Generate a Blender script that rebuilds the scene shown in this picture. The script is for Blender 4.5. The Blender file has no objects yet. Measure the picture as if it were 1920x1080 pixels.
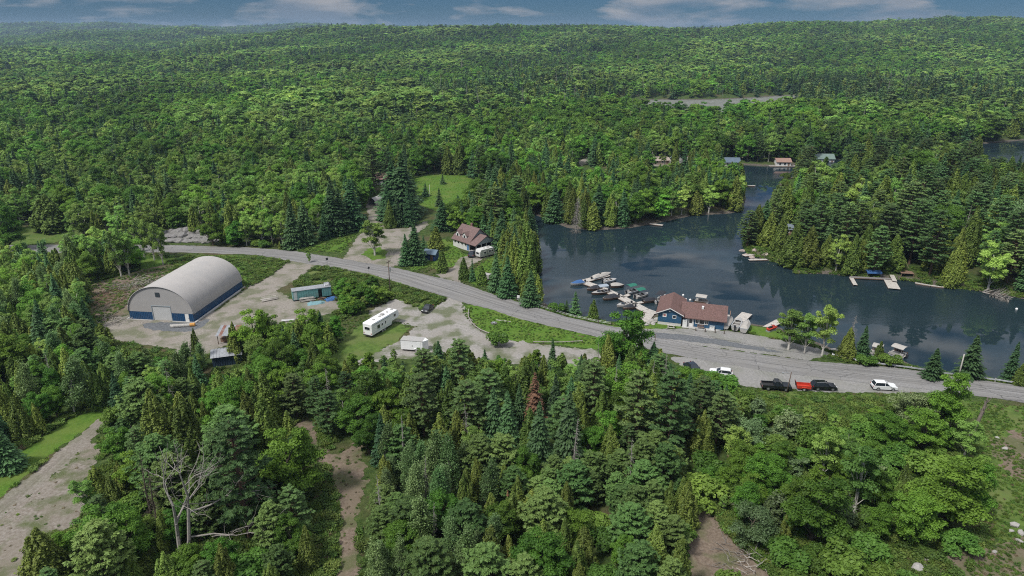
import bpy, bmesh, math, random
import numpy as np
from mathutils import Vector, Matrix

scene = bpy.context.scene
COL = scene.collection

# ------------------------------------------------------------------ camera
PITCH, FPX, CAMH = math.radians(20.6), 1280.0, 65.0      # drone 65 m up, 24 mm lens (photo is 1920 px wide)
cam_data = bpy.data.cameras.new('camera')
cam_data.sensor_width = 36.0
cam_data.lens = 36.0 * FPX / 1920.0
cam_data.clip_start, cam_data.clip_end = 1.0, 30000.0
cam = bpy.data.objects.new('camera', cam_data)
COL.objects.link(cam)
cam.location = (0, 0, CAMH)
cam.rotation_euler = (math.pi / 2 - PITCH, 0, 0)
scene.camera = cam

# ------------------------------------------------------------------ sky, sun, exposure
SUN_EL = math.radians(56)
SUN_AZ = math.radians(-128)            # measured from +Y (view direction) towards +X: sun stands left and a little behind
world = bpy.data.worlds.new('World')
scene.world = world
world.use_nodes = True
wn, wl = world.node_tree.nodes, world.node_tree.links
wn.clear()
w_out = wn.new('ShaderNodeOutputWorld')
w_bg = wn.new('ShaderNodeBackground')
w_bg.inputs['Strength'].default_value = 0.052
w_sky = wn.new('ShaderNodeTexSky')
w_sky.sky_type = 'NISHITA'
w_sky.sun_disc = False
w_sky.sun_elevation = SUN_EL
w_sky.sun_rotation = SUN_AZ
w_sky.altitude = 300
w_sky.air_density = 1.0
w_sky.dust_density = 0.6
w_sky.ozone_density = 2.5
tc = wn.new('ShaderNodeTexCoord')
mp = wn.new('ShaderNodeMapping')
mp.inputs['Scale'].default_value = (7.0, 7.0, 34.0)
mp.inputs['Location'].default_value = (3.1, 1.7, 0.35)
wl.new(tc.outputs['Generated'], mp.inputs['Vector'])
n1 = wn.new('ShaderNodeTexNoise')
n1.inputs['Scale'].default_value = 1.0
n1.inputs['Detail'].default_value = 9.0
n1.inputs['Roughness'].default_value = 0.56
n1.inputs['Distortion'].default_value = 0.25
wl.new(mp.outputs['Vector'], n1.inputs['Vector'])
cr = wn.new('ShaderNodeValToRGB')
cr.color_ramp.elements[0].position = 0.47
cr.color_ramp.elements[0].color = (0, 0, 0, 1)
cr.color_ramp.elements[1].position = 0.60
cr.color_ramp.elements[1].color = (0.85, 0.85, 0.85, 1)
# broken overcast: cover and brightness of the cloud both rise smoothly from the horizon to the zenith
sepz = wn.new('ShaderNodeSeparateXYZ')
wl.new(tc.outputs['Generated'], sepz.inputs[0])
zpos = wn.new('ShaderNodeMath'); zpos.operation = 'MAXIMUM'; zpos.inputs[1].default_value = 0.0
wl.new(sepz.outputs['Z'], zpos.inputs[0])
cov = wn.new('ShaderNodeMath'); cov.operation = 'MULTIPLY_ADD'; cov.inputs[1].default_value = 0.16
wl.new(zpos.outputs[0], cov.inputs[0]); wl.new(n1.outputs['Fac'], cov.inputs[2])
wl.new(cov.outputs[0], cr.inputs['Fac'])
mp2 = wn.new('ShaderNodeMapping')
mp2.inputs['Scale'].default_value = (7.0, 7.0, 34.0)
mp2.inputs['Location'].default_value = (3.1, 1.75, 0.75)
wl.new(tc.outputs['Generated'], mp2.inputs['Vector'])
n2 = wn.new('ShaderNodeTexNoise')
n2.inputs['Detail'].default_value = 6.0
n2.inputs['Scale'].default_value = 1.0
wl.new(mp2.outputs['Vector'], n2.inputs['Vector'])
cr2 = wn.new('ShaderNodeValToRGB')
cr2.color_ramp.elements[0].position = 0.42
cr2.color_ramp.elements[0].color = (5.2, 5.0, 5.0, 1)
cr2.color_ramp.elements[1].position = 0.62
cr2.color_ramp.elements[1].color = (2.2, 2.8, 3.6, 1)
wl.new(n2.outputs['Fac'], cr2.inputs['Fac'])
tintn = wn.new('ShaderNodeMix')
tintn.data_type = 'RGBA'; tintn.blend_type = 'MULTIPLY'
tintn.inputs['Factor'].default_value = 1.0
tintn.inputs['B'].default_value = (0.14, 0.31, 0.55, 1)
wl.new(w_sky.outputs['Color'], tintn.inputs['A'])
wm = wn.new('ShaderNodeMix')
wm.data_type = 'RGBA'
wl.new(cr.outputs['Color'], wm.inputs['Factor'])
wl.new(tintn.outputs['Result'], wm.inputs['A'])
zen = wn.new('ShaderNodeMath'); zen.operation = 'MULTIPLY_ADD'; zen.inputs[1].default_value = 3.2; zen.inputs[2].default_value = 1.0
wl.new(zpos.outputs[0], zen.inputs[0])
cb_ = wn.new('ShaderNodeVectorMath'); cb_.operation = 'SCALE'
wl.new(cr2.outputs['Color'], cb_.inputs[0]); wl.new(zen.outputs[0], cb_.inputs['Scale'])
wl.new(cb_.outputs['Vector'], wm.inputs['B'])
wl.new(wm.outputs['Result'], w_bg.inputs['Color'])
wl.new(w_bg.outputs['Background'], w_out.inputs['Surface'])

sun_data = bpy.data.lights.new('sun', 'SUN')
sun_data.energy = 2.7
sun_data.angle = math.radians(9.0)      # thin cloud softens the shadow edges
sun_data.color = (1.0, 0.98, 0.945)
sun = bpy.data.objects.new('sun', sun_data)
COL.objects.link(sun)
sd_vec = Vector((math.sin(SUN_AZ) * math.cos(SUN_EL), math.cos(SUN_AZ) * math.cos(SUN_EL), math.sin(SUN_EL)))
sun.rotation_euler = (-sd_vec).to_track_quat('-Z', 'Y').to_euler()
sun.location = (-80, -30, 160)

scene.view_settings.view_transform = 'Standard'
scene.view_settings.look = 'None'
scene.view_settings.gamma = 1.0
scene.view_settings.exposure = 0.55
scene.render.engine = 'CYCLES'
scene.cycles.max_bounces = 6
scene.cycles.diffuse_bounces = 3
scene.cycles.glossy_bounces = 3
scene.cycles.transmission_bounces = 4
scene.cycles.volume_bounces = 0
scene.cycles.transparent_max_bounces = 8
scene.cycles.use_denoising = False
scene.cycles.pixel_filter_type = 'BLACKMAN_HARRIS'
scene.cycles.filter_width = 1.1
scene.cycles.caustics_reflective = False
scene.cycles.caustics_refractive = False

# ------------------------------------------------------------------ helpers: photo pixel <-> place
CP, SP = math.cos(PITCH), math.sin(PITCH)
def g(u, v, z=0.0):
    """Point on the level plane z that the photo shows at pixel (u, v)."""
    dx, dv = (u - 960) / FPX, (v - 540) / FPX
    t = (z - CAMH) / -(SP + dv * CP)
    return (dx * t, (CP - dv * SP) * t)
def proj(x, y, z):
    zc = y * CP - (z - CAMH) * SP
    yc = y * SP + (z - CAMH) * CP
    return 960 + FPX * x / zc, 540 - FPX * yc / zc, zc
def gp(pts, z=0.0):
    return [g(u, v, z) for u, v in pts]

def sdpoly(x, y, poly):
    """Signed distance (positive inside) of many points to a polygon."""
    x = np.asarray(x, float); y = np.asarray(y, float)
    d2 = np.full(x.shape, 1e18); ins = np.zeros(x.shape, bool)
    n = len(poly)
    for i in range(n):
        ax, ay = poly[i]; bx, by = poly[(i + 1) % n]
        ex, ey = bx - ax, by - ay
        L = ex * ex + ey * ey + 1e-12
        t = np.clip(((x - ax) * ex + (y - ay) * ey) / L, 0, 1)
        d2 = np.minimum(d2, (x - ax - t * ex) ** 2 + (y - ay - t * ey) ** 2)
        c = (ay > y) != (by > y)
        if ay != by:
            ins ^= c & (x < (bx - ax) * (y - ay) / (by - ay) + ax)
    d = np.sqrt(d2)
    return np.where(ins, d, -d)

def sstep(a, b, x):
    t = np.clip((x - a) / (b - a), 0, 1)
    return t * t * (3 - 2 * t)

_rs = np.random.RandomState(7)
_wv = [(_rs.uniform(0, 2 * math.pi), _rs.uniform(0, 2 * math.pi), 2 ** _rs.uniform(-.5, .5)) for _ in range(60)]
def wavy(x, y, wl_, k=0, n=10):
    """Smooth pseudo noise, about -1..1, with features near wl_ metres."""
    s = 0
    for i in range(n):
        a, ph, f = _wv[(k * 7 + i) % 60]
        s = s + np.sin((x * math.cos(a) + y * math.sin(a)) * 2 * math.pi * f / wl_ + ph)
    return s / (n ** 0.5 * 1.2)

def link(o):
    COL.objects.link(o)
    return o
def tag(o, label=None, cat=None, group=None, kind=None):
    if label: o['label'] = label
    if cat: o['category'] = cat
    if group: o['group'] = group
    if kind: o['kind'] = kind
    return o
def empty(name, loc, rz=0.0):
    o = bpy.data.objects.new(name, None)
    o.empty_display_size = 0.3
    link(o)
    o.location = loc
    o.rotation_euler = (0, 0, rz)
    return o

# ------------------------------------------------------------------ materials
MATS = {}
def new_mat(name):
    m = bpy.data.materials.new(name)
    m.use_nodes = True
    return m, m.node_tree.nodes, m.node_tree.links
def P(name, col, rough=0.6, var=0.12, scale=3.0, metal=0.0, bump=0.0, spec=0.5, dirt=None, dirt_amt=0.3):
    """Plain painted / weathered surface: base colour with noise variation, optional dirt and relief."""
    if name in MATS: return MATS[name]
    m, N, L = new_mat(name)
    b = N['Principled BSDF']
    b.inputs['Roughness'].default_value = rough
    b.inputs['Metallic'].default_value = metal
    b.inputs['Specular IOR Level'].default_value = spec
    t = N.new('ShaderNodeTexCoord')
    n = N.new('ShaderNodeTexNoise')
    n.inputs['Scale'].default_value = scale
    n.inputs['Detail'].default_value = 5
    L.new(t.outputs['Object'], n.inputs['Vector'])
    r = N.new('ShaderNodeValToRGB')
    r.color_ramp.elements[0].position = 0.3
    r.color_ramp.elements[1].position = 0.7
    r.color_ramp.elements[0].color = tuple(c * (1 - var) for c in col) + (1,)
    r.color_ramp.elements[1].color = tuple(min(1, c * (1 + var)) for c in col) + (1,)
    L.new(n.outputs['Fac'], r.inputs['Fac'])
    out = r.outputs['Color']
    if dirt:
        n3 = N.new('ShaderNodeTexNoise')
        n3.inputs['Scale'].default_value = scale * 0.35
        n3.inputs['Detail'].default_value = 8
        L.new(t.outputs['Object'], n3.inputs['Vector'])
        r3 = N.new('ShaderNodeValToRGB')
        r3.color_ramp.elements[0].position = 0.48
        r3.color_ramp.elements[1].position = 0.7
        r3.color_ramp.elements[1].color = (dirt_amt,) * 3 + (1,)
        r3.color_ramp.elements[0].color = (0, 0, 0, 1)
        L.new(n3.outputs['Fac'], r3.inputs['Fac'])
        mx = N.new('ShaderNodeMix'); mx.data_type = 'RGBA'
        mx.inputs['B'].default_value = tuple(dirt) + (1,)
        L.new(r3.outputs['Color'], mx.inputs['Factor'])
        L.new(out, mx.inputs['A'])
        out = mx.outputs['Result']
    L.new(out, b.inputs['Base Color'])
    if bump:
        bp = N.new('ShaderNodeBump')
        bp.inputs['Strength'].default_value = bump
        bp.inputs['Distance'].default_value = 0.05
        L.new(n.outputs['Fac'], bp.inputs['Height'])
        L.new(bp.outputs['Normal'], b.inputs['Normal'])
    MATS[name] = m
    return m

def leaf_mat(name, dark, light, rough=0.55, trans=0.36, tscale=1.0):
    """Foliage: leaf colour varies from leaf to leaf (tint attribute) and from tree to tree."""
    if name in MATS: return MATS[name]
    m, N, L = new_mat(name)
    out = N['Material Output']
    b = N['Principled BSDF']
    b.inputs['Roughness'].default_value = rough
    b.inputs['Specular IOR Level'].default_value = 0.25
    at = N.new('ShaderNodeAttribute'); at.attribute_name = 'tint'
    oi = N.new('ShaderNodeObjectInfo')
    a = N.new('ShaderNodeMath'); a.operation = 'MULTIPLY'; a.inputs[1].default_value = 0.5
    L.new(at.outputs['Fac'], a.inputs[0])
    c = N.new('ShaderNodeMath'); c.operation = 'MULTIPLY_ADD'; c.inputs[1].default_value = 0.55
    L.new(oi.outputs['Random'], c.inputs[0])
    L.new(a.outputs[0], c.inputs[2])
    mx = N.new('ShaderNodeMix'); mx.data_type = 'RGBA'
    mx.inputs['A'].default_value = tuple(dark) + (1,)
    mx.inputs['B'].default_value = tuple(light) + (1,)
    L.new(c.outputs[0], mx.inputs['Factor'])
    # a second, independent tree-to-tree shift in hue
    w = N.new('ShaderNodeMath'); w.operation = 'MULTIPLY'; w.inputs[1].default_value = 17.31
    L.new(oi.outputs['Random'], w.inputs[0])
    fr = N.new('ShaderNodeMath'); fr.operation = 'FRACT'
    L.new(w.outputs[0], fr.inputs[0])
    mr = N.new('ShaderNodeMapRange')
    mr.inputs['To Min'].default_value = 0.475
    mr.inputs['To Max'].default_value = 0.514
    L.new(fr.outputs[0], mr.inputs['Value'])
    hs = N.new('ShaderNodeHueSaturation')
    L.new(mr.outputs['Result'], hs.inputs['Hue'])
    w2 = N.new('ShaderNodeMath'); w2.operation = 'MULTIPLY'; w2.inputs[1].default_value = 71.7
    L.new(oi.outputs['Random'], w2.inputs[0])
    fr2 = N.new('ShaderNodeMath'); fr2.operation = 'FRACT'
    L.new(w2.outputs[0], fr2.inputs[0])
    mr2 = N.new('ShaderNodeMapRange')
    mr2.inputs['To Min'].default_value = 0.72
    mr2.inputs['To Max'].default_value = 1.36
    L.new(fr2.outputs[0], mr2.inputs['Value'])
    # stands of one age and species mix share a tone: slow variation over the land
    sc_ = N.new('ShaderNodeVectorMath'); sc_.operation = 'MULTIPLY'; sc_.inputs[1].default_value = (0.0065, 0.0045, 0.0)
    L.new(oi.outputs['Location'], sc_.inputs[0])
    sn = N.new('ShaderNodeTexNoise'); sn.inputs['Scale'].default_value = 1.0; sn.inputs['Detail'].default_value = 3
    L.new(sc_.outputs[0], sn.inputs['Vector'])
    sm = N.new('ShaderNodeMapRange'); sm.inputs['From Min'].default_value = 0.36; sm.inputs['From Max'].default_value = 0.64
    sm.inputs['To Min'].default_value = 0.80; sm.inputs['To Max'].default_value = 1.36
    L.new(sn.outputs['Fac'], sm.inputs['Value'])
    vm_ = N.new('ShaderNodeMath'); vm_.operation = 'MULTIPLY'
    L.new(mr2.outputs['Result'], vm_.inputs[0]); L.new(sm.outputs['Result'], vm_.inputs[1])
    L.new(vm_.outputs[0], hs.inputs['Value'])
    L.new(mx.outputs['Result'], hs.inputs['Color'])
    L.new(hs.outputs['Color'], b.inputs['Base Color'])
    if trans:
        tr = N.new('ShaderNodeBsdfTranslucent')
        L.new(hs.outputs['Color'], tr.inputs['Color'])
        ms = N.new('ShaderNodeMixShader')
        ms.inputs['Fac'].default_value = trans
        L.new(b.outputs[0], ms.inputs[1])
        L.new(tr.outputs[0], ms.inputs[2])
        L.new(ms.outputs[0], out.inputs['Surface'])
    MATS[name] = m
    return m

# ------------------------------------------------------------------ mesh builder
class MB:
    def __init__(s): s.v, s.f = [], []
    def quad(s, a, b, c, d):
        n = len(s.v); s.v += [tuple(a), tuple(b), tuple(c), tuple(d)]; s.f.append((n, n + 1, n + 2, n + 3)); return s
    def tri(s, a, b, c):
        n = len(s.v); s.v += [tuple(a), tuple(b), tuple(c)]; s.f.append((n, n + 1, n + 2)); return s
    def box(s, x0, x1, y0, y1, z0, z1, rz=0.0, about=None):
        n = len(s.v)
        pts = [(x, y, z) for z in (z0, z1) for x, y in ((x0, y0), (x1, y0), (x1, y1), (x0, y1))]
        if rz:
            cx, cy = about or ((x0 + x1) / 2, (y0 + y1) / 2)
            c_, s_ = math.cos(rz), math.sin(rz)
            pts = [(cx + (x - cx) * c_ - (y - cy) * s_, cy + (x - cx) * s_ + (y - cy) * c_, z) for x, y, z in pts]
        s.v += pts
        s.f += [(n, n + 3, n + 2, n + 1), (n + 4, n + 5, n + 6, n + 7), (n, n + 1, n + 5, n + 4),
                (n + 1, n + 2, n + 6, n + 5), (n + 2, n + 3, n + 7, n + 6), (n + 3, n, n + 4, n + 7)]
        return s
    def prism(s, poly, axis, a0, a1):
        """Extrude a closed 2-D outline along an axis ('x','y','z')."""
        n, k = len(s.v), len(poly)
        def pt(p, a):
            if axis == 'x': return (a, p[0], p[1])
            if axis == 'y': return (p[0], a, p[1])
            return (p[0], p[1], a)
        s.v += [pt(p, a0) for p in poly] + [pt(p, a1) for p in poly]
        s.f.append(tuple(range(n, n + k)))
        s.f.append(tuple(range(n + 2 * k - 1, n + k - 1, -1)))
        for i in range(k):
            j = (i + 1) % k
            s.f.append((n + i, n + j, n + k + j, n + k + i))
        return s
    def tube(s, pts, rad, n=6, cap=True):
        """Tube along points with a radius for each."""
        base = len(s.v); P_ = [Vector(p) for p in pts]
        for i, p in enumerate(P_):
            d = (P_[min(i + 1, len(P_) - 1)] - P_[max(i - 1, 0)])
            if d.length < 1e-9: d = Vector((0, 0, 1))
            d.normalize()
            up = Vector((0, 0, 1)) if abs(d.z) < 0.95 else Vector((1, 0, 0))
            a = d.cross(up).normalized(); b = a.cross(d)
            r = rad[i] if isinstance(rad, (list, tuple)) else rad
            for k in range(n):
                t = 2 * math.pi * k / n
                s.v.append(tuple(p + a * (r * math.cos(t)) + b * (r * math.sin(t))))
        for i in range(len(P_) - 1):
            for k in range(n):
                k2 = (k + 1) % n
                s.f.append((base + i * n + k, base + i * n + k2, base + (i + 1) * n + k2, base + (i + 1) * n + k))
        if cap:
            s.f.append(tuple(base + k for k in range(n))[::-1])
            e = base + (len(P_) - 1) * n
            s.f.append(tuple(e + k for k in range(n)))
        return s
    def cyl(s, p0, p1, r, n=10): return s.tube([p0, p1], [r, r], n)
    def mesh(s, name, mat=None, smooth=False):
        me = bpy.data.meshes.new(name)
        me.from_pydata(s.v, [], s.f)
        if mat: me.materials.append(mat)
        bm = bmesh.new(); bm.from_mesh(me)
        bmesh.ops.recalc_face_normals(bm, faces=bm.faces)
        bm.to_mesh(me); bm.free()
        if smooth:
            me.polygons.foreach_set('use_smooth', [True] * len(me.polygons))
        me.update()
        return me
    def build(s, name, mat, parent=None, smooth=False, bevel=0.0):
        o = bpy.data.objects.new(name, s.mesh(name, mat, smooth))
        link(o)
        if parent: o.parent = parent
        if bevel:
            md = o.modifiers.new('bevel', 'BEVEL'); md.width = bevel; md.segments = 2; md.limit_method = 'ANGLE'
        return o
def part(name, mat, parent, me, loc=(0, 0, 0), rz=0.0):
    """One more piece that shares mesh data."""
    o = bpy.data.objects.new(name, me); link(o); o.parent = parent
    o.location = loc; o.rotation_euler = (0, 0, rz)
    return o
def copy_tree(o, parent=None):
    c = o.copy(); link(c); c.parent = parent
    for ch in list(o.children): copy_tree(ch, c)
    return c
# ------------------------------------------------------------------ terrain
WATER_Z = -1.5
LAKE = gp([(2500, 815), (2150, 752), (1920, 716), (1850, 706), (1790, 699), (1720, 686), (1690, 672), (1640, 664), (1570, 655), (1535, 640), (1500, 628),
           (1462, 612), (1420, 607), (1385, 600), (1362, 594), (1330, 590), (1285, 583), (1240, 580), (1212, 592), (1186, 606), (1160, 606), (1125, 600), (1085, 592),
           (1040, 576), (1012, 560), (1006, 530), (1008, 490), (1004, 455), (990, 425), (978, 402),
           (1000, 403), (1030, 415), (1062, 428), (1118, 433), (1185, 428), (1245, 417), (1300, 405), (1370, 401), (1392, 396),
           (1401, 375), (1399, 345), (1385, 322), (1366, 311), (1385, 309), (1430, 312), (1480, 313), (1510, 305), (1560, 299), (1640, 301), (1720, 287), (1840, 270), (1920, 263),
           (2150, 255), (2150, 290), (1920, 306), (1760, 316), (1640, 322), (1560, 327), (1495, 328), (1462, 338), (1448, 368), (1425, 400),
           (1398, 430), (1391, 458), (1400, 478), (1440, 490), (1470, 498), (1492, 514), (1545, 515), (1595, 519), (1690, 526), (1760, 539), (1830, 546), (1870, 553), (1920, 562),
           (2100, 575), (2500, 590)], WATER_Z)
RIVER = gp([(1070, 196), (1120, 190), (1230, 187), (1330, 187), (1400, 184), (1480, 179), (1510, 180), (1500, 194), (1480, 212), (1420, 222), (1330, 224), (1220, 220), (1130, 204)], WATER_Z)
WET = [LAKE, RIVER]

def ridge(x, y, D, front, back, prof, trees=13.0):
    zc = y * CP + 12.0
    u = 960 + FPX * x / zc
    us, vs = zip(*prof)
    v = np.interp(u, us, vs)
    dv = (v - 540) / FPX
    Hh = CAMH - D * (SP + dv * CP) / (CP - dv * SP) - trees
    r = np.where(y < D, sstep(D - front, D, y), 1 - sstep(D, D + back, y))
    return Hh * r
RIDGE_A = [(-2000, 120), (-400, 126), (0, 124), (150, 120), (233, 106), (333, 84), (400, 73), (500, 65), (560, 58), (640, 52), (700, 50), (770, 51), (850, 54), (960, 51),
           (1100, 48), (1150, 50), (1280, 55), (1380, 51), (1500, 43), (1600, 42), (1700, 39), (1780, 36), (1920, 40), (2300, 46), (4000, 50)]
RIDGE_B = [(-3000, 48), (0, 45), (220, 45), (290, 48), (400, 53), (520, 50), (575, 46), (640, 50), (720, 52), (860, 52), (1000, 54), (2000, 56), (5000, 56)]
RIDGE_C = [(-3000, 84), (-300, 76), (0, 72), (120, 64), (200, 60), (290, 58), (400, 60), (520, 68), (640, 90), (900, 105), (1200, 120), (5000, 130)]
def lake_sd(x, y):
    d = sdpoly(x, y, LAKE)
    return np.maximum(d, sdpoly(x, y, RIVER))
def T(x, y):
    x = np.asarray(x, float); y = np.asarray(y, float)
    a = ridge(x, y, 2250., 1350., 900., RIDGE_A)
    b = ridge(x, y, 5200., 1800., 1500., RIDGE_B)
    c = ridge(x, y, 3300., 1300., 900., RIDGE_C)
    h = np.maximum(np.maximum(a, b), c)
    r = np.hypot(x, y)
    h = np.maximum(h, 0) + sstep(850, 1600, r) * (1 - .75 * np.exp(-((y - 2250) / 420) ** 2)) * (11.0 * wavy(x, y, 620., 1) + 4.0 * wavy(x, y, 230., 2))
    h = h + sstep(330, 700, r) * (1.6 * wavy(x, y, 160., 3) + 2.0)
    d = -lake_sd(x, y)                                 # metres from the water's edge, positive on land
    pen = sstep(4, 60, d) * np.exp(-((x - 130) / 70) ** 2 - ((y - 265) / 60) ** 2) * 7.0
    h = h + pen
    rough = sstep(8, 30, np.abs(d)) * 0.12 * wavy(x, y, 9., 4)
    near = sstep(0, 6.5, d)
    h = np.where(d > 0, (h + rough * 0.6) * near + (WATER_Z - 0.05) * (1 - near), WATER_Z - 0.05 - np.minimum(-d, 8) * 0.45)
    return h
def T1(x, y): return float(T(np.array([x]), np.array([y]))[0])

def mesh_np(name, V, F, mat=None, attrs=None, smooth=False):
    """Mesh from numpy arrays: V (n,3), F (m,4) or (m,3)."""
    me = bpy.data.meshes.new(name)
    V = np.asarray(V, np.float32); F = np.asarray(F, np.int32)
    k = F.shape[1]
    me.vertices.add(len(V)); me.vertices.foreach_set('co', V.ravel())
    me.loops.add(F.size); me.loops.foreach_set('vertex_index', F.ravel())
    me.polygons.add(len(F))
    me.polygons.foreach_set('loop_start', np.arange(0, F.size, k, dtype=np.int32))
    me.polygons.foreach_set('loop_total', np.full(len(F), k, np.int32))
    if smooth: me.polygons.foreach_set('use_smooth', np.ones(len(F), bool))
    for an, (dom, val) in (attrs or {}).items():
        at = me.attributes.new(an, 'FLOAT', dom)
        at.data.foreach_set('value', np.asarray(val, np.float32))
    if mat:
        for m in (mat if isinstance(mat, (list, tuple)) else [mat]): me.materials.append(m)
    me.update(calc_edges=True)
    return me

def ground_mat():
    m, N, L = new_mat('ground_cover')
    b = N['Principled BSDF']; b.inputs['Roughness'].default_value = 0.95; b.inputs['Specular IOR Level'].default_value = 0.1
    geo = N.new('ShaderNodeNewGeometry')
    def noise(s, d=6):
        n = N.new('ShaderNodeTexNoise'); n.inputs['Scale'].default_value = s; n.inputs['Detail'].default_value = d
        L.new(geo.outputs['Position'], n.inputs['Vector']); return n
    na, nb, nc = noise(0.9, 8), noise(0.07, 5), noise(5.0, 4)
    ra = N.new('ShaderNodeValToRGB')
    ra.color_ramp.elements[0].position = 0.3; ra.color_ramp.elements[0].color = (0.030, 0.052, 0.014, 1)
    ra.color_ramp.elements[1].position = 0.68; ra.color_ramp.elements[1].color = (0.085, 0.115, 0.035, 1)
    e = ra.color_ramp.elements.new(0.5); e.color = (0.05, 0.08, 0.02, 1)
    L.new(na.outputs['Fac'], ra.inputs['Fac'])
    rb = N.new('ShaderNodeValToRGB')
    rb.color_ramp.elements[0].position = 0.5; rb.color_ramp.elements[0].color = (0, 0, 0, 1)
    rb.color_ramp.elements[1].position = 0.66; rb.color_ramp.elements[1].color = (0.75, 0.75, 0.75, 1)
    L.new(nb.outputs['Fac'], rb.inputs['Fac'])
    mx = N.new('ShaderNodeMix'); mx.data_type = 'RGBA'
    mx.inputs['B'].default_value = (0.10, 0.075, 0.045, 1)
    L.new(rb.outputs['Color'], mx.inputs['Factor']); L.new(ra.outputs['Color'], mx.inputs['A'])
    # wet mud and stones along the waterline
    sx = N.new('ShaderNodeSeparateXYZ'); L.new(geo.outputs['Position'], sx.inputs[0])
    wob = N.new('ShaderNodeMath'); wob.operation = 'MULTIPLY_ADD'; wob.inputs[1].default_value = 1.1
    L.new(na.outputs['Fac'], wob.inputs[0]); L.new(sx.outputs['Z'], wob.inputs[2])
    mrz = N.new('ShaderNodeMapRange'); mrz.inputs['From Min'].default_value = -0.55; mrz.inputs['From Max'].default_value = -0.15; mrz.inputs['To Min'].default_value = 1.0; mrz.inputs['To Max'].default_value = 0.0
    L.new(wob.outputs[0], mrz.inputs['Value'])
    rc = N.new('ShaderNodeValToRGB')
    rc.color_ramp.elements[0].position = 0.4; rc.color_ramp.elements[0].color = (0.055, 0.045, 0.034, 1)
    rc.color_ramp.elements[1].position = 0.68; rc.color_ramp.elements[1].color = (0.21, 0.185, 0.155, 1)
    L.new(nc.outputs['Fac'], rc.inputs['Fac'])
    mz = N.new('ShaderNodeMix'); mz.data_type = 'RGBA'
    L.new(mrz.outputs['Result'], mz.inputs['Factor']); L.new(mx.outputs['Result'], mz.inputs['A']); L.new(rc.outputs['Color'], mz.inputs['B'])
    L.new(mz.outputs['Result'], b.inputs['Base Color'])
    bp = N.new('ShaderNodeBump'); bp.inputs['Strength'].default_value = 0.9; bp.inputs['Distance'].default_value = 0.25
    L.new(nc.outputs['Fac'], bp.inputs['Height']); L.new(bp.outputs['Normal'], b.inputs['Normal'])
    return m
def make_terrain():
    fr = np.linspace(-math.radians(52), math.radians(52), 760)                   # fine fan in front
    bk = np.linspace(math.radians(52), 2 * math.pi - math.radians(52), 90)[1:-1]   # coarse round the back
    ang = np.concatenate([fr, bk])
    rad = [1.0, 20., 35., 45., 52.]
    r = 56.
    while r < 7600:
        rad.append(r); r *= (1.0055 if r < 420 else 1.011 if r < 2600 else 1.03)
    rad = np.array(rad)
    A, R = np.meshgrid(ang, rad)
    X, Y = R * np.sin(A), R * np.cos(A)
    Z = T(X, Y)
    global GROUND_LOW, GROUND_HIGH
    GROUND_LOW, GROUND_HIGH = float(Z.min()), float(Z.max())
    V = np.stack([X, Y, Z], -1).reshape(-1, 3)
    na, nr = len(ang), len(rad)
    i, j = np.meshgrid(np.arange(nr - 1), np.arange(na), indexing='ij')
    j2 = (j + 1) % na
    F = np.stack([i * na + j, (i + 1) * na + j, (i + 1) * na + j2, i * na + j2], -1).reshape(-1, 4)[:, ::-1]
    o = link(bpy.data.objects.new('terrain', mesh_np('terrain', V, F, ground_mat(), smooth=True)))
    tag(o, 'wooded ground rolling away to the ridges', kind='structure')
make_terrain()

def water_mat():
    m, N, L = new_mat('lake_water')
    b = N['Principled BSDF']
    b.inputs['Base Color'].default_value = (0.015, 0.028, 0.034, 1)
    b.inputs['IOR'].default_value = 1.37
    geo = N.new('ShaderNodeNewGeometry')
    def noise(s, d, sc=(1, 1, 1)):
        mpn = N.new('ShaderNodeMapping'); mpn.inputs['Scale'].default_value = sc; mpn.inputs['Rotation'].default_value = (0, 0, 0.5)
        L.new(geo.outputs['Position'], mpn.inputs['Vector'])
        n = N.new('ShaderNodeTexNoise'); n.inputs['Scale'].default_value = s; n.inputs['Detail'].default_value = d
        L.new(mpn.outputs['Vector'], n.inputs['Vector']); return n
    patch = noise(0.022, 4, (1, 2.2, 1))
    pr = N.new('ShaderNodeMapRange'); pr.inputs['From Min'].default_value = 0.46; pr.inputs['From Max'].default_value = 0.60
    pr.inputs['To Min'].default_value = 0.015; pr.inputs['To Max'].default_value = 1.0
    L.new(patch.outputs['Fac'], pr.inputs['Value'])
    w = noise(1.6, 5, (1, 1.5, 1))
    st = N.new('ShaderNodeMath'); st.operation = 'MULTIPLY'; st.inputs[1].default_value = 0.2
    L.new(pr.outputs['Result'], st.inputs[0])
    bp = N.new('ShaderNodeBump'); bp.inputs['Distance'].default_value = 0.35
    L.new(st.outputs[0], bp.inputs['Strength'])
    L.new(w.outputs['Fac'], bp.inputs['Height']); L.new(bp.outputs['Normal'], b.inputs['Normal'])
    rr = N.new('ShaderNodeMapRange'); rr.inputs['To Min'].default_value = 0.02; rr.inputs['To Max'].default_value = 0.14
    L.new(pr.outputs['Result'], rr.inputs['Value']); L.new(rr.outputs['Result'], b.inputs['Roughness'])
    return m
def make_water():
    wm_ = water_mat()
    for nm, poly, lab in (('lake', LAKE, 'calm dark blue lake with wind ripples'), ('marsh_pond', RIVER, 'pale still pond far back in the woods')):
        xs, ys = zip(*poly)
        x0, x1, y0, y1 = min(xs) - 8, max(xs) + 8, min(ys) - 8, max(ys) + 8
        mb = MB(); mb.quad((x0, y0, WATER_Z), (x1, y0, WATER_Z), (x1, y1, WATER_Z), (x0, y1, WATER_Z))
        tag(mb.build(nm, wm_), lab, kind='structure')
make_water()
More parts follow.
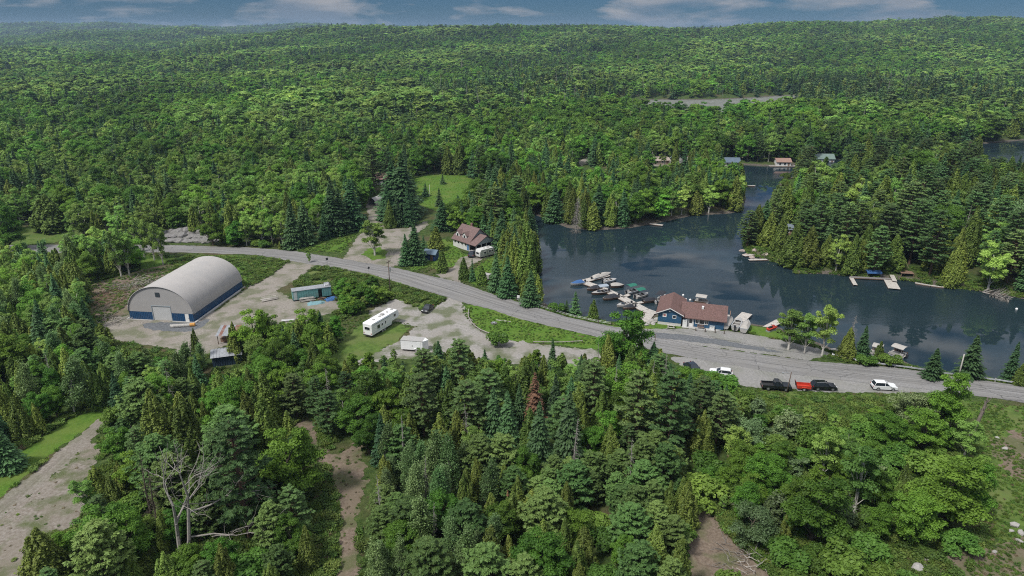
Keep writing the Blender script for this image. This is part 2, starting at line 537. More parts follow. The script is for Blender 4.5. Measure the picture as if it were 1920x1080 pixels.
# ------------------------------------------------------------------ tree models (numpy): crown = many small leaf faces, trunk = tubes
def cards(C, Nn, size, rng, aspect=0.55, along=None, fold=0.25):
    """Diamond leaf faces at C facing Nn; 'along' is the long direction."""
    n = len(C)
    Nn = Nn / (np.linalg.norm(Nn, axis=1, keepdims=True) + 1e-9)
    if along is None: along = rng.normal(size=(n, 3))
    a = along - (along * Nn).sum(1, keepdims=True) * Nn
    a /= np.linalg.norm(a, axis=1, keepdims=True) + 1e-9
    b = np.cross(Nn, a)
    s = np.asarray(size).reshape(-1, 1) * np.ones((n, 1))
    V = np.stack([C + a * s, C + b * s * aspect + Nn * s * fold, C - a * s, C - b * s * aspect + Nn * s * fold], 1).reshape(-1, 3)
    F = np.arange(4 * n).reshape(-1, 4)
    return V, F
class Crown:
    def __init__(s): s.V, s.F, s.t, s.n = [], [], [], 0
    def add(s, V, F, tint):
        s.V.append(V); s.F.append(F + s.n); s.t.append(np.asarray(tint)); s.n += len(V)
    def get(s): return np.concatenate(s.V), np.concatenate(s.F), np.concatenate(s.t)
def rdir(rng, n):
    d = rng.normal(size=(n, 3)); return d / np.linalg.norm(d, axis=1, keepdims=True)

def broadleaf(rng, h, r, clumps, leaves, size, base=0.28, shape=1.0, lean=(0, 0), clump_r=0.36, tw=0.028):
    """Round-headed crown of overlapping leaf clumps carried on limbs."""
    cr_ = Crown(); tk = MB()
    zc, hz = h * (base + 1) / 2, h * (1 - base) / 2
    ex, ey = rng.uniform(.78, 1.18, 2); top_ = rng.uniform(.2, .5); gap = rdir(rng, 3)
    tips = []
    for i in range(clumps):
        d = rdir(rng, 1)[0]
        d[2] = d[2] * 0.95 + 0.06
        if (gap @ d).max() > .93 and i % 5: d = -d          # open pockets in the crown
        k = rng.uniform(0.42, 1.02)
        zz = d[2] * k
        wr = r * (1 - top_ * max(0, zz) ** 1.4) * (1.0 if zz < 0 else shape)
        c = np.array([d[0] * k * wr * ex + lean[0] * (zz + 1) * hz, d[1] * k * wr * ey + lean[1] * (zz + 1) * hz, zc + zz * hz])
        R = r * clump_r * rng.uniform(0.5, 1.3)
        tips.append((c, R))
        q = rdir(rng, leaves)
        q[:, 2] = np.where(q[:, 2] < -0.35, -q[:, 2] * 0.6, q[:, 2])
        rad = R * (0.45 + 0.68 * rng.random_sample((leaves, 1)))
        Cn = c + q * rad * np.array([1.0, 1.0, 0.78])
        Nn = q * 0.7 + np.array([0, 0, 0.55]) + rng.normal(size=q.shape) * 0.42
        V, F = cards(Cn, Nn, size * rng.uniform(0.6, 1.3, leaves), rng, 0.62)
        cr_.add(V, F, np.clip(rng.normal(0.5, 0.2) + rng.normal(0, 0.17, leaves), 0, 1))
    tr = h * tw
    top = h * (base + 0.45)
    tk.tube([(0, 0, -0.4), (lean[0] * 0.3, lean[1] * 0.3, h * base), (lean[0] * hz, lean[1] * hz, top)], [tr * 1.25, tr * 0.9, tr * 0.35], 6)
    for c, R in tips[:max(5, clumps // 3)]:
        z0 = max(h * base * 0.75, c[2] - 0.32 * h)
        mid = (c[0] * 0.45, c[1] * 0.45, z0 + (c[2] - z0) * 0.45)
        tk.tube([(0, 0, z0), mid, tuple(c)], [tr * 0.42, tr * 0.28, tr * 0.1], 4, cap=False)
    return cr_.get(), tk

def spruce(rng, h, r, levels, per, steps, size, skirt=0.05, power=0.85, droop=0.28):
    """Conical conifer: whorls of drooping boughs set with needle sprays."""
    cr_ = Crown(); tk = MB()
    tk.tube([(0, 0, -0.4), (0, 0, h * 0.5), (0, 0, h * 0.985)], [h * 0.016, h * 0.009, h * 0.0015], 6)
    C, Nn, A, S, Tn = [], [], [], [], []
    for i in range(levels):
        t = skirt + (1 - skirt) * (i + rng.uniform(-.3, .3)) / levels
        t = min(max(t, skirt), 0.985)
        L0 = r * (1 - t) ** power * (0.55 + 0.45 * min(1, t / 0.12)) + 0.10 * r * (1 - t)
        nb = max(4, int(per * (0.55 + 0.6 * (1 - t))))
        ph = rng.uniform(0, 6.28)
        for k in range(nb):
            a = ph + 2 * math.pi * k / nb + rng.uniform(-.25, .25)
            Lb = L0 * (rng.uniform(0.5, 1.25) if rng.random_sample() < .8 else rng.uniform(.2, .6))
            out = np.array([math.cos(a), math.sin(a), 0]); side = np.array([-math.sin(a), math.cos(a), 0])
            ns = max(2, int(steps * (0.35 + 0.65 * Lb / r)))
            tb = rng.uniform(0.2, 0.8)
            for q in range(ns):
                s = (q + 0.6) / ns
                z = h * t - droop * Lb * s ** 1.3 + 0.16 * Lb * max(0, s - 0.7)
                for sg in (-1, 1):
                    w = (1 - 0.55 * s) * 0.24 * Lb * rng.uniform(0.5, 1.1)
                    c = out * (Lb * s) + side * sg * w + np.array([0, 0, z - 0.25 * w + rng.uniform(-.05, .05)])
                    C.append(c); A.append(out + side * sg * 0.75 + np.array([0, 0, -0.25]))
                    Nn.append(out * 0.30 + side * sg * 0.3 + np.array([0, 0, 0.9]) + rng.normal(size=3) * 0.22)
                    S.append(size * rng.uniform(0.75, 1.25) * (0.75 + 0.5 * (1 - t)))
                    Tn.append(np.clip(tb * 0.55 + 0.45 * s + rng.normal(0, 0.12), 0, 1))
    C = np.array(C)
    V, F = cards(C, np.array(Nn), np.array(S), rng, 0.5, np.array(A), 0.1)
    cr_.add(V, F, Tn)
    # leader and top tuft
    n = 14
    zt = h * (0.93 + 0.07 * rng.random_sample(n))
    d = rdir(rng, n)
    V, F = cards(np.stack([d[:, 0] * .05 * r, d[:, 1] * .05 * r, zt], 1), d, np.full(n, size * 0.6), rng, 0.4, np.tile([0, 0, 1.0], (n, 1)) + d * .5)
    cr_.add(V, F, np.full(n, 0.8))
    return cr_.get(), tk

def cedar(rng, h, r, n, size, base=0.03):
    """White cedar: several feathery plumes of unequal height round one stem, so the outline is ragged."""
    cr_ = Crown(); tk = MB()
    tk.tube([(0, 0, -0.4), (0, 0, h * 0.4), (0, 0, h * 0.9)], [h * 0.02, h * 0.013, h * 0.003], 6)
    plumes = [(0., 0., 1.0, 0.62)]
    m = rng.randint(5, 8); ph = rng.uniform(0, 6.28)
    for k in range(m):
        a = ph + 2 * math.pi * k / m + rng.uniform(-.4, .4); d = r * rng.uniform(.36, .62)
        plumes.append((d * math.cos(a), d * math.sin(a), rng.uniform(.42, .88), rng.uniform(.34, .5)))
    wts = np.array([hh * rr for _, _, hh, rr in plumes]); cnt = (n * wts / wts.sum()).astype(int)
    for (px, py, hh, rr), k in zip(plumes, cnt):
        t = base + (1 - base) * rng.random_sample(k) ** 1.05
        a = rng.uniform(0, 2 * math.pi, k)
        prof = np.where(t < 0.3, 0.72 + 0.28 * np.sin(t / 0.3 * math.pi / 2), np.clip((1 - t) / 0.7, 0, 1) ** 0.66)
        amp = sum(np.sin(a * kk + t * q1 + p1) * w for kk, q1, p1, w in
                  [(rng.randint(1, 4), rng.uniform(-16, 16), rng.uniform(0, 6.28), 0.16) for _ in range(3)] +
                  [(rng.randint(3, 9), rng.uniform(-50, 50), rng.uniform(0, 6.28), 0.09) for _ in range(6)])
        rad = r * rr * prof * (0.82 + amp) * (1 - 0.35 * rng.random_sample(k) ** 2.5)
        dirv = np.stack([np.cos(a), np.sin(a), np.zeros(k)], 1)
        C = dirv * np.abs(rad)[:, None] + np.array([px, py, 0]) * (1 - .25 * t[:, None]); C[:, 2] = h * hh * t + rng.normal(0, 0.08, k)
        Nn = dirv * 0.7 + np.array([0, 0, 0.5]) + rng.normal(size=(k, 3)) * 0.42
        V, F = cards(C, Nn, size * rng.uniform(0.55, 1.4, k), rng, 0.48, np.array([0, 0, 1.0]) + dirv * 0.6 + rng.normal(size=(k, 3)) * 0.4, 0.2)
        cr_.add(V, F, np.clip(rng.normal(.45, .12) + amp * 1.0 + rng.normal(0, 0.2, k), 0, 1))
    return cr_.get(), tk

def pine(rng, h, r, whorls, per, tufts, size, base=0.32, rise=0.22, dens=1.0, taper=0.62):
    """White pine: irregular tiers of upswept boughs that end in flat needle plumes, daylight between them."""
    cr_ = Crown(); tk = MB()
    bx_, by_ = rng.uniform(-.02, .02, 2) * h
    tk.tube([(0, 0, -0.4), (bx_ * .5, by_ * .5, h * 0.5), (bx_, by_, h * 0.97)], [h * 0.019, h * 0.013, h * 0.002], 6)
    for i in range(whorls):
        t = base + (0.985 - base) * (i + rng.uniform(-.25, .25)) / whorls
        t = min(max(t, base), 0.98)
        env = (0.55 + 0.45 * min(1, (t - base) / 0.22)) * (1 - t) ** taper * 1.35
        nb = rng.randint(max(2, per - 2), per + 2)
        ph = rng.uniform(0, 6.28)
        for k in range(nb):
            a = ph + 2 * math.pi * k / nb + rng.uniform(-.4, .4)
            Lb = r * env * rng.uniform(0.55, 1.2) + 0.25
            out = np.array([math.cos(a), math.sin(a), 0])
            z0 = h * t
            tip_ = out * Lb + np.array([bx_ * t, by_ * t, z0 + Lb * rise * rng.uniform(0.3, 1.4)])
            tk.tube([(bx_ * t, by_ * t, z0), tuple(tip_ * np.array([.55, .55, 0]) + np.array([0, 0, z0 + 0.15 * Lb * rise])), tuple(tip_)], [h * .0045, h * .003, h * .001], 3, cap=False)
            ntf = max(2, int(tufts * (0.4 + 0.6 * Lb / r)))
            for q in range(ntf):
                s = 1 - 0.62 * rng.random_sample() ** 1.3
                pc = np.array([bx_ * t, by_ * t, z0]) + (tip_ - np.array([bx_ * t, by_ * t, z0])) * s
                pc = pc + np.array([-out[1], out[0], 0]) * rng.normal(0, 0.16) * Lb * (1.15 - s * .6)
                m = int(13 * dens)
                d = rdir(rng, m); d[:, 2] = np.abs(d[:, 2]) * 0.8
                C = pc + d * np.array([0.42, 0.42, 0.2]) * size * 2.6 * (0.5 + rng.random_sample((m, 1)) * .6)
                V, F = cards(C, np.array([0, 0, 0.85]) + d * 0.5 + rng.normal(size=(m, 3)) * .35, size * rng.uniform(.6, 1.15, m), rng, 0.4, d + out * 0.5 + np.array([0, 0, 0.35]), 0.1)
                cr_.add(V, F, np.clip(rng.normal(0.5, .16) + rng.normal(0, 0.14, m), 0, 1))
    return cr_.get(), tk

def poplar(rng, h, r, clumps, leaves, size, wind=0.0):
    """Slender young poplar, sparse plumes on thin upright limbs, bent by the wind."""
    cr_ = Crown(); tk = MB()
    def axis(t): return np.array([wind * h * t * t * 0.28, 0, h * t])
    tk.tube([tuple(axis(0) - np.array([0, 0, .4])), tuple(axis(.35)), tuple(axis(.7)), tuple(axis(.97))], [h * .014, h * .010, h * .006, h * .0015], 5)
    for i in range(clumps):
        t = rng.uniform(0.2, 0.98)
        a = rng.uniform(0, 6.28)
        k = r * (0.25 + 0.75 * rng.random_sample()) * math.sin(min(1, (1.08 - t) * 1.5) * math.pi / 2)
        c = axis(t) + np.array([math.cos(a) * k + wind * k * 0.8, math.sin(a) * k, rng.uniform(-.1, .3)])
        st = axis(max(0.1, t - 0.14))
        tk.tube([tuple(st), tuple(c)], [h * .003, h * .001], 3, cap=False)
        m = leaves
        u = rng.normal(size=(m, 3)) * np.array([0.30, 0.24, 0.46]) * r * 0.62
        u[:, 0] += wind * u[:, 2] * 0.5
        C = c + u
        Nn = rng.normal(size=(m, 3)) * 0.6 + np.array([wind * 0.5, -0.2, 0.5])
        V, F = cards(C, Nn, size * rng.uniform(.6, 1.3, m), rng, 0.6, np.array([wind * 0.8, 0, .6]) + rng.normal(size=(m, 3)) * .5, 0.2)
        cr_.add(V, F, np.clip(rng.normal(0.5, .2) + rng.normal(0, 0.2, m), 0, 1))
    return cr_.get(), tk

def shrub(rng, h, r, clumps, leaves, size):
    """Low bush of several stems from the ground."""
    cr_ = Crown(); tk = MB()
    for i in range(clumps):
        a = rng.uniform(0, 6.28); k = r * math.sqrt(rng.random_sample()) * 0.8
        z = h * (0.28 + 0.55 * rng.random_sample() * (1 - (k / r) ** 2 * .7))
        c = np.array([math.cos(a) * k, math.sin(a) * k, z])
        R = r * rng.uniform(.26, .42)
        if i < 7: tk.tube([(c[0] * .15, c[1] * .15, -.2), (c[0] * .6, c[1] * .6, z * .6), tuple(c)], [.045, .03, .01], 4, cap=False)
        q = rdir(rng, leaves); q[:, 2] = np.where(q[:, 2] < -.3, -q[:, 2], q[:, 2])
        C = c + q * R * (0.6 + 0.5 * rng.random_sample((leaves, 1))) * np.array([1, 1, .8])
        C[:, 2] = np.maximum(C[:, 2], 0.05)
        V, F = cards(C, q * .65 + np.array([0, 0, .55]) + rng.normal(size=q.shape) * .45, size * rng.uniform(.6, 1.3, leaves), rng, 0.6)
        cr_.add(V, F, np.clip(rng.normal(0.5, .2) + rng.normal(0, .17, leaves), 0, 1))
    return cr_.get(), tk

def dead_conifer(rng, h, r, n_br, bare_top=True):
    """Grey dead spruce: stem with many thin drooping twigs."""
    tk = MB()
    tk.tube([(0, 0, -.4), (0, 0, h * .5), (0.03 * h, 0, h)], [h * .015, h * .009, h * .002], 6)
    for i in range(n_br):
        t = 0.12 + 0.86 * (i + rng.random_sample()) / n_br
        a = rng.uniform(0, 6.28); Lb = r * (1.08 - t) ** .8 * rng.uniform(.6, 1.15)
        o = np.array([math.cos(a), math.sin(a), 0])
        p0 = np.array([0.03 * h * t, 0, h * t]); p1 = p0 + o * Lb * .55 + np.array([0, 0, .02 * Lb]); p2 = p0 + o * Lb + np.array([0, 0, -.28 * Lb])
        w = max(0.012, h * .0022)
        tk.tube([tuple(p0), tuple(p1), tuple(p2)], [w, w * .75, w * .35], 3, cap=False)
        for q in range(4):
            s = rng.uniform(.35, .95); b = p0 + (p2 - p0) * s
            e = b + np.array([-o[1], o[0], 0]) * rng.choice([-1, 1]) * Lb * .28 + o * Lb * .12 + np.array([0, 0, -.14 * Lb])
            tk.tube([tuple(b), tuple(e)], [w * .6, w * .25], 3, cap=False)
    return tk

def snag(rng, h, spread, depth=4, stems=1, tw=0.018):
    """Bare broad tree, leafless limbs forking again and again."""
    tk = MB()
    def grow(p, d, L, w, lev):
        p = Vector(p); d = Vector(d).normalized()
        mid = p + d * L * .5 + Vector(rng.normal(size=3) * L * .05)
        e = p + d * L + Vector(rng.normal(size=3) * L * .06)
        tk.tube([tuple(p), tuple(mid), tuple(e)], [w, w * .85, w * .62], 6 if lev < 2 else 4, cap=False)
        if lev >= depth: return
        nk = 3 if lev < 2 else 4 if lev < 3 else 3
        for i in range(nk):
            s = rng.uniform(.45, 1.0) if i else 1.0
            q = p + (e - p) * s
            nd = (d * (1.0 if i == 0 else .35) + Vector(rng.normal(size=3)) * spread * (0.45 if i == 0 else 1.0) + Vector((0, 0, .1))).normalized()
            if nd.z < -.15: nd.z *= -.3
            grow(q, nd, L * rng.uniform(.5, .75), w * (.6 if i == 0 else .42), lev + 1)
    for s_ in range(stems):
        off = (0, 0) if stems == 1 else (rng.uniform(-.5, .5), rng.uniform(-.5, .5))
        grow((off[0], off[1], -.4), (off[0] * .25, off[1] * .25, 1), h * .42, h * tw, 0)
    return tk

BARK = P('bark_grey_brown', (0.11, 0.09, 0.07), 0.95, 0.35, 6, bump=0.5, spec=0.1)
BARK_PINE = P('bark_pine', (0.13, 0.085, 0.06), 0.95, 0.35, 5, bump=0.5, spec=0.1)
BARK_BIRCH = P('bark_birch', (0.50, 0.47, 0.42), 0.85, 0.35, 4, spec=0.1, dirt=(0.06, 0.05, 0.04), dirt_amt=0.7)
BARK_DEAD = P('bark_dead', (0.28, 0.255, 0.225), 0.95, 0.3, 5, spec=0.1)
LEAF = {
    'maple': leaf_mat('leaf_maple', (0.041, 0.1113, 0.0133), (0.1623, 0.3235, 0.038)),
    'birch': leaf_mat('leaf_birch', (0.1037, 0.2044, 0.038), (0.2565, 0.4029, 0.0855)),
    'spruce': leaf_mat('needle_spruce', (0.0199, 0.06, 0.0222), (0.0738, 0.1536, 0.0511), 0.6, 0.08),
    'cedar': leaf_mat('leaf_cedar', (0.0512, 0.0994, 0.016), (0.1742, 0.24, 0.042), 0.6, 0.12),
    'pine': leaf_mat('needle_pine', (0.0356, 0.0886, 0.026), (0.1268, 0.2054, 0.058), 0.6, 0.12),
    'poplar': leaf_mat('leaf_poplar', (0.0659, 0.1379, 0.036), (0.2023, 0.3129, 0.115), 0.5, 0.2),
    'shrub': leaf_mat('leaf_shrub', (0.0508, 0.1214, 0.0171), (0.1678, 0.2979, 0.0494)),
    'willow': leaf_mat('leaf_willow', (0.0659, 0.1122, 0.038), (0.174, 0.2448, 0.0997), 0.5, 0.15),
    'sapling': leaf_mat('needle_young_pine', (0.0431, 0.106, 0.026), (0.1436, 0.2379, 0.058), 0.6, 0.15),
    'rust': leaf_mat('needle_rust', (0.085, 0.055, 0.034), (0.235, 0.120, 0.070), 0.7, 0.1),
}
WOOD = {'maple': BARK, 'birch': BARK_BIRCH, 'spruce': BARK, 'cedar': BARK, 'pine': BARK_PINE, 'poplar': BARK_BIRCH, 'shrub': BARK, 'willow': BARK, 'rust': BARK_DEAD, 'sapling': BARK}

# heights and widths of the models; every copy is scaled from these
def model(kind, seed, lod):
    rng = np.random.RandomState(seed * 131 + hash(kind) % 1 + {'maple': 1, 'birch': 2, 'spruce': 3, 'cedar': 4, 'pine': 5, 'poplar': 6, 'shrub': 7, 'willow': 8, 'rust': 9, 'sapling': 10}[kind] * 1000 + lod)
    q = [1.0, 0.36, 0.12][lod]; z = [1.0, 1.62, 2.75][lod]           # fewer, larger faces further off
    if kind == 'maple':
        return broadleaf(rng, 12, 4.3, [72, 44, 26][lod], int([300, 110, 56][lod]), 0.178 * z * [1, 1.25, 1.08][lod], base=0.07, clump_r=[0.27, 0.29, 0.33][lod])
    if kind == 'birch':
        return broadleaf(rng, 12, 2.7, [50, 30, 18][lod], int([190, 74, 44][lod]), 0.158 * z * [1, 1.25, 1.3][lod], base=0.16, clump_r=[0.31, 0.36, 0.44][lod], tw=0.017)
    if kind == 'spruce':
        return spruce(rng, 13, 2.9, [46, 22, 12][lod], [14, 9, 7][lod], [10, 5, 3][lod], 0.30 * [1, 1.2, 1.2][lod] * [1, 1.45, 2.3][lod])
    if kind == 'rust':
        return spruce(rng, 11, 1.9, [30, 18, 12][lod], 9, [6, 4, 3][lod], 0.30 * [1, 1.45, 2.3][lod])
    if kind == 'cedar':
        return cedar(rng, 10, 2.0 + 0.5 * rng.random_sample(), int([15000, 3400, 1080][lod]), 0.162 * z * [1, 1.25, 1.3][lod])
    if kind == 'pine':
        return pine(rng, 16, 4.3, [17, 12, 9][lod], [7, 6, 5][lod], [12, 5, 3][lod], 0.27 * [1, 1.9, 2.9][lod], base=0.2, dens=[1.35, .7, .5][lod])
    if kind == 'sapling':
        return pine(rng, 8, 2.35, [22, 14, 8][lod], [9, 8, 6][lod], [11, 5, 3][lod], 0.195 * [1, 1.95, 3.0][lod], base=0.04, rise=0.85, taper=0.85, dens=[1.3, .7, .5][lod])
    if kind == 'poplar':
        return poplar(rng, 10, 1.7, [56, 26, 14][lod], [110, 48, 26][lod], 0.135 * z * [1, 1.25, 1.25][lod], wind=rng.uniform(0.35, 0.8))
    if kind == 'willow':
        return broadleaf(rng, 7, 3.4, [48, 26, 16][lod], [220, 90, 50][lod], 0.135 * z * [1, 1.25, 1.25][lod], base=0.06, clump_r=0.32)
    return shrub(rng, 3.0, 2.3, [34, 22, 12][lod], [240, 150, 40][lod], 0.13 * z * [1, .9, 1.3][lod])
HEIGHT = {'maple': 12., 'birch': 12., 'spruce': 13., 'cedar': 10., 'pine': 16., 'poplar': 10., 'shrub': 3., 'willow': 7., 'rust': 11., 'sapling': 8.}
RADIUS = {'maple': 4.2, 'birch': 2.7, 'spruce': 2.9, 'cedar': 2.1, 'pine': 4.0, 'poplar': 2.2, 'shrub': 2.3, 'willow': 3.4, 'rust': 1.9, 'sapling': 2.4}
NVAR = {'maple': 6, 'birch': 4, 'spruce': 4, 'cedar': 4, 'pine': 3, 'poplar': 3, 'shrub': 3, 'willow': 2, 'rust': 1, 'sapling': 3}
CROWN, STEM, WHOLE = {}, {}, {}
def tri_fix(tk):
    q = [f for f in tk.f if len(f) == 4]
    return np.array(tk.v), np.array(q)
for kind in HEIGHT:
    for s_ in range(NVAR[kind]):
        for lod in ((0, 1, 2) if kind not in ('rust',) else (0,)):
            (V, F, tt), tk = model(kind, s_, lod)
            if lod == 0:
                CROWN[kind, s_] = mesh_np('crown_' + kind, V, F, LEAF[kind], {'tint': ('FACE', tt)})
                STEM[kind, s_] = tk.mesh('trunk_' + kind, WOOD[kind])
            else:
                tv, tf = tri_fix(tk)
                me = mesh_np('tree_' + kind, np.concatenate([V, tv]), np.concatenate([F, tf + len(V)]), [LEAF[kind], WOOD[kind]],
                             {'tint': ('FACE', np.concatenate([tt, np.full(len(tf), .5)]))})
                me.polygons.foreach_set('material_index', np.concatenate([np.zeros(len(F), np.int32), np.ones(len(tf), np.int32)]))
                WHOLE[kind, s_, lod] = me
# ------------------------------------------------------------------ roads, yards, lawns: thin sheets draped on the ground, ragged edges
def sheet_mat(name, c0, c1, c2=None, rough=0.95, amp=1.6, fine=2.2, bump=0.5, kind='dirt', spec=0.15, weeds=0.0):
    m, N, L = new_mat(name)
    out = N['Material Output']
    b = N['Principled BSDF']; b.inputs['Roughness'].default_value = rough; b.inputs['Specular IOR Level'].default_value = spec
    geo = N.new('ShaderNodeNewGeometry')
    def noise(s, d=6, sc=None, rot=0):
        src = geo.outputs['Position']
        if sc:
            mm = N.new('ShaderNodeMapping'); mm.inputs['Scale'].default_value = sc; mm.inputs['Rotation'].default_value = (0, 0, rot)
            L.new(src, mm.inputs['Vector']); src = mm.outputs['Vector']
        n = N.new('ShaderNodeTexNoise'); n.inputs['Scale'].default_value = s; n.inputs['Detail'].default_value = d
        L.new(src, n.inputs['Vector']); return n
    def ramp(src, p0, a, p1, z):
        r = N.new('ShaderNodeValToRGB')
        r.color_ramp.elements[0].position = p0; r.color_ramp.elements[0].color = a
        r.color_ramp.elements[1].position = p1; r.color_ramp.elements[1].color = z
        L.new(src, r.inputs['Fac']); return r
    def mix(f, a, bcol):
        mx = N.new('ShaderNodeMix'); mx.data_type = 'RGBA'
        L.new(f, mx.inputs['Factor']); L.new(a, mx.inputs['A'])
        if isinstance(bcol, tuple): mx.inputs['B'].default_value = bcol + (1,)
        else: L.new(bcol, mx.inputs['B'])
        return mx.outputs['Result']
    W, K = (1, 1, 1, 1), (0, 0, 0, 1)
    na = noise(fine, 8); nb = noise(0.16, 6); nf = noise(9.0, 3)
    col = ramp(na.outputs['Fac'], 0.3, tuple(c0) + (1,), 0.72, tuple(c1) + (1,)).outputs['Color']
    if c2:
        col = mix(ramp(nb.outputs['Fac'], 0.47, K, 0.64, (0.8, 0.8, 0.8, 1)).outputs['Color'], col, tuple(c2))
    lat = N.new('ShaderNodeAttribute'); lat.attribute_name = 'lat'
    al = N.new('ShaderNodeAttribute'); al.attribute_name = 'run'
    if kind in ('asphalt', 'track'):
        cb = N.new('ShaderNodeCombineXYZ')
        s1 = N.new('ShaderNodeMath'); s1.operation = 'MULTIPLY'; s1.inputs[1].default_value = 1.6
        s2 = N.new('ShaderNodeMath'); s2.operation = 'MULTIPLY'; s2.inputs[1].default_value = 0.035
        L.new(lat.outputs['Fac'], s1.inputs[0]); L.new(al.outputs['Fac'], s2.inputs[0])
        L.new(s1.outputs[0], cb.inputs[0]); L.new(s2.outputs[0], cb.inputs[1])
        ns = N.new('ShaderNodeTexNoise'); ns.inputs['Scale'].default_value = 1.0; ns.inputs['Detail'].default_value = 5
        L.new(cb.outputs[0], ns.inputs['Vector'])
        streak = ramp(ns.outputs['Fac'], 0.38, K, 0.66, (0.6, 0.6, 0.6, 1)).outputs['Color']
        col = mix(streak, col, tuple(x * (0.56 if kind == 'asphalt' else 0.8) for x in c0))
    if kind == 'asphalt':
        # sealed cracks: thin dark lines
        vo = N.new('ShaderNodeTexVoronoi'); vo.feature = 'DISTANCE_TO_EDGE'; vo.inputs['Scale'].default_value = 0.16; vo.inputs['Randomness'].default_value = 1.0
        ds = noise(0.6, 4); 
        vm = N.new('ShaderNodeVectorMath'); vm.operation = 'MULTIPLY_ADD'
        vm.inputs[1].default_value = (2.2, 2.2, 0)
        L.new(ds.outputs['Color'], vm.inputs[0]); L.new(geo.outputs['Position'], vm.inputs[2])
        L.new(vm.outputs[0], vo.inputs['Vector'])
        ck = ramp(vo.outputs['Distance'], 0.004, (0.7, 0.7, 0.7, 1), 0.014, K).outputs['Color']
        gate = ramp(noise(0.05, 3).outputs['Fac'], 0.45, K, 0.6, W).outputs['Color']
        mm_ = N.new('ShaderNodeMath'); mm_.operation = 'MULTIPLY'
        L.new(ck, mm_.inputs[0]); L.new(gate, mm_.inputs[1])
        col = mix(mm_.outputs[0], col, (0.05, 0.05, 0.05))
        # centre joint
        ab = N.new('ShaderNodeMath'); ab.operation = 'ABSOLUTE'
        wob = N.new('ShaderNodeMath'); wob.operation = 'MULTIPLY_ADD'; wob.inputs[1].default_value = 0.5
        L.new(ds.outputs['Fac'], wob.inputs[0]); L.new(lat.outputs['Fac'], wob.inputs[2])
        sb = N.new('ShaderNodeMath'); sb.operation = 'SUBTRACT'; sb.inputs[1].default_value = 0.25
        L.new(wob.outputs[0], sb.inputs[0]); L.new(sb.outputs[0], ab.inputs[0])
        cj = ramp(ab.outputs[0], 0.03, (0.75, 0.75, 0.75, 1), 0.10, K).outputs['Color']
        col = mix(cj, col, (0.055, 0.055, 0.055))
    if weeds:
        wn_ = ramp(noise(0.22, 9).outputs['Fac'], 0.46, K, 0.60, (weeds,) * 3 + (1,)).outputs['Color']
        col = mix(wn_, col, (0.075, 0.095, 0.032))
    if kind in ('dirt', 'track', 'gravel'):
        sp = ramp(nf.outputs['Fac'], 0.62, K, 0.72, (0.7, 0.7, 0.7, 1)).outputs['Color']
        col = mix(sp, col, tuple(min(1, x * 1.5) for x in c1))
    L.new(col, b.inputs['Base Color'])
    if bump:
        bp = N.new('ShaderNodeBump'); bp.inputs['Strength'].default_value = bump; bp.inputs['Distance'].default_value = 0.12
        L.new((nf if kind != 'asphalt' else na).outputs['Fac'], bp.inputs['Height']); L.new(bp.outputs['Normal'], b.inputs['Normal'])
    # ragged edge: the sheet thins out where distance to its border plus noise falls under zero
    de = N.new('ShaderNodeAttribute'); de.attribute_name = 'edge'
    ne = noise(0.55, 9)
    e1 = N.new('ShaderNodeMath'); e1.operation = 'MULTIPLY_ADD'; e1.inputs[1].default_value = amp * 2; e1.inputs[2].default_value = -amp
    L.new(ne.outputs['Fac'], e1.inputs[0])
    e2 = N.new('ShaderNodeMath'); e2.operation = 'ADD'
    L.new(e1.outputs[0], e2.inputs[0]); L.new(de.outputs['Fac'], e2.inputs[1])
    st = N.new('ShaderNodeMath'); st.operation = 'GREATER_THAN'; st.inputs[1].default_value = 0.0
    L.new(e2.outputs[0], st.inputs[0])
    tr = N.new('ShaderNodeBsdfTransparent')
    ms = N.new('ShaderNodeMixShader')
    L.new(st.outputs[0], ms.inputs[0]); L.new(tr.outputs[0], ms.inputs[1]); L.new(b.outputs[0], ms.inputs[2])
    L.new(ms.outputs[0], out.inputs['Surface'])
    return m
def line_coords(x, y, line):
    best = np.full(x.shape, 1e9); lat = np.zeros(x.shape); run = np.zeros(x.shape); acc = 0
    for (ax, ay), (bx, by) in zip(line[:-1], line[1:]):
        ex, ey = bx - ax, by - ay; Ls = math.hypot(ex, ey)
        t = np.clip(((x - ax) * ex + (y - ay) * ey) / Ls ** 2, 0, 1)
        d = np.hypot(x - ax - t * ex, y - ay - t * ey)
        sg = np.sign((x - ax) * ey - (y - ay) * ex)
        m = d < best
        best = np.where(m, d, best); lat = np.where(m, sg * d, lat); run = np.where(m, acc + t * Ls, run); acc += Ls
    return lat, run
BLOCK = []          # (polygon, margin): no trees here
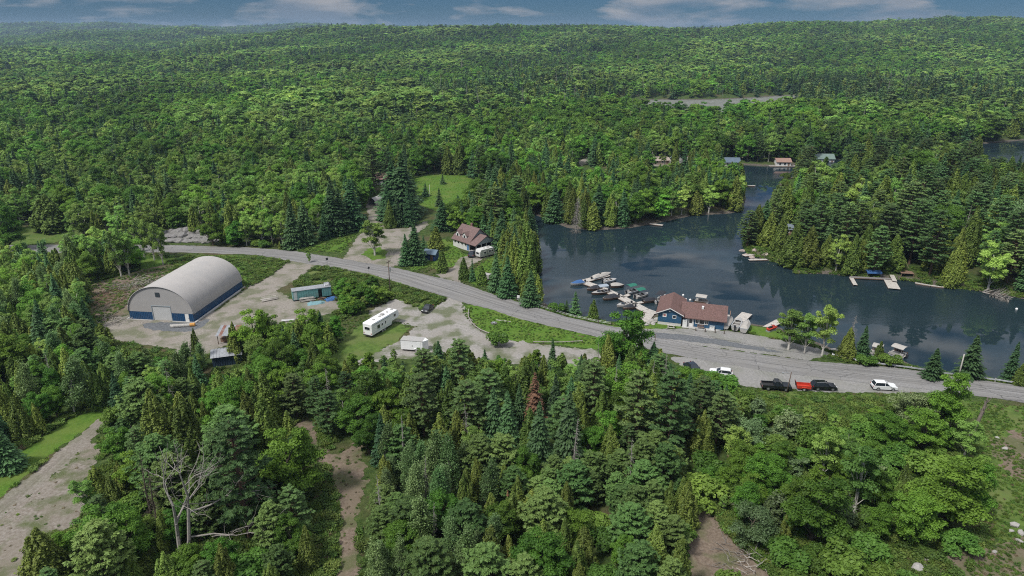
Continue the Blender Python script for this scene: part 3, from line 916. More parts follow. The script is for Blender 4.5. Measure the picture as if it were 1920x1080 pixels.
def sheet(name, poly, mat, dz, label, res=0.8, line=None, over=1.5, block=0.8, kind='structure', flat=None):
    xs, ys = zip(*poly)
    gx = np.arange(min(xs) - over - res, max(xs) + over + 2 * res, res); gy = np.arange(min(ys) - over - res, max(ys) + over + 2 * res, res)
    X, Y = np.meshgrid(gx, gy)
    D = sdpoly(X, Y, poly)
    keep = D > -over
    nx = len(gx)
    ok = keep[:-1, :-1] | keep[1:, :-1] | keep[:-1, 1:] | keep[1:, 1:]
    i, j = np.nonzero(ok)
    F = np.stack([i * nx + j, i * nx + j + 1, (i + 1) * nx + j + 1, (i + 1) * nx + j], -1)
    used = np.unique(F); remap = np.zeros(X.size, int); remap[used] = np.arange(len(used))
    xf, yf, df = X.ravel()[used], Y.ravel()[used], D.ravel()[used]
    Z = T(xf, yf) + dz if flat is None else np.full(xf.shape, flat)
    at = {'edge': ('POINT', df)}
    if line is not None:
        la, ru = line_coords(xf, yf, line); at['lat'] = ('POINT', la); at['run'] = ('POINT', ru)
    o = link(bpy.data.objects.new(name, mesh_np(name, np.stack([xf, yf, Z], 1), remap[F], mat, at, True)))
    tag(o, label, kind=kind)
    if block is not None: BLOCK.append((poly, block))
    return o
M_ASPH = sheet_mat('asphalt_worn', (0.185, 0.178, 0.170), (0.270, 0.262, 0.252), (0.225, 0.215, 0.20), amp=0.7, kind='asphalt', bump=0.15)
M_GRAV = sheet_mat('gravel_yard', (0.19, 0.168, 0.142), (0.290, 0.262, 0.226), (0.215, 0.19, 0.16), amp=1.8, kind='gravel', weeds=0.6)
M_DIRT = sheet_mat('dirt_track', (0.165, 0.142, 0.115), (0.29, 0.262, 0.228), (0.21, 0.185, 0.155), amp=1.6, kind='track', weeds=0.25)
M_BARE = sheet_mat('bare_soil', (0.115, 0.085, 0.062), (0.21, 0.165, 0.125), (0.15, 0.12, 0.085), amp=2.2, kind='dirt', weeds=0.7)
M_GRASS = sheet_mat('lawn_grass', (0.050, 0.108, 0.013), (0.100, 0.178, 0.024), (0.108, 0.152, 0.030), amp=1.4, kind='lawn', fine=1.5)
M_MEADOW = sheet_mat('meadow_grass', (0.050, 0.090, 0.018), (0.108, 0.165, 0.034), (0.120, 0.142, 0.046), amp=2.0, kind='lawn', fine=0.8)
M_PARK = sheet_mat('packed_gravel', (0.19, 0.183, 0.172), (0.275, 0.265, 0.25), (0.23, 0.22, 0.20), amp=1.4, kind='gravel', weeds=0.2)
M_STONY = sheet_mat('stony_soil', (0.145, 0.12, 0.095), (0.265, 0.238, 0.205), (0.18, 0.155, 0.12), amp=2.2, kind='dirt', weeds=0.85)
M_STONE = sheet_mat('crushed_stone', (0.085, 0.09, 0.095), (0.16, 0.165, 0.17), None, amp=1.0, kind='gravel')
M_PALEG = sheet_mat('pale_gravel', (0.21, 0.195, 0.175), (0.32, 0.30, 0.275), (0.24, 0.22, 0.19), amp=2.2, kind='gravel', weeds=0.75)

ROAD_MID = gp([(-400, 470), (150, 467), (300, 466), (420, 469), (545, 478), (640, 494), (750, 515), (850, 545), (960, 579), (1080, 610), (1200, 640), (1350, 668), (1500, 690), (1650, 706), (1800, 722), (1920, 737), (2300, 790)])
# grass verges and lawns first, gravel over them, asphalt last
sheet('verge_grass', gp([(262, 480), (420, 478), (540, 490), (505, 520), (470, 540), (440, 500), (420, 482), (330, 478), (300, 500), (265, 520)]), M_GRASS, 0.015, 'grass verge behind the arched barn', block=1.5)
sheet('verge_grass', gp([(590, 500), (640, 505), (700, 515), (790, 543), (835, 560), (790, 580), (740, 560), (690, 560), (620, 540), (560, 530)]), M_MEADOW, 0.015, 'weedy verge below the main road', block=None)
sheet('verge_grass', gp([(560, 470), (640, 473), (655, 455), (690, 415), (672, 412), (640, 440), (600, 455)]), M_GRASS, 0.015, 'grass bank above the road junction', block=1.0)
sheet('lawn', gp([(775, 333), (800, 327), (870, 328), (900, 345), (925, 350), (880, 395), (830, 400), (790, 385), (770, 360)]), M_GRASS, 0.015, 'mown lawn with small spruces', block=1.5)
sheet('lawn', gp([(812, 468), (828, 448), (850, 455), (868, 478), (885, 478), (852, 500), (820, 505), (800, 500), (775, 508), (752, 495), (770, 480)]), M_GRASS, 0.015, 'lawn beside the red roofed house', block=None)
sheet('lawn', gp([(895, 500), (915, 485), (955, 480), (965, 510), (925, 530), (890, 535), (872, 520)]), M_GRASS, 0.015, 'small lawn beside the house trailer', block=None)
sheet('lawn', gp([(862, 572), (905, 572), (975, 598), (1045, 615), (1115, 632), (1170, 650), (1110, 655), (1040, 645), (975, 642), (925, 632), (893, 618), (872, 598)]), M_GRASS, 0.02, 'grassy triangle between road and gravel lot', block=0.5)
sheet('lawn', gp([(1375, 600), (1420, 610), (1465, 622), (1500, 640), (1440, 632), (1400, 622), (1360, 615)]), M_GRASS, 0.015, 'strip of lawn on the lake shore', block=0.5)
sheet('lawn', gp([(1100, 607), (1190, 608), (1235, 598), (1290, 612), (1260, 618), (1180, 617)]), M_GRASS, 0.015, 'grass strip in front of the blue store', block=0.5)
sheet('meadow', gp([(1400, 733), (1560, 738), (1700, 738), (1860, 758), (2100, 775), (2100, 1090), (1860, 1090), (1870, 990), (1840, 900), (1790, 830), (1700, 775), (1560, 765), (1440, 752)]), M_MEADOW, 0.015, 'rough meadow between road and bushes', res=1.0, block=None)
sheet('stony_ground', gp([(1680, 1060), (1780, 1040), (1880, 1020), (1990, 960), (2060, 1020), (2000, 1150), (1700, 1150), (1620, 1095)]), M_BARE, 0.02, 'bare stony ground at the meadow edge', block=None)
sheet('stony_ground', gp([(1850, 830), (1930, 800), (2000, 840), (2000, 930), (1900, 900)]), M_BARE, 0.022, 'sandy patch in the meadow', block=None)
sheet('gravel_yard', gp([(178, 620), (205, 600), (248, 592), (370, 596), (410, 580), (470, 535), (545, 488), (600, 492), (575, 512), (520, 545), (545, 562), (640, 566), (650, 578), (600, 592), (555, 608), (505, 622), (440, 640), (380, 668), (345, 700), (318, 690), (330, 655), (280, 648), (215, 640)]), M_GRAV, 0.03, 'gravel yard around the arched barn', block=0.5)
sheet('bare_soil', gp([(170, 535), (215, 520), (290, 500), (330, 495), (300, 525), (250, 560), (240, 590), (200, 605), (170, 590)]), M_BARE, 0.022, 'bare soil with brush behind the barn', block=1.0)
sheet('crushed_stone_apron', gp([(268, 606), (372, 604), (395, 598), (380, 614), (355, 622), (310, 622), (270, 616)]), M_STONE, 0.045, 'dark crushed stone apron at the barn door', block=0.5)
sheet('side_road', gp([(638, 490), (655, 468), (682, 430), (692, 405), (686, 385), (697, 376), (716, 380), (714, 405), (722, 430), (765, 428), (800, 415), (805, 422), (770, 445), (752, 468), (756, 497), (730, 500)]), M_GRAV, 0.03, 'gravel side road with turning loop', block=0.8)
sheet('driveway', gp([(815, 516), (846, 503), (858, 488), (880, 476), (925, 468), (935, 474), (902, 487), (880, 500), (866, 520), (862, 532)]), M_GRAV, 0.03, 'gravel driveway of the red roofed house', block=0.8)
sheet('gravel_lot', gp([(690, 585), (742, 560), (800, 585), (820, 575), (842, 556), (866, 566), (878, 595), (905, 622), (960, 640), (1030, 648), (1110, 655), (1180, 668), (1130, 690), (1000, 690), (900, 672), (820, 678), (760, 672), (700, 678), (650, 690), (690, 662), (750, 640), (780, 612), (735, 600), (700, 605)]), M_PALEG, 0.03, 'pale gravel lot around the white trailers', block=0.5)
sheet('lot_grass', gp([(640, 640), (690, 600), (705, 612), (740, 606), (770, 615), (745, 640), (690, 668), (640, 690), (610, 690)]), M_MEADOW, 0.04, 'patchy grass under the long trailer', block=0.8)
sheet('store_apron', gp([(1190, 617), (1260, 616), (1350, 618), (1395, 624), (1460, 638), (1530, 652), (1560, 664), (1520, 676), (1400, 660), (1290, 645), (1200, 632)]), M_PARK, 0.03, 'gravel apron in front of the lakeside store', block=0.5)
sheet('parking_strip', gp([(1250, 668), (1320, 672), (1420, 690), (1600, 712), (1760, 722), (1780, 735), (1700, 737), (1560, 736), (1420, 728), (1350, 715), (1290, 695)]), M_PARK, 0.03, 'gravel parking strip below the road', block=0.8)
sheet('verge_grass', gp([(-140, 930), (0, 876), (130, 785), (182, 766), (198, 778), (95, 852), (0, 932), (-140, 1005)]), M_GRASS, 0.018, 'grass verge along the dirt track', block=0.3)
sheet('dirt_road', gp([(-140, 1010), (0, 938), (95, 858), (192, 782), (210, 784), (172, 826), (110, 888), (15, 966), (-120, 1058)]), M_DIRT, 0.03, 'rutted dirt track at the wood edge', line=gp([(-130, 1045), (10, 960), (100, 880), (202, 784)]), block=0.8)
sheet('stony_ground', gp([(-140, 1020), (14, 958), (106, 882), (170, 822), (190, 840), (165, 900), (175, 950), (130, 990), (60, 1020), (50, 1110), (-140, 1160)]), M_STONY, 0.025, 'stony bare ground beside the dirt track', block=0.6)
sheet('footpath', gp([(552, 800), (575, 780), (590, 800), (600, 835), (632, 856), (668, 826), (684, 836), (684, 900), (668, 960), (672, 1120), (632, 1120), (640, 960), (620, 880), (585, 850)]), M_BARE, 0.025, 'bare path between the young poplars', block=0.5)
sheet('bare_soil', gp([(1290, 960), (1330, 960), (1370, 1010), (1420, 1060), (1480, 1110), (1290, 1110)]), M_BARE, 0.025, 'bare soil under the foreground bushes', block=0.4)
sheet('main_road', gp([(-400, 462), (150, 459), (300, 459), (400, 462), (480, 465), (545, 470), (640, 485), (750, 504), (800, 516), (863, 530), (927, 553), (1007, 577), (1060, 592), (1120, 606), (1210, 624), (1300, 647), (1400, 661), (1520, 677), (1600, 683), (1700, 692), (1800, 705), (1920, 723), (2300, 780),
                       (2300, 805), (1920, 755), (1800, 738), (1700, 727), (1600, 716), (1420, 694), (1300, 672), (1200, 652), (1113, 630), (1040, 614), (973, 598), (923, 581), (870, 568), (837, 557), (780, 540), (693, 514), (640, 504), (545, 490), (480, 478), (400, 475), (300, 473), (150, 474), (-400, 478)]),
      M_ASPH, 0.045, 'worn grey asphalt road past the lake', line=ROAD_MID, res=0.7, over=0.8, block=1.2)
sheet('asphalt_patch', gp([(1195, 622), (1290, 628), (1330, 634), (1420, 650), (1480, 664), (1400, 654), (1290, 640), (1200, 630)]), M_STONE, 0.06, 'dark patched asphalt at the store front', block=None)
sheet('concrete_pad', gp([(1332, 622), (1400, 633), (1396, 643), (1330, 632)]), M_PARK, 0.075, 'pale concrete pad at the boat trailers', res=0.4, over=0.3, block=None)
sheet('traffic_island', gp([(678, 478), (690, 466), (712, 464), (727, 472), (722, 484), (700, 488)]), M_GRASS, 0.05, 'grass island with a lone tree', res=0.5, block=None)
M_MARSH = sheet_mat('marsh_reeds', (0.10, 0.11, 0.085), (0.21, 0.21, 0.19), (0.15, 0.155, 0.13), amp=18.0, kind='gravel', fine=0.25)
sheet('marsh', RIVER, M_MARSH, 0, 'pale flooded marsh far back in the woods', res=5.0, over=3.0, block=None, flat=WATER_Z + 0.06)
sheet('old_clearing', gp([(10, 442), (60, 420), (130, 420), (155, 440), (100, 456), (20, 458)]), M_MEADOW, 0.03, 'overgrown clearing above the left woods', res=1.2, block=0.5)
sheet('far_lane', gp([(1083, 303), (1100, 296), (1122, 294), (1128, 299), (1105, 307), (1090, 312)]), M_GRAV, 0.05, 'short stretch of gravel lane in the woods', block=2)
sheet('far_yard', gp([(1195, 312), (1230, 300), (1290, 303), (1330, 306), (1370, 305), (1480, 308), (1360, 312), (1290, 316)]), M_GRAV, 0.05, 'sandy yard of the far cottages', block=2)
# ------------------------------------------------------------------ materials for built things
WHITE = P('white_paint', (0.72, 0.72, 0.70), 0.45, 0.05, 2, dirt=(0.45, 0.42, 0.36), dirt_amt=0.3)
SIDING = P('white_siding', (0.62, 0.61, 0.58), 0.6, 0.06, 2, dirt=(0.40, 0.38, 0.33), dirt_amt=0.3)
GREYSID = P('grey_siding', (0.30, 0.34, 0.36), 0.6, 0.08, 2)
BLUEWALL = P('blue_wall', (0.022, 0.085, 0.165), 0.55, 0.15, 2, dirt=(0.10, 0.12, 0.14), dirt_amt=0.25)
BARNBLUE = P('blue_steel', (0.012, 0.062, 0.150), 0.4, 0.12, 2, dirt=(0.08, 0.10, 0.13), dirt_amt=0.25)
FABRIC = P('barn_fabric', (0.37, 0.347, 0.322), 0.8, 0.04, 0.5, dirt=(0.31, 0.305, 0.295), dirt_amt=0.5)
FABRIC2 = P('barn_fabric_end', (0.35, 0.335, 0.32), 0.8, 0.05, 0.5)
SHINGLE = P('red_brown_shingle', (0.148, 0.090, 0.080), 0.9, 0.30, 4, bump=0.4, spec=0.1, dirt=(0.12, 0.08, 0.065), dirt_amt=0.6)
SHINGLE2 = P('house_shingle', (0.165, 0.112, 0.102), 0.9, 0.30, 4, bump=0.4, spec=0.1)
GREENROOF = P('green_metal_roof', (0.13, 0.18, 0.155), 0.6, 0.12, 1)
BLUEROOF = P('blue_metal_roof', (0.09, 0.125, 0.165), 0.6, 0.12, 1)
ORANGEROOF = P('orange_roof', (0.27, 0.165, 0.125), 0.8, 0.15, 2)
GREYROOF = P('grey_roof', (0.30, 0.29, 0.28), 0.8, 0.15, 2)
STEELROOF = P('pale_metal_roof', (0.30, 0.31, 0.32), 0.5, 0.2, 2, metal=0.2, dirt=(0.22, 0.20, 0.18), dirt_amt=0.5)
RUST = P('rusty_metal', (0.20, 0.092, 0.065), 0.8, 0.35, 3, dirt=(0.28, 0.25, 0.23), dirt_amt=0.7)
GLASS = P('dark_glass', (0.018, 0.024, 0.030), 0.12, 0.1, 1, spec=0.8)
TRIM = P('white_trim', (0.74, 0.73, 0.70), 0.5, 0.04, 2)
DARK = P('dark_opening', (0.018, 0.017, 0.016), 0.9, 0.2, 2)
TEAL = P('teal_paint', (0.13, 0.31, 0.30), 0.6, 0.12, 1.5, dirt=(0.20, 0.22, 0.20), dirt_amt=0.5)
CONCRETE = P('concrete', (0.40, 0.385, 0.36), 0.9, 0.12, 2, bump=0.2)
DOCKWOOD = P('weathered_dock_wood', (0.44, 0.405, 0.36), 0.9, 0.2, 3, dirt=(0.22, 0.20, 0.17), dirt_amt=0.5)
BROWNWOOD = P('brown_wood', (0.20, 0.125, 0.085), 0.85, 0.25, 3)
POLEWOOD = P('utility_pole_wood', (0.12, 0.085, 0.065), 0.95, 0.25, 3)
STEEL = P('galvanised_steel', (0.44, 0.45, 0.46), 0.45, 0.1, 3, metal=0.6)
TYRE = P('black_rubber', (0.018, 0.018, 0.018), 0.85, 0.1, 3)
RIM = P('wheel_rim', (0.45, 0.46, 0.47), 0.35, 0.1, 3, metal=0.7)
CARBLACK = P('black_car_paint', (0.010, 0.011, 0.013), 0.16, 0.1, 1, spec=0.7)
CARNAVY = P('navy_car_paint', (0.016, 0.026, 0.040), 0.16, 0.1, 1, spec=0.7)
CARWHITE = P('white_car_paint', (0.70, 0.70, 0.69), 0.22, 0.03, 1)
REDPAINT = P('red_paint', (0.46, 0.045, 0.022), 0.45, 0.12, 2)
LAMPW = P('headlight', (0.7, 0.7, 0.68), 0.15, 0.02, 1)
LAMPR = P('taillight', (0.35, 0.015, 0.012), 0.2, 0.05, 1)
HULLW = P('boat_white', (0.36, 0.345, 0.32), 0.3, 0.05, 2)
HULLD = P('boat_dark_hull', (0.10, 0.065, 0.045), 0.35, 0.1, 2)
CANV = {'blue': P('blue_canvas', (0.035, 0.105, 0.26), 0.85, 0.12, 2), 'green': P('green_canvas', (0.015, 0.135, 0.090), 0.85, 0.12, 2), 'black': P('black_canvas', (0.020, 0.022, 0.028), 0.85, 0.2, 2),
        'beige': P('beige_canvas', (0.36, 0.335, 0.30), 0.85, 0.1, 2), 'grey': P('grey_canvas', (0.28, 0.32, 0.36), 0.85, 0.1, 2), 'inside': P('boat_inside', (0.16, 0.14, 0.125), 0.8, 0.2, 2)}
ROCK = P('grey_rock', (0.20, 0.19, 0.18), 0.95, 0.28, 1.6, bump=0.7, spec=0.15, dirt=(0.12, 0.12, 0.09), dirt_amt=0.5)
PALEROCK = P('pale_rock', (0.34, 0.32, 0.295), 0.95, 0.18, 1.6, bump=0.5, spec=0.15)

def frame(name, p0, p1, label, cat, z=None, group=None):
    """Empty at the ground point seen at p0, x axis towards p1."""
    a, b = g(*p0), g(*p1)
    rz = math.atan2(b[1] - a[1], b[0] - a[0])
    zz = T1(*a) if z is None else z
    return tag(empty(name, (a[0], a[1], zz), rz), label, cat, group)
def foot(root, x0, x1, y0, y1, m=1.0):
    c, s = math.cos(root.rotation_euler.z), math.sin(root.rotation_euler.z)
    ox, oy = root.location.x, root.location.y
    BLOCK.append(([(ox + x * c - y * s, oy + x * s + y * c) for x, y in ((x0, y0), (x1, y0), (x1, y1), (x0, y1))], m))
def bx(name, mat, parent, *a, bevel=0.0): return MB().box(*a).build(name, mat, parent, bevel=bevel)
def gable_roof(name, mat, parent, x0, x1, y0, y1, ze, zr, over=0.35, th=0.14, axis='x', trim=None):
    """Two roof slopes with thickness; ridge along axis."""
    o = None
    if axis == 'x':
        ym = (y0 + y1) / 2; sl = (zr - ze) / (ym - y0)
        prof = [(y0 - over, ze - over * sl), (ym, zr), (y1 + over, ze - over * sl), (y1 + over, ze - over * sl + th), (ym, zr + th), (y0 - over, ze - over * sl + th)]
        o = MB().prism(prof, 'x', x0 - over, x1 + over).build(name, mat, parent)
    else:
        xm = (x0 + x1) / 2; sl = (zr - ze) / (xm - x0)
        prof = [(x0 - over, ze - over * sl), (xm, zr), (x1 + over, ze - over * sl), (x1 + over, ze - over * sl + th), (xm, zr + th), (x0 - over, ze - over * sl + th)]
        o = MB().prism(prof, 'y', y0 - over, y1 + over).build(name, mat, parent)
    return o
def gable_wall(name, mat, parent, x0, x1, y0, y1, ze, zr, axis='x', z0=-0.3):
    """Closed body of a gabled building."""
    if axis == 'x':
        ym = (y0 + y1) / 2
        return MB().prism([(y0, z0), (y1, z0), (y1, ze), (ym, zr), (y0, ze)], 'x', x0, x1).build(name, mat, parent)
    xm = (x0 + x1) / 2
    return MB().prism([(x0, z0), (x1, z0), (x1, ze), (xm, zr), (x0, ze)], 'y', y0, y1).build(name, mat, parent)
def window(parent, x0, x1, z0, z1, y, side='y-', fr=0.09, frame_mat=None, mull=0, glass=None):
    """Framed window proud of a wall: side y- (front) or x+ / x- (ends; then x0,x1 are y values and y the wall's x)."""
    fm = frame_mat or TRIM
    def b(mb, a0, a1, c0, c1, d0, d1):
        if side == 'y-': mb.box(a0, a1, y - d1, y - d0, c0, c1)
        elif side == 'x+': mb.box(y + d0, y + d1, a0, a1, c0, c1)
        else: mb.box(y - d1, y - d0, a0, a1, c0, c1)
    mb = MB()
    b(mb, x0 - fr, x1 + fr, z0 - fr, z0, 0.003, .07); b(mb, x0 - fr, x1 + fr, z1, z1 + fr, 0.003, .07)
    b(mb, x0 - fr, x0, z0, z1, 0.003, .068); b(mb, x1, x1 + fr, z0, z1, 0.003, .068)
    for k in range(mull):
        xm = x0 + (x1 - x0) * (k + 1) / (mull + 1); b(mb, xm - .03, xm + .03, z0, z1, 0.003, .06)
    w = mb.build('window', fm, parent)
    m2 = MB(); b(m2, x0, x1, z0, z1, 0.002, .03); m2.build('pane', glass or GLASS, w)
    return w
def corrugated(name, mat, parent, p0, p1, z0, z1, pitch=0.45, depth=0.05):
    """Ribbed metal wall from p0 to p1 in plan."""
    dx, dy = p1[0] - p0[0], p1[1] - p0[1]; L_ = math.hypot(dx, dy); ux, uy = dx / L_, dy / L_; nx, ny = uy, -ux
    n = max(2, int(L_ / pitch)); V, F = [], []
    pts = []
    for i in range(n):
        for f, d in ((0, 0), (.55, 0), (.62, depth), (.93, depth)):
            s = (i + f) / n * L_; pts.append((p0[0] + ux * s + nx * d, p0[1] + uy * s + ny * d))
    pts.append(p1)
    mb = MB()
    for a, b in zip(pts[:-1], pts[1:]): mb.quad((a[0], a[1], z0), (b[0], b[1], z0), (b[0], b[1], z1), (a[0], a[1], z1))
    return mb.build(name, mat, parent)

# ------------------------------------------------------------------ arched fabric barn
def build_barn():
    a = g(245, 598)
    r = tag(empty('fabric_barn', (a[0], a[1], 0), math.radians(-7)), 'big arched barn of pale grey fabric on blue steel base walls', 'barn')
    W, Lg, hb, ha = 16.4, 23.6, 2.1, 6.5
    foot(r, -0.5, W + 0.5, -0.5, Lg + 0.5, 1.5)
    N_ = 40
    def arc(off=0.0): return [(W / 2 - (W / 2 + off) * math.cos(math.pi * i / N_), hb + (ha + off) * math.sin(math.pi * i / N_)) for i in range(N_ + 1)]
    mb = MB(); n_sec = 8; ys = []
    for k in range(n_sec * 4 + 1):
        ys.append(-0.15 + (Lg + 0.3) * k / (n_sec * 4))
    rows = []
    for k, y in enumerate(ys):
        sag = -0.025 * (1 - abs(math.cos(math.pi * k / 4)))       # cloth dips between its hoops
        rows.append([(p[0], y, p[1]) for p in arc(0.06 + sag)])
    n0 = 0
    for row in rows: mb.v += row
    m = N_ + 1
    for k in range(len(ys) - 1):
        for i in range(N_): mb.f.append((k * m + i, k * m + i + 1, (k + 1) * m + i + 1, (k + 1) * m + i))
    roof = mb.build('fabric_cover', FABRIC, r, smooth=True)
    for k in range(n_sec + 1):
        y = -0.12 + (Lg + 0.24) * k / n_sec
        MB().tube([(p[0], y, p[1]) for p in arc(0.055)], 0.02, 5).build('hoop', FABRIC2, roof, smooth=True)
    MB().tube([(p[0], -0.16, p[1]) for p in arc(0.10)], 0.09, 6).build('edge_trim', FABRIC2, r, smooth=True)
    d0, d1, dh = 6.0, 10.9, 3.7
    pts = arc(0.0)
    def top(x):
        c = (W / 2 - x) / (W / 2); return hb + ha * math.sqrt(max(0, 1 - c * c))
    for nm, yy in (('end_wall', 0.0), ('end_wall', Lg)):
        mb = MB()
        if yy == 0.0:
            L0 = [(d0, hb)] + [(d0, top(d0))] + [p for p in pts if p[0] < d0 - .01][::-1]
            mb.prism(L0, 'y', yy, yy + .05)
            mb.prism([(d0, dh), (d0, top(d0))] + [p for p in pts if d0 + .01 < p[0] < d1 - .01] + [(d1, top(d1)), (d1, dh)], 'y', yy, yy + .05)
            mb.prism([(d1, hb), (d1, top(d1))] + [p for p in pts if p[0] > d1 + .01], 'y', yy, yy + .05)
        else: mb.prism(pts, 'y', yy, yy + .05)
        mb.build(nm, FABRIC2, r)
    corrugated('base_wall', BARNBLUE, r, (0, 0), (d0, 0), 0, hb)
    corrugated('base_wall', BARNBLUE, r, (d1, 0), (W, 0), 0, hb)
    corrugated('base_wall', BARNBLUE, r, (W, 0.02), (W, Lg), 0, hb)
    corrugated('base_wall', BARNBLUE, r, (0, Lg), (0, 0.02), 0, hb)
    corrugated('base_wall', BARNBLUE, r, (W, Lg), (0, Lg), 0, hb)
    for x0, x1, y0, y1 in ((W + .06, W + .14, -.1, Lg), (-.14, -.06, -.1, Lg)): bx('wall_cap', FABRIC2, r, x0, x1, y0, y1, hb - .06, hb + .1)
    # roll-up door: slats
    dr = MB()
    for k in range(12):
        z0 = 0.02 + dh / 12 * k
        dr.box(d0 + .12, d1 - .12, .06, .12 + .02 * (k % 2), z0, z0 + dh / 12 - .015)
    door = dr.build('roller_door', P('door_grey', (0.50, 0.50, 0.49), 0.5, 0.05, 2), r)
    fr = MB().box(d0 - .02, d0 + .12, -.06, .1, 0, dh).box(d1 - .12, d1 + .02, -.06, .1, 0, dh).box(d0 - .02, d1 + .02, -.07, .1, dh, dh + .16)
    fr.build('door_frame', GREYSID, r)
    pd = bx('side_door', TRIM, r, 14.3, 15.25, -.1, -.055, 0.02, 2.02)
    bx('handle', DARK, pd, 15.08, 15.16, -.15, -.1, 1.0, 1.1)
    v = MB()
    for k in range(6): v.box(7.65, 8.75, -.07, -.02, 6.1 + .18 * k, 6.1 + .18 * k + .12)
    vent = bx('vent', DARK, r, 7.6, 8.8, -.03, -.005, 6.05, 7.2)
    v.build('louvre', P('vent_grey', (0.05, 0.065, 0.075), 0.5), vent)
    bx('concrete_curb', CONCRETE, r, W + .25, W + .75, -.4, Lg + .2, -.2, .3, bevel=.03)
    bx('concrete_curb', CONCRETE, r, -.75, -.25, -.4, Lg + .2, -.2, .3, bevel=.03)
    for x0, x1 in ((-.75, d0 - .1), (d1 + .1, W + .75)): bx('concrete_curb', CONCRETE, r, x0, x1, -.42, -.12, -.2, .14)
build_barn()
# culvert pipe lying before the barn
p0, p1 = g(320, 614), g(366, 611)
pr = tag(empty('culvert_pipe', (p0[0], p0[1], T1(*p0)), math.atan2(p1[1] - p0[1], p1[0] - p0[0])), 'long pale culvert pipe with an orange end before the barn door', 'pipe')
Lp = math.hypot(p1[0] - p0[0], p1[1] - p0[1])
mbp = MB()
for i in range(24): mbp.tube([(Lp * .8 * i / 24, 0, .42), (Lp * .8 * (i + .6) / 24, 0, .42)], [.38, .40], 12, cap=False)
mbp.build('barrel', P('pale_pipe', (0.55, 0.52, 0.47), 0.7), pr, smooth=True)
MB().tube([(Lp * .80, 0, .42), (Lp, 0, .42)], [.44, .46], 12).build('collar', P('orange_collar', (0.50, 0.24, 0.05), 0.7), pr)
foot(pr, -1, Lp + 1, -1, 1, 1)

# ------------------------------------------------------------------ house with dormers
def build_house():
    a = g(850, 461)
    r = tag(empty('house', (a[0], a[1], T1(*a)), math.radians(-46.7)), 'white house with red shingle roof, two dormers and an open porch', 'house')
    W, D, he, hr = 8.0, 8.6, 2.7, 6.4
    foot(r, -1.5, 12, -1.2, D + 1, 1.0)
    gable_wall('wall', SIDING, r, 0, W, 0, D, he, hr)
    rf = gable_roof('roof', SHINGLE2, r, 0, W, 0, D, he, hr, 0.45, .16)
    bx('chimney', P('chimney_brick', (0.22, 0.12, 0.10), 0.9, .2, 4), rf, 2.2, 2.8, 5.6, 6.2, 4.6, 6.9)
    # gable end facing the porch in grey siding
    MB().prism([(0.02, he), (D - .02, he), (D / 2, hr - .02)], 'x', W, W + .04).build('gable', GREYSID, r)
    for x in (.7, 2.4, 4.2, 6.0): window(r, x, x + .75, 1.35, 2.25, 0)
    bx('door', P('blue_door', (0.10, 0.20, 0.36), 0.5), r, 6.95, 7.9, -.05, -.002, .1, 2.2)
    for xc in (1.5, 4.9):
        w, yb = 1.0, 0.75
        zb = he + yb * (hr - he) / (D / 2)
        d = MB().prism([(xc - w, zb - .5), (xc + w, zb - .5), (xc + w, zb + 1.0), (xc, zb + 1.95), (xc - w, zb + 1.0)], 'y', yb, yb + 2.6).build('dormer', SIDING, rf)
        gable_roof('dormer_roof', SHINGLE2, rf, xc - w, xc + w, yb, yb + 3.1, zb + 1.0, zb + 1.95, .22, .1, 'y')
        window(rf, xc - .38, xc + .38, zb + .05, zb + 1.0, yb)
    # porch
    pr_ = gable_roof('porch_roof', SHINGLE2, r, W - .35, W + 3.4, -.25, D + .25, 2.55, 4.75, .35, .14)
    MB().prism([(-.25, 2.5), (D + .25, 2.5), (D / 2, 4.6)], 'x', W + 3.3, W + 3.38).build('porch_gable', GREYSID, r)
    bx('porch_floor', CONCRETE, r, W + .01, W + 3.5, -.2, D + .2, -.3, .22)
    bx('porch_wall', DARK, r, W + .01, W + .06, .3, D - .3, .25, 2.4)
    for k in range(5): bx('post', TRIM, r, W + 3.2, W + 3.36, .0 + k * (D - .16) / 4, .16 + k * (D - .16) / 4, .22, 2.52)
    for k in range(4):
        y0 = .2 + k * (D - .16) / 4
        if k != 1: bx('railing', TRIM, r, W + 3.25, W + 3.3, y0, y0 + (D - .16) / 4 - .2, .85, .95)
    bx('annex', SIDING, r, -1.7, -.01, 2.2, 6.4, -.3, 2.2)
    MB().prism([(2.0, 2.4), (6.6, 2.4), (6.6, 2.5), (2.0, 2.5)], 'x', -1.9, -.02).build('annex_roof', GREYROOF, r)
build_house()

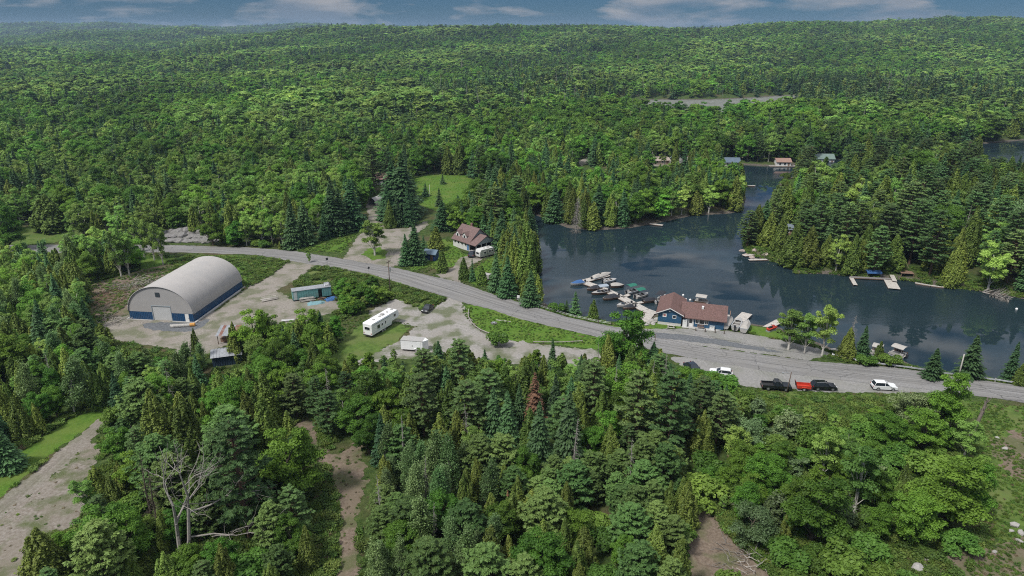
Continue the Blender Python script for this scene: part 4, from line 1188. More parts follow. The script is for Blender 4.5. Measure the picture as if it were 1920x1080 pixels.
# ------------------------------------------------------------------ lakeside store
def build_store():
    a = g(1233, 606)
    r = tag(empty('lakeside_store', (a[0], a[1], T1(*a)), math.radians(-17)), 'blue lakeside store with red-brown roof and a gabled wing', 'store')
    foot(r, -1, 16, -1.5, 11, 1.0)
    z0 = -1.0
    Wg, Wm, Dg, Dm = 5.4, 15.0, 9.6, 7.6
    gable_wall('wing_wall', BLUEWALL, r, 0, Wg, -.5, Dg, 3.1, 4.3, 'y', .75)
    bx('foundation', P('white_block', (0.56, 0.54, 0.50), 0.9, .08, 3), r, 0.03, Wg - .03, -.47, Dg - .03, z0, .75)
    rf = gable_roof('wing_roof', SHINGLE, r, 0, Wg, -.5, Dg, 3.1, 4.4, .55, .15, 'y')
    for sx in (-1, 1):
        x0 = Wg / 2
        xs = (x0, x0 + sx * (Wg / 2 + .57)); sl = 1.3 / (Wg / 2)
        MB().prism([(x0, 4.40), (xs[1], 4.40 - sl * (Wg / 2 + .57)), (xs[1], 4.58 - sl * (Wg / 2 + .57)), (x0, 4.58)], 'y', -1.09, -1.04).build('barge_board', TRIM, rf)
    gable_wall('wall', BLUEWALL, r, Wg + .01, Wm, .35, Dm, 2.45, 4.5, 'x', z0)
    rm = gable_roof('roof', SHINGLE, r, Wg + .3, Wm, .35, Dm, 2.5, 4.6, .6, .15)
    bx('roof_vent', WHITE, rm, 9.7, 10.2, 2.4, 2.9, 3.7, 4.5)
    # wing front: picture sign and small window
    s = bx('wall_sign', TRIM, r, 1.05, 1.95, -.56, -.503, 2.05, 3.0)
    bx('sign_print', P('red_print', (0.42, 0.13, 0.12), 0.6), s, 1.25, 1.75, -.575, -.562, 2.3, 2.75)
    window(r, 3.4, 4.1, 2.0, 2.6, -.5)
    bx('wall_lamp', TRIM, r, 2.45, 2.75, -.65, -.502, 3.5, 3.75)
    # main front: door, wide window, soffit
    dr = bx('door', TRIM, r, 7.0, 8.05, .28, .345, -.05, 2.15); bx('door_glass', GLASS, dr, 7.2, 7.85, .26, .279, .9, 2.0)
    bx('door_panel', TRIM, r, 8.1, 8.22, .27, .345, -.05, 2.2); bx('door_panel', TRIM, r, 6.83, 6.95, .27, .345, -.05, 2.2)
    for x0, x1 in ((8.65, 9.3), (9.5, 10.6), (10.8, 11.4)): window(r, x0, x1, .95, 1.95, .35, mull=1 if x1 - x0 < .8 else 0)
    # porch recess with white ice box wall between wing and door
    bx('porch_post', DARK, r, 5.42, 5.54, -.4, -.28, -.3, 2.5)
    # right gable end window, rear deck and its rail
    window(r, 3.2, 4.2, 1.2, 2.2, Wm, 'x+')
    dk = bx('rear_deck', DOCKWOOD, r, 12.6, 16.6, 7.7, 10.4, -.2, 0.0)
    for k in range(4): bx('deck_post', BROWNWOOD, r, 16.4, 16.5, 7.8 + k * .8, 7.9 + k * .8, -1.8, 1.0)
    bx('deck_rail', BROWNWOOD, r, 16.38, 16.52, 7.75, 10.4, 1.0, 1.1)
    # walk in front
    MB().prism([(5.6, -.9), (13.2, -.9), (14.6, .3), (5.6, .3)], 'z', -.3, .06).build('front_walk', CONCRETE, r)
    return r
STORE = build_store()
def on_store(x, y, z=0.06):
    c, s = math.cos(STORE.rotation_euler.z), math.sin(STORE.rotation_euler.z)
    return (STORE.location.x + x * c - y * s, STORE.location.y + x * s + y * c, STORE.location.z + z)
def chest(x, y, w, d, h, label, mat=WHITE):
    e = tag(empty('ice_chest', on_store(x, y), STORE.rotation_euler.z), label, 'ice chest')
    bx('cabinet', mat, e, 0, w, 0, d, 0, h, bevel=.03); bx('lid', GREYSID, e, -.02, w + .02, -.02, d + .02, h, h + .07); bx('handle', STEEL, e, w * .4, w * .6, -.06, -.02, h * .8, h * .86)
chest(5.75, -.45, 1.0, .7, 1.75, 'tall white ice chest beside the store wing')
chest(11.9, -.55, 1.1, .6, .85, 'low white ice chest under the long store wall')
def bench(loc, rz, label):
    e = tag(empty('bench', loc, rz), label, 'bench')
    for k in range(3): bx('seat_slat', BROWNWOOD, e, 0, 1.6, .05 + .15 * k, .17 + .15 * k, .42, .47)
    for k in range(2): bx('back_slat', BROWNWOOD, e, 0, 1.6, .5, .55, .6 + .2 * k, .74 + .2 * k)
    for x in (.15, 1.4):
        bx('leg', DARK, e, x, x + .07, .08, .13, 0, .42); bx('leg', DARK, e, x, x + .07, .45, .5, 0, .95)
bench(on_store(9.1, -.75), STORE.rotation_euler.z, 'brown slatted bench under the store window')
def picnic(loc, rz, label):
    e = tag(empty('picnic_table', loc, rz), label, 'table')
    for k in range(5): bx('top_board', DOCKWOOD, e, -.9, .9, -.38 + .155 * k, -.24 + .155 * k, .72, .77)
    for sy in (-1, 1): bx('bench_board', DOCKWOOD, e, -.9, .9, sy * .72 - .14, sy * .72 + .14, .42, .47)
    for sx in (-.6, .6):
        bx('brace', DOCKWOOD, e, sx - .04, sx + .04, -.75, .75, .36, .42)
        for sy in (-1, 1): MB().tube([(sx, sy * .25, .72), (sx, sy * .6, 0)], .05, 4).build('leg', DOCKWOOD, e)
xx = g(1258, 615)
picnic((xx[0], xx[1], T1(*xx)), -.3, 'weathered picnic table on the grass before the store wing')
for i, (x, nm) in enumerate(((8.9, 'first'), (11.0, 'second'), (13.2, 'third'), (15.2, 'fourth'))):
    q = on_store(x, -2.0, 0); e = tag(empty('bollard', (q[0], q[1], T1(q[0], q[1])), 0), f'short dark wooden bollard before the store, {nm} from the door', 'bollard', 'bollards before the store')
    MB().cyl((0, 0, -.2), (0, 0, .8), .12, 8).build('stub', POLEWOOD, e); MB().tube([(0, 0, .8), (0, 0, .88)], [.13, .08], 8).build('cap', POLEWOOD, e)

# ------------------------------------------------------------------ cottages and sheds
def cottage(px, w, d, he, hr, rz, wall, roof, label, axis='x', cat='cottage', wins=2, z=None, door=True, name='cottage'):
    x, y = g(*px); z = T1(x, y) if z is None else z
    for _ in range(2):
        x, y = g(px[0], px[1], z); z = T1(x, y)
    r = tag(empty(name, (x, y, z), math.radians(rz)), label, cat)
    foot(r, -w / 2 - 1, w / 2 + 1, -1.5, d + 1, 1.5)
    gable_wall('wall', wall, r, -w / 2, w / 2, 0, d, he, hr, axis, -1.0)
    gable_roof('roof', roof, r, -w / 2, w / 2, 0, d, he, hr, .45, .14, axis)
    for k in range(wins):
        xc = -w / 2 + w * (k + .7) / (wins + (1 if door else .4))
        window(r, xc - .5, xc + .5, 1.0, 2.0, 0)
    if door: bx('door', BROWNWOOD, r, w / 2 - 1.6, w / 2 - .7, -.05, -.002, 0, 2.05)
    return r
c1 = cottage((1548, 297), 9.6, 7.0, 3.0, 5.0, -6, SIDING, GREENROOF, 'white waterside cottage with a pale green roof', wins=3)
window(c1, 2.5, 3.6, 1.0, 2.0, 4.8, 'x+')
cottage((1470, 307), 7.2, 6.0, 2.6, 4.0, -4, SIDING, ORANGEROOF, 'white cottage with an orange roof at the water')
cottage((1372, 308), 8.4, 6.5, 2.6, 4.4, -5, SIDING, BLUEROOF, 'white cottage with a dark blue roof beside the round tree')
cottage((1272, 314), 5.2, 6.0, 4.2, 6.2, 3, SIDING, GREENROOF, 'tall pale cottage with a green roof above the far bank', axis='y')
cottage((1240, 309), 8.5, 6.0, 2.3, 3.6, 8, P('tan_wall', (0.36, 0.29, 0.23), .8), P('tan_roof', (0.33, 0.27, 0.22), .9, .2, 3), 'low tan-roofed building next to the tall pale cottage')
cottage((1298, 305), 4.0, 4.0, 2.4, 3.8, 0, SIDING, P('red_roof', (0.25, 0.12, 0.10), .8, .15, 2), 'little white cabin with a red roof between the cottages', wins=1)
cottage((1330, 264), 9, 6, 2.6, 4.0, 5, SIDING, GREYROOF, 'grey roof showing alone above the far trees', wins=1)
cottage((1482, 257), 13, 7, 2.6, 4.0, -8, P('tan_wall2', (0.33, 0.27, 0.23), .8), GREYROOF, 'long grey-roofed house in the woods behind the far cottages', wins=2)
hb_ = cottage((718, 347), 8.0, 6.0, 2.7, 4.8, -14, SIDING, P('brown_roof', (0.17, 0.10, 0.085), .9, .2, 3), 'brown-roofed white house half hidden by a tall pine', name='house', cat='house')
pc = cottage((1474, 441), 4.6, 4.0, 2.3, 3.4, -20, P('cabin_wall', (0.16, 0.12, 0.10), .8), P('blue_grey_roof', (0.13, 0.155, 0.18), .7, .15, 2), 'dark peninsula cabin with a blue-grey roof', name='cabin', cat='cabin')
cottage((1582, 432), 6.0, 5.0, 2.4, 3.8, 15, P('cabin_wall2', (0.20, 0.13, 0.09), .8), P('brown_roof2', (0.14, 0.10, 0.08), .9), 'brown cabin roof deep among the peninsula pines', name='cabin', cat='cabin', wins=1)
cottage((806, 489), 3.4, 3.0, 2.3, 3.1, -18, P('dark_blue_wall', (0.022, 0.050, 0.15), .5, .15, 2), P('blue_shed_roof', (0.10, 0.15, 0.19), .6, .15, 2), 'dark blue shed under the spruces by the driveway', name='shed', cat='shed', wins=0)
# small arched tent shelter at the end of the side road
a = g(697, 385); r = tag(empty('tent_shelter', (a[0], a[1], T1(*a)), math.radians(-25)), 'small arched grey tent shelter at the end of the side road', 'shelter')
foot(r, -3, 3, -1, 7, 1)
mb = MB(); K = 14
for k in range(K):
    t0, t1 = math.pi * k / K, math.pi * (k + 1) / K
    mb.quad((-2 * math.cos(t0), 0, 2.9 * math.sin(t0)), (-2 * math.cos(t1), 0, 2.9 * math.sin(t1)), (-2 * math.cos(t1), 5.5, 2.9 * math.sin(t1)), (-2 * math.cos(t0), 5.5, 2.9 * math.sin(t0)))
mb.build('cover', FABRIC, r, smooth=True)
MB().prism([(-1.95 * math.cos(math.pi * k / K), 2.85 * math.sin(math.pi * k / K)) for k in range(K + 1)], 'y', 5.3, 5.34).build('rear_panel', FABRIC2, r)
for y in (0, 2.7, 5.4): MB().tube([(-2.02 * math.cos(math.pi * k / K), y, 2.93 * math.sin(math.pi * k / K)) for k in range(K + 1)], .04, 5).build('hoop', STEEL, r)

# rusty-roofed lean-to, roof of separate metal sheets
r = frame('lean_to', (408, 646), (448, 645), 'open lean-to with rust-streaked sheet metal roof beside the yard', 'shed')
foot(r, -1, 6, -1, 5, 1)
for x in (.1, 2.5, 4.9):
    bx('post', POLEWOOD, r, x, x + .12, .1, .22, -.2, 2.1); bx('post', POLEWOOD, r, x, x + .12, 3.6, 3.72, -.2, 2.8)
for k in range(8):
    mb = MB()
    for q in range(4):
        x0 = -.2 + k * .68 + q * .17
        for aa, bb in (((x0, 0.0), (x0 + .085, .035)), ((x0 + .085, .035), (x0 + .17, 0.0))):
            mb.quad((aa[0], -.2, 2.12 + aa[1]), (bb[0], -.2, 2.12 + bb[1]), (bb[0], 4.0, 2.95 + bb[1]), (aa[0], 4.0, 2.95 + aa[1]))
    mb.build('roof_sheet', RUST if k in (1, 5, 6) else STEELROOF, r)
bx('stacked_shelf', BROWNWOOD, r, .3, 4.7, 1.2, 3.2, 0, 1.0)
# metal-roofed dark shed
r = frame('metal_shed', (400, 688), (452, 681), 'dark blue shed under a pale two-piece metal roof', 'shed')
foot(r, -1, 7, -1, 5, .5)
corrugated('wall', P('navy_steel', (0.025, 0.045, 0.075), .5, .2, 2), r, (0, 0), (5.6, 0), 0, 2.2)
corrugated('wall', MATS['navy_steel'], r, (5.6, 0), (5.6, 4), 0, 2.2); corrugated('wall', MATS['navy_steel'], r, (0, 4), (0, 0), 0, 2.2); corrugated('wall', MATS['navy_steel'], r, (5.6, 4), (0, 4), 0, 2.2)
for nm, y0, y1, z0, z1 in (('roof_slope', -.35, 2.0, 2.2, 2.95), ('roof_slope', 2.0, 4.35, 2.95, 2.2)):
    mb = MB()
    for k in range(10):
        x0 = -.3 + k * .62
        mb.quad((x0, y0, z0), (x0 + .56, y0, z0), (x0 + .56, y1, z1), (x0, y1, z1)); mb.quad((x0 + .56, y0, z0), (x0 + .59, y0, z0 + .05), (x0 + .59, y1, z1 + .05), (x0 + .56, y1, z1)); mb.quad((x0 + .59, y0, z0 + .05), (x0 + .62, y0, z0), (x0 + .62, y1, z1), (x0 + .59, y1, z1 + .05))
    mb.build(nm, STEELROOF, r)
# old teal trailer body used for storage
r = frame('trailer_body', (550, 566), (622, 556), 'old teal trailer body used as storage, with a dark doorway', 'trailer')
foot(r, -1, 11, -3, 4, 1)
Lt, Wt, Ht = 9.7, 2.5, 2.75
def wallseg(x0, x1, mat=TEAL): 
    mb = MB().box(x0, x1, 0, .06, .35, Ht)
    for k in range(int((x1 - x0) / .6)): mb.box(x0 + .3 + .6 * k, x0 + .36 + .6 * k, -.025, -.002, .38, Ht - .03)
    return mb.build('side_wall', mat, r)
wallseg(0, 6.4); wallseg(7.35, Lt)
bx('lintel', TEAL, r, 6.4, 7.35, 0.005, .055, 2.45, Ht - .005)
bx('doorway', DARK, r, 6.4, 7.35, .5, .55, .35, 2.44)
bx('rear_wall', TEAL, r, 0, Lt, Wt - .06, Wt, .35, Ht); bx('end_wall', P('teal_pale', (0.20, 0.36, 0.35), .6), r, 0.002, .06, .065, Wt - .065, .35, Ht); bx('end_wall', TEAL, r, Lt - .06, Lt - .002, .065, Wt - .065, .35, Ht)
bx('floor', DARK, r, 0, Lt, .02, Wt - .02, .2, .35); bx('roof', STEELROOF, r, -.08, Lt + .08, -.1, Wt + .1, Ht + .003, Ht + .09)
bx('end_panel', P('pale_door', (0.42, 0.47, 0.46), .6), r, .25, 1.1, -.03, -.003, .4, 2.5)
for k in range(3): bx('block_support', CONCRETE, r, .6 + 4.2 * k, 1.1 + 4.2 * k, .3, 2.2, -.2, .2)
def local(root, x, y, z=0):
    c, s = math.cos(root.rotation_euler.z), math.sin(root.rotation_euler.z)
    return (root.location.x + x * c - y * s, root.location.y + x * s + y * c, root.location.z + z)
TB = r
def crumpled(name, label, cat, loc, rz, w, d, h, mat, seed):
    rg = np.random.RandomState(seed); n = 12
    X, Y = np.meshgrid(np.linspace(-w / 2, w / 2, n), np.linspace(-d / 2, d / 2, n))
    e_ = np.minimum(1, 2.6 * (1 - np.maximum(np.abs(X) / (w / 2), np.abs(Y) / (d / 2))))
    Z = h * e_ * (0.55 + .45 * rg.random_sample(X.shape)) + .03
    X = X + rg.normal(0, .04 * w, X.shape); Y = Y + rg.normal(0, .04 * d, Y.shape)
    V = np.stack([X, Y, Z], -1).reshape(-1, 3)
    F = [(i * n + j, i * n + j + 1, (i + 1) * n + j + 1, (i + 1) * n + j) for i in range(n - 1) for j in range(n - 1)]
    o = link(bpy.data.objects.new(name, mesh_np(name, V, np.array(F), mat))); o.location = loc; o.rotation_euler = (0, 0, rz)
    return tag(o, label, cat)
crumpled('tarpaulin', 'crumpled bright blue tarpaulin on the ground by the bushes', 'tarpaulin', local(TB, 9.3, -2.2), .5, 3.2, 2.2, .7, CANV['blue'], 1)
crumpled('tarpaulin', 'flat pale teal tarpaulin before the trailer body', 'tarpaulin', local(TB, 5.2, -3.4), .35, 4.4, 2.2, .45, P('teal_tarp', (0.15, 0.27, 0.29), .8), 2)
crumpled('tarpaulin', 'loose grey sheet folded up on the trailer body roof', 'tarpaulin', local(TB, 8.9, 1.4, Ht + .09), .3, 1.7, 1.8, .75, STEELROOF, 3)
def lumber(name, label, loc, rz, n, L_, seed, mat, h=.5, w=1.2):
    rg = np.random.RandomState(seed); e = tag(empty(name, loc, rz), label, 'lumber')
    for k in range(n):
        y, z = rg.uniform(-w / 2, w / 2), .06 + h * k / n
        bx('plank', mat, e, -L_ / 2 * rg.uniform(.7, 1), L_ / 2 * rg.uniform(.7, 1), y - .1, y + .1, z, z + .05).rotation_euler = (0, 0, rg.uniform(-.12, .12))
lumber('lumber_pile', 'untidy grey lumber pile leaning along the trailer body', local(TB, 3.4, -1.0), TB.rotation_euler.z, 14, 4.2, 4, DOCKWOOD, 1.0)
lumber('lumber_pile', 'small brown lumber pile under the dark doorway', local(TB, 6.9, -1.2), TB.rotation_euler.z + .1, 7, 2.2, 5, BROWNWOOD, .5)
lumber('lumber_pile', 'scattered old boards beside the barn lane', (g(505, 562)[0], g(505, 562)[1], 0), .5, 10, 4.5, 6, DOCKWOOD, .5, 2.0)
lumber('lumber_pile', 'pale boards half hidden in the trees below the yard', (g(540, 602)[0], g(540, 602)[1], 0), .1, 6, 3.5, 8, P('pale_board', (0.5, 0.49, 0.47), .8), .4, 1.4)
e = tag(empty('wood_splitter', local(TB, 10.7, .2), .5), 'small orange machine standing at the end of the trailer body', 'machine')
bx('tank', P('orange_paint', (0.42, 0.16, 0.045), .6, .2, 2), e, 0, 1.1, 0, .8, .35, 1.0, bevel=.05); bx('engine', DARK, e, .2, .8, .2, .6, 1.0, 1.35)
for y in (-.12, .8): MB().cyl((.5, y, .35), (.5, y + .12, .35), .35, 12).build('wheel', TYRE, e)
MB().tube([(1.1, .4, .5), (2.0, .4, .3)], .05, 5).build('drawbar', DARK, e)
# brush heaps behind and beside the barn: far too many sticks to count
def brush(name, label, px, n, spread, L_, seed, mat):
    rg = np.random.RandomState(seed); mb = MB()
    for k in range(n):
        x, y = rg.normal(0, spread[0]), rg.normal(0, spread[1])
        a = rg.uniform(0, 6.28); l_ = L_ * rg.uniform(.3, 1); z = rg.uniform(0, .9) * math.exp(-(x / spread[0]) ** 2 * .4)
        p = Vector((x, y, z)); d = Vector((math.cos(a), math.sin(a), rg.uniform(-.08, .35))) * l_
        q = p + d; q.z = max(q.z, .02)
        mb.tube([tuple(p), tuple((p + q) / 2 + Vector(rg.normal(size=3) * .08)), tuple(q)], [.05, .04, .015], 3, cap=False)
    o = mb.build(name, mat); c = g(*px); o.location = (c[0], c[1], T1(*c)); return tag(o, label, kind='stuff')
brush('brush_debris', 'heap of grey cut branches behind the arched barn', (262, 535), 240, (4.2, 3.0), 3.2, 21, BARK_DEAD)
brush('brush_debris', 'brown slash and branches at the wood edge near the barn', (200, 560), 220, (3.2, 4.0), 2.6, 22, P('brown_brush', (0.17, 0.10, 0.065), .95, .3, 3))
brush('brush_debris', 'pale branches beside the barn corner', (218, 602), 110, (2.4, 1.6), 2.2, 23, BARK_DEAD)
brush('brush_debris', 'fallen pale branches on bare soil under the bushes', (1395, 1050), 70, (2.0, 1.4), 2.4, 24, BARK_DEAD)
# ------------------------------------------------------------------ vehicles (x forward, z up, origin under the middle)
def wheels(r, xs, half, rad=.34, w=.24):
    for x in xs:
        for s in (-1, 1):
            y0, y1 = s * (half - w), s * half
            t = MB().cyl((x, y0, rad), (x, y1, rad), rad, 18).build('wheel', TYRE, r, smooth=False)
            MB().cyl((x, y1 - s * .02, rad), (x, y1 + s * .012, rad), rad * .62, 12).build('rim', RIM, t)
def frustum(name, mat, parent, b, t, z0, z1, smooth=False, bevel=0.0):
    """Tapered cabin: b and t = (x0, x1, half width)."""
    mb = MB()
    lo = [(b[0], -b[2]), (b[1], -b[2]), (b[1], b[2]), (b[0], b[2])]; hi = [(t[0], -t[2]), (t[1], -t[2]), (t[1], t[2]), (t[0], t[2])]
    mb.v = [(x, y, z0) for x, y in lo] + [(x, y, z1) for x, y in hi]
    mb.f = [(0, 3, 2, 1), (4, 5, 6, 7), (0, 1, 5, 4), (1, 2, 6, 5), (2, 3, 7, 6), (3, 0, 4, 7)]
    return mb.build(name, mat, parent, bevel=bevel)
def car(px, px2, paint, label, L_=4.6, W=1.86, H=1.66, style='suv', rack=False, z=None):
    a, b = g(*px), g(*px2)
    cx, cy = (a[0] + b[0]) / 2, (a[1] + b[1]) / 2
    r = tag(empty({'suv': 'parked_suv', 'pickup': 'pickup_truck', 'car': 'parked_car'}[style], (cx, cy, T1(cx, cy) + .03), math.atan2(b[1] - a[1], b[0] - a[0])), label, {'suv': 'suv', 'pickup': 'pickup truck', 'car': 'car'}[style])
    foot(r, -L_ / 2, L_ / 2, -W / 2, W / 2, 1.2)
    h, hw = L_ / 2, W / 2
    belt = .98 if style != 'car' else .88
    hood = belt - .02
    prof = [(-h, .36), (-h + .05, .30), (h - .08, .28), (h, .42), (h - .02, .68), (h - .18, hood - .08), (h * .46, hood + .03), (h * .36, belt + .02), (-h + .12, belt + .03), (-h, belt - .12)]
    if style == 'pickup':
        prof = [(-h, .45), (h - .08, .40), (h, .55), (h - .02, .88), (h - .15, 1.05), (h * .42, 1.12), (h * .38, 1.10), (-.45, 1.10), (-.45, .70), (-h + .05, .70), (-h, .70)]
    body = MB().prism(prof, 'y', -hw, hw).build('body', paint, r, bevel=.07)
    if style == 'pickup':
        for s in (-1, 1): bx('bed_side', paint, r, -h, -.46, s * hw - (.09 if s > 0 else -.0), s * hw + (.0 if s > 0 else .09), .70, 1.12, bevel=.03)
        bx('tailgate', paint, r, -h, -h + .08, -hw + .1, hw - .1, .702, 1.10); bx('bed_liner', TYRE, r, -h + .09, -.47, -hw + .1, hw - .1, .702, .73)
        cab = frustum('windows', GLASS, r, (-.5, h * .44, hw - .06), (-.32, h * .12, hw - .22), 1.09, H - .04)
        frustum('roof', paint, r, (-.34, h * .13, hw - .205), (-.30, h * .09, hw - .25), H - .045, H + .03, bevel=.03)
        pil = ((-.5, -.32), (.45, .28), (h * .44, h * .12))
    else:
        rb = -h + (.10 if style == 'suv' else .35)
        cab = frustum('windows', GLASS, r, (rb, h * .40, hw - .05), (rb + (.34 if style == 'suv' else .8), h * .06, hw - .24), belt, H - .04)
        tx0, tx1 = rb + (.34 if style == 'suv' else .8), h * .06
        frustum('roof', paint, r, (tx0 - .02, tx1 + .02, hw - .225), (tx0 + .06, tx1 - .08, hw - .27), H - .045, H + .03, bevel=.03)
        pil = ((rb, tx0), (-.15, -.12), (h * .40, tx1))
        if style == 'suv': bx('rear_hatch', paint, r, -h - .01, -h + .04, -hw + .12, hw - .12, .5, belt - .06, bevel=.02)
    for s in (-1, 1):
        for b0, t0 in pil: MB().tube([(b0, s * (hw - .05), belt + (.1 if style == 'pickup' else 0)), (t0, s * (hw - .24 + (.02 if style == 'pickup' else 0)), H - .03)], .045, 5).build('pillar', paint, r)
        bx('mirror', paint, r, h * .33, h * .33 + .14, s * (hw + .02) - (0 if s > 0 else .16), s * (hw + .02) + (.16 if s > 0 else 0), belt + .02, belt + .18)
        bx('headlight', LAMPW, r, h - .16, h - .02, s * (hw - .35) - .2, s * (hw - .35) + .2, .68, .80)
        bx('taillight', LAMPR, r, -h - .015, -h + .06, s * (hw - .16) - .1, s * (hw - .16) + .1, .72, .98)
        if rack: MB().tube([(-h + .7, s * (hw - .32), H + .08), (h * .0, s * (hw - .32), H + .08)], .025, 4).build('roof_rail', STEEL, r)
    bx('bumper', TYRE, r, h - .04, h + .05, -hw + .1, hw - .1, .30, .5); bx('bumper', TYRE, r, -h - .06, -h + .03, -hw + .1, hw - .1, .32, .52)
    wheels(r, (-h * .60, h * .62), hw + .01, .36 if style != 'car' else .33)
    return r
car((1431, 728), (1478, 731), CARBLACK, 'black pickup with an open bed parked beside the road', 5.5, 1.95, 1.85, 'pickup')
car((1524, 729), (1563, 730), CARBLACK, 'black wagon parked in front of the red trailer', 4.6, 1.85, 1.6, 'suv', True)
car((1636, 728), (1677, 730), CARWHITE, 'white car parked alone on the gravel strip past the black wagon', 4.5, 1.84, 1.6, 'suv')
car((1290, 688), (1308, 702), CARNAVY, 'dark navy car half hidden behind roadside bushes', 4.5, 1.84, 1.5, 'car')
car((1366, 706), (1336, 702), CARWHITE, 'white car partly hidden by the bushes below the road', 4.5, 1.84, 1.55, 'suv', True)
car((807, 578), (796, 588), CARBLACK, 'small black car on the gravel lot beside the road', 4.0, 1.75, 1.5, 'car')
car((881, 486), (890, 474), CARNAVY, 'dark car on the driveway before the house porch', 4.4, 1.84, 1.65, 'suv')

# red box trailer between the pickup and the wagon
a, b = g(1492, 729), g(1520, 731)
r = tag(empty('utility_trailer', (a[0], a[1], T1(*a) + .03), math.atan2(b[1] - a[1], b[0] - a[0])), 'red open box trailer with a raised tail ramp between two black vehicles', 'trailer')
foot(r, -.5, 4, -1, 1, 1)
MB().box(0, 2.6, -.75, .75, .5, .56).build('floor', REDPAINT, r)
for y0, y1 in ((-.78, -.74), (.74, .78)): bx('side_panel', REDPAINT, r, 0, 2.6, y0, y1, .45, 1.05)
bx('front_panel', REDPAINT, r, 2.56, 2.6, -.73, .73, .57, 1.05)
MB().quad((0, -.74, .57), (-.25, -.74, 1.7), (-.25, .74, 1.7), (0, .74, .57)).quad((-.04, -.74, .57), (-.29, -.74, 1.7), (-.29, .74, 1.7), (-.04, .74, .57)).build('tail_ramp', REDPAINT, r)
for y in (-.35, 0, .35): MB().tube([(-.1, y - .02, .6), (-.3, y - .02, 1.65)], .03, 4).build('ramp_bar', DARK, r)
MB().tube([(2.6, -.5, .5), (3.5, 0, .45)], .05, 5).build('drawbar', DARK, r); MB().tube([(2.6, .5, .5), (3.5, 0, .45)], .05, 5).build('drawbar', DARK, r)
for s in (-1, 1):
    w_ = MB().cyl((1.3, s * .80, .33), (1.3, s * 1.0, .33), .33, 14).build('wheel', TYRE, r); MB().cyl((1.3, s * .99, .33), (1.3, s * 1.015, .33), .2, 10).build('rim', HULLW, w_)
    bx('fender', REDPAINT, r, .85, 1.75, s * .9 - .14, s * .9 + .14, .70, .76)

# long white fifth-wheel trailer
a, b = g(690, 632.5), g(736, 604)
r = tag(empty('fifth_wheel_trailer', (a[0], a[1], T1(*a)), math.radians(63.5)), 'long white fifth-wheel trailer with raised nose on the grass lot', 'trailer')
foot(r, -1, 12, -3, 2, 1)
Lr, Wr, Hr = 10.6, 2.5, 3.45
RVW = P('trailer_white', (0.80, 0.80, 0.79), 0.4, 0.03, 2, dirt=(0.6, 0.59, 0.55), dirt_amt=.25)
prof = [(0, .62), (7.3, .62), (7.75, 1.35), (10.1, 1.45), (10.55, 1.95), (10.2, 3.1), (9.8, Hr), (.1, Hr), (0, Hr - .25)]
MB().prism(prof, 'y', -Wr / 2, Wr / 2).build('body', RVW, r, bevel=.08)
for x0, x1, z0, z1, nm in ((2.0, 2.95, 1.55, 2.45, 'window'), (3.55, 4.05, 1.75, 2.3, 'window'), (8.3, 9.1, 2.2, 2.8, 'window')):
    window(r, x0, x1, z0, z1, -Wr / 2, fr=.06)
d_ = bx('door', RVW, r, 4.75, 5.45, -Wr / 2 - .03, -Wr / 2 - .002, .75, 2.65); bx('door_window', GLASS, d_, 4.95, 5.25, -Wr / 2 - .045, -Wr / 2 - .031, 1.75, 2.4)
for z in (1.15, 2.95): bx('stripe', P('grey_stripe', (0.42, 0.47, 0.55), .5), r, .3, 9.2 if z > 2 else 7.3, -Wr / 2 - .012, -Wr / 2 - .002, z, z + .09)
bx('awning_roll', GREYSID, r, 1.4, 6.6, -Wr / 2 - .14, -Wr / 2 - .004, 3.12, 3.26)
bx('slide_out', RVW, r, 3.0, 6.0, Wr / 2 + .003, Wr / 2 + .5, 1.0, 3.0)
for x in (2.1, 4.3, 7.2, 9.0): bx('roof_vent', HULLW, r, x, x + .5, -.3, .2, Hr + .003, Hr + .16)
bx('air_conditioner', HULLW, r, 5.2, 6.1, -.4, .4, Hr + .003, Hr + .33, bevel=.06)
bx('rear_bumper', DARK, r, -.18, -.02, -1.1, 1.1, .5, .66); window(r, -.7, .7, 1.9, 2.6, 0, 'x-', .06)
for s in (-1, 1): bx('taillight', LAMPR, r, -.03, -.002, s * 1.0 - .09, s * 1.0 + .09, .9, 1.2)
bx('chassis', DARK, r, .3, 7.6, -.9, .9, .42, .615)
for x in (3.9, 4.75):
    for s in (-1, 1):
        w_ = MB().cyl((x, s * .98, .37), (x, s * 1.24, .37), .37, 16).build('wheel', TYRE, r); MB().cyl((x, s * 1.23, .37), (x, s * 1.265, .37), .25, 12).build('rim', HULLW, w_)
for s in (-1, 1): bx('landing_leg', STEEL, r, 7.85, 8.0, s * .8 - .07, s * .8 + .07, 0, 1.4)
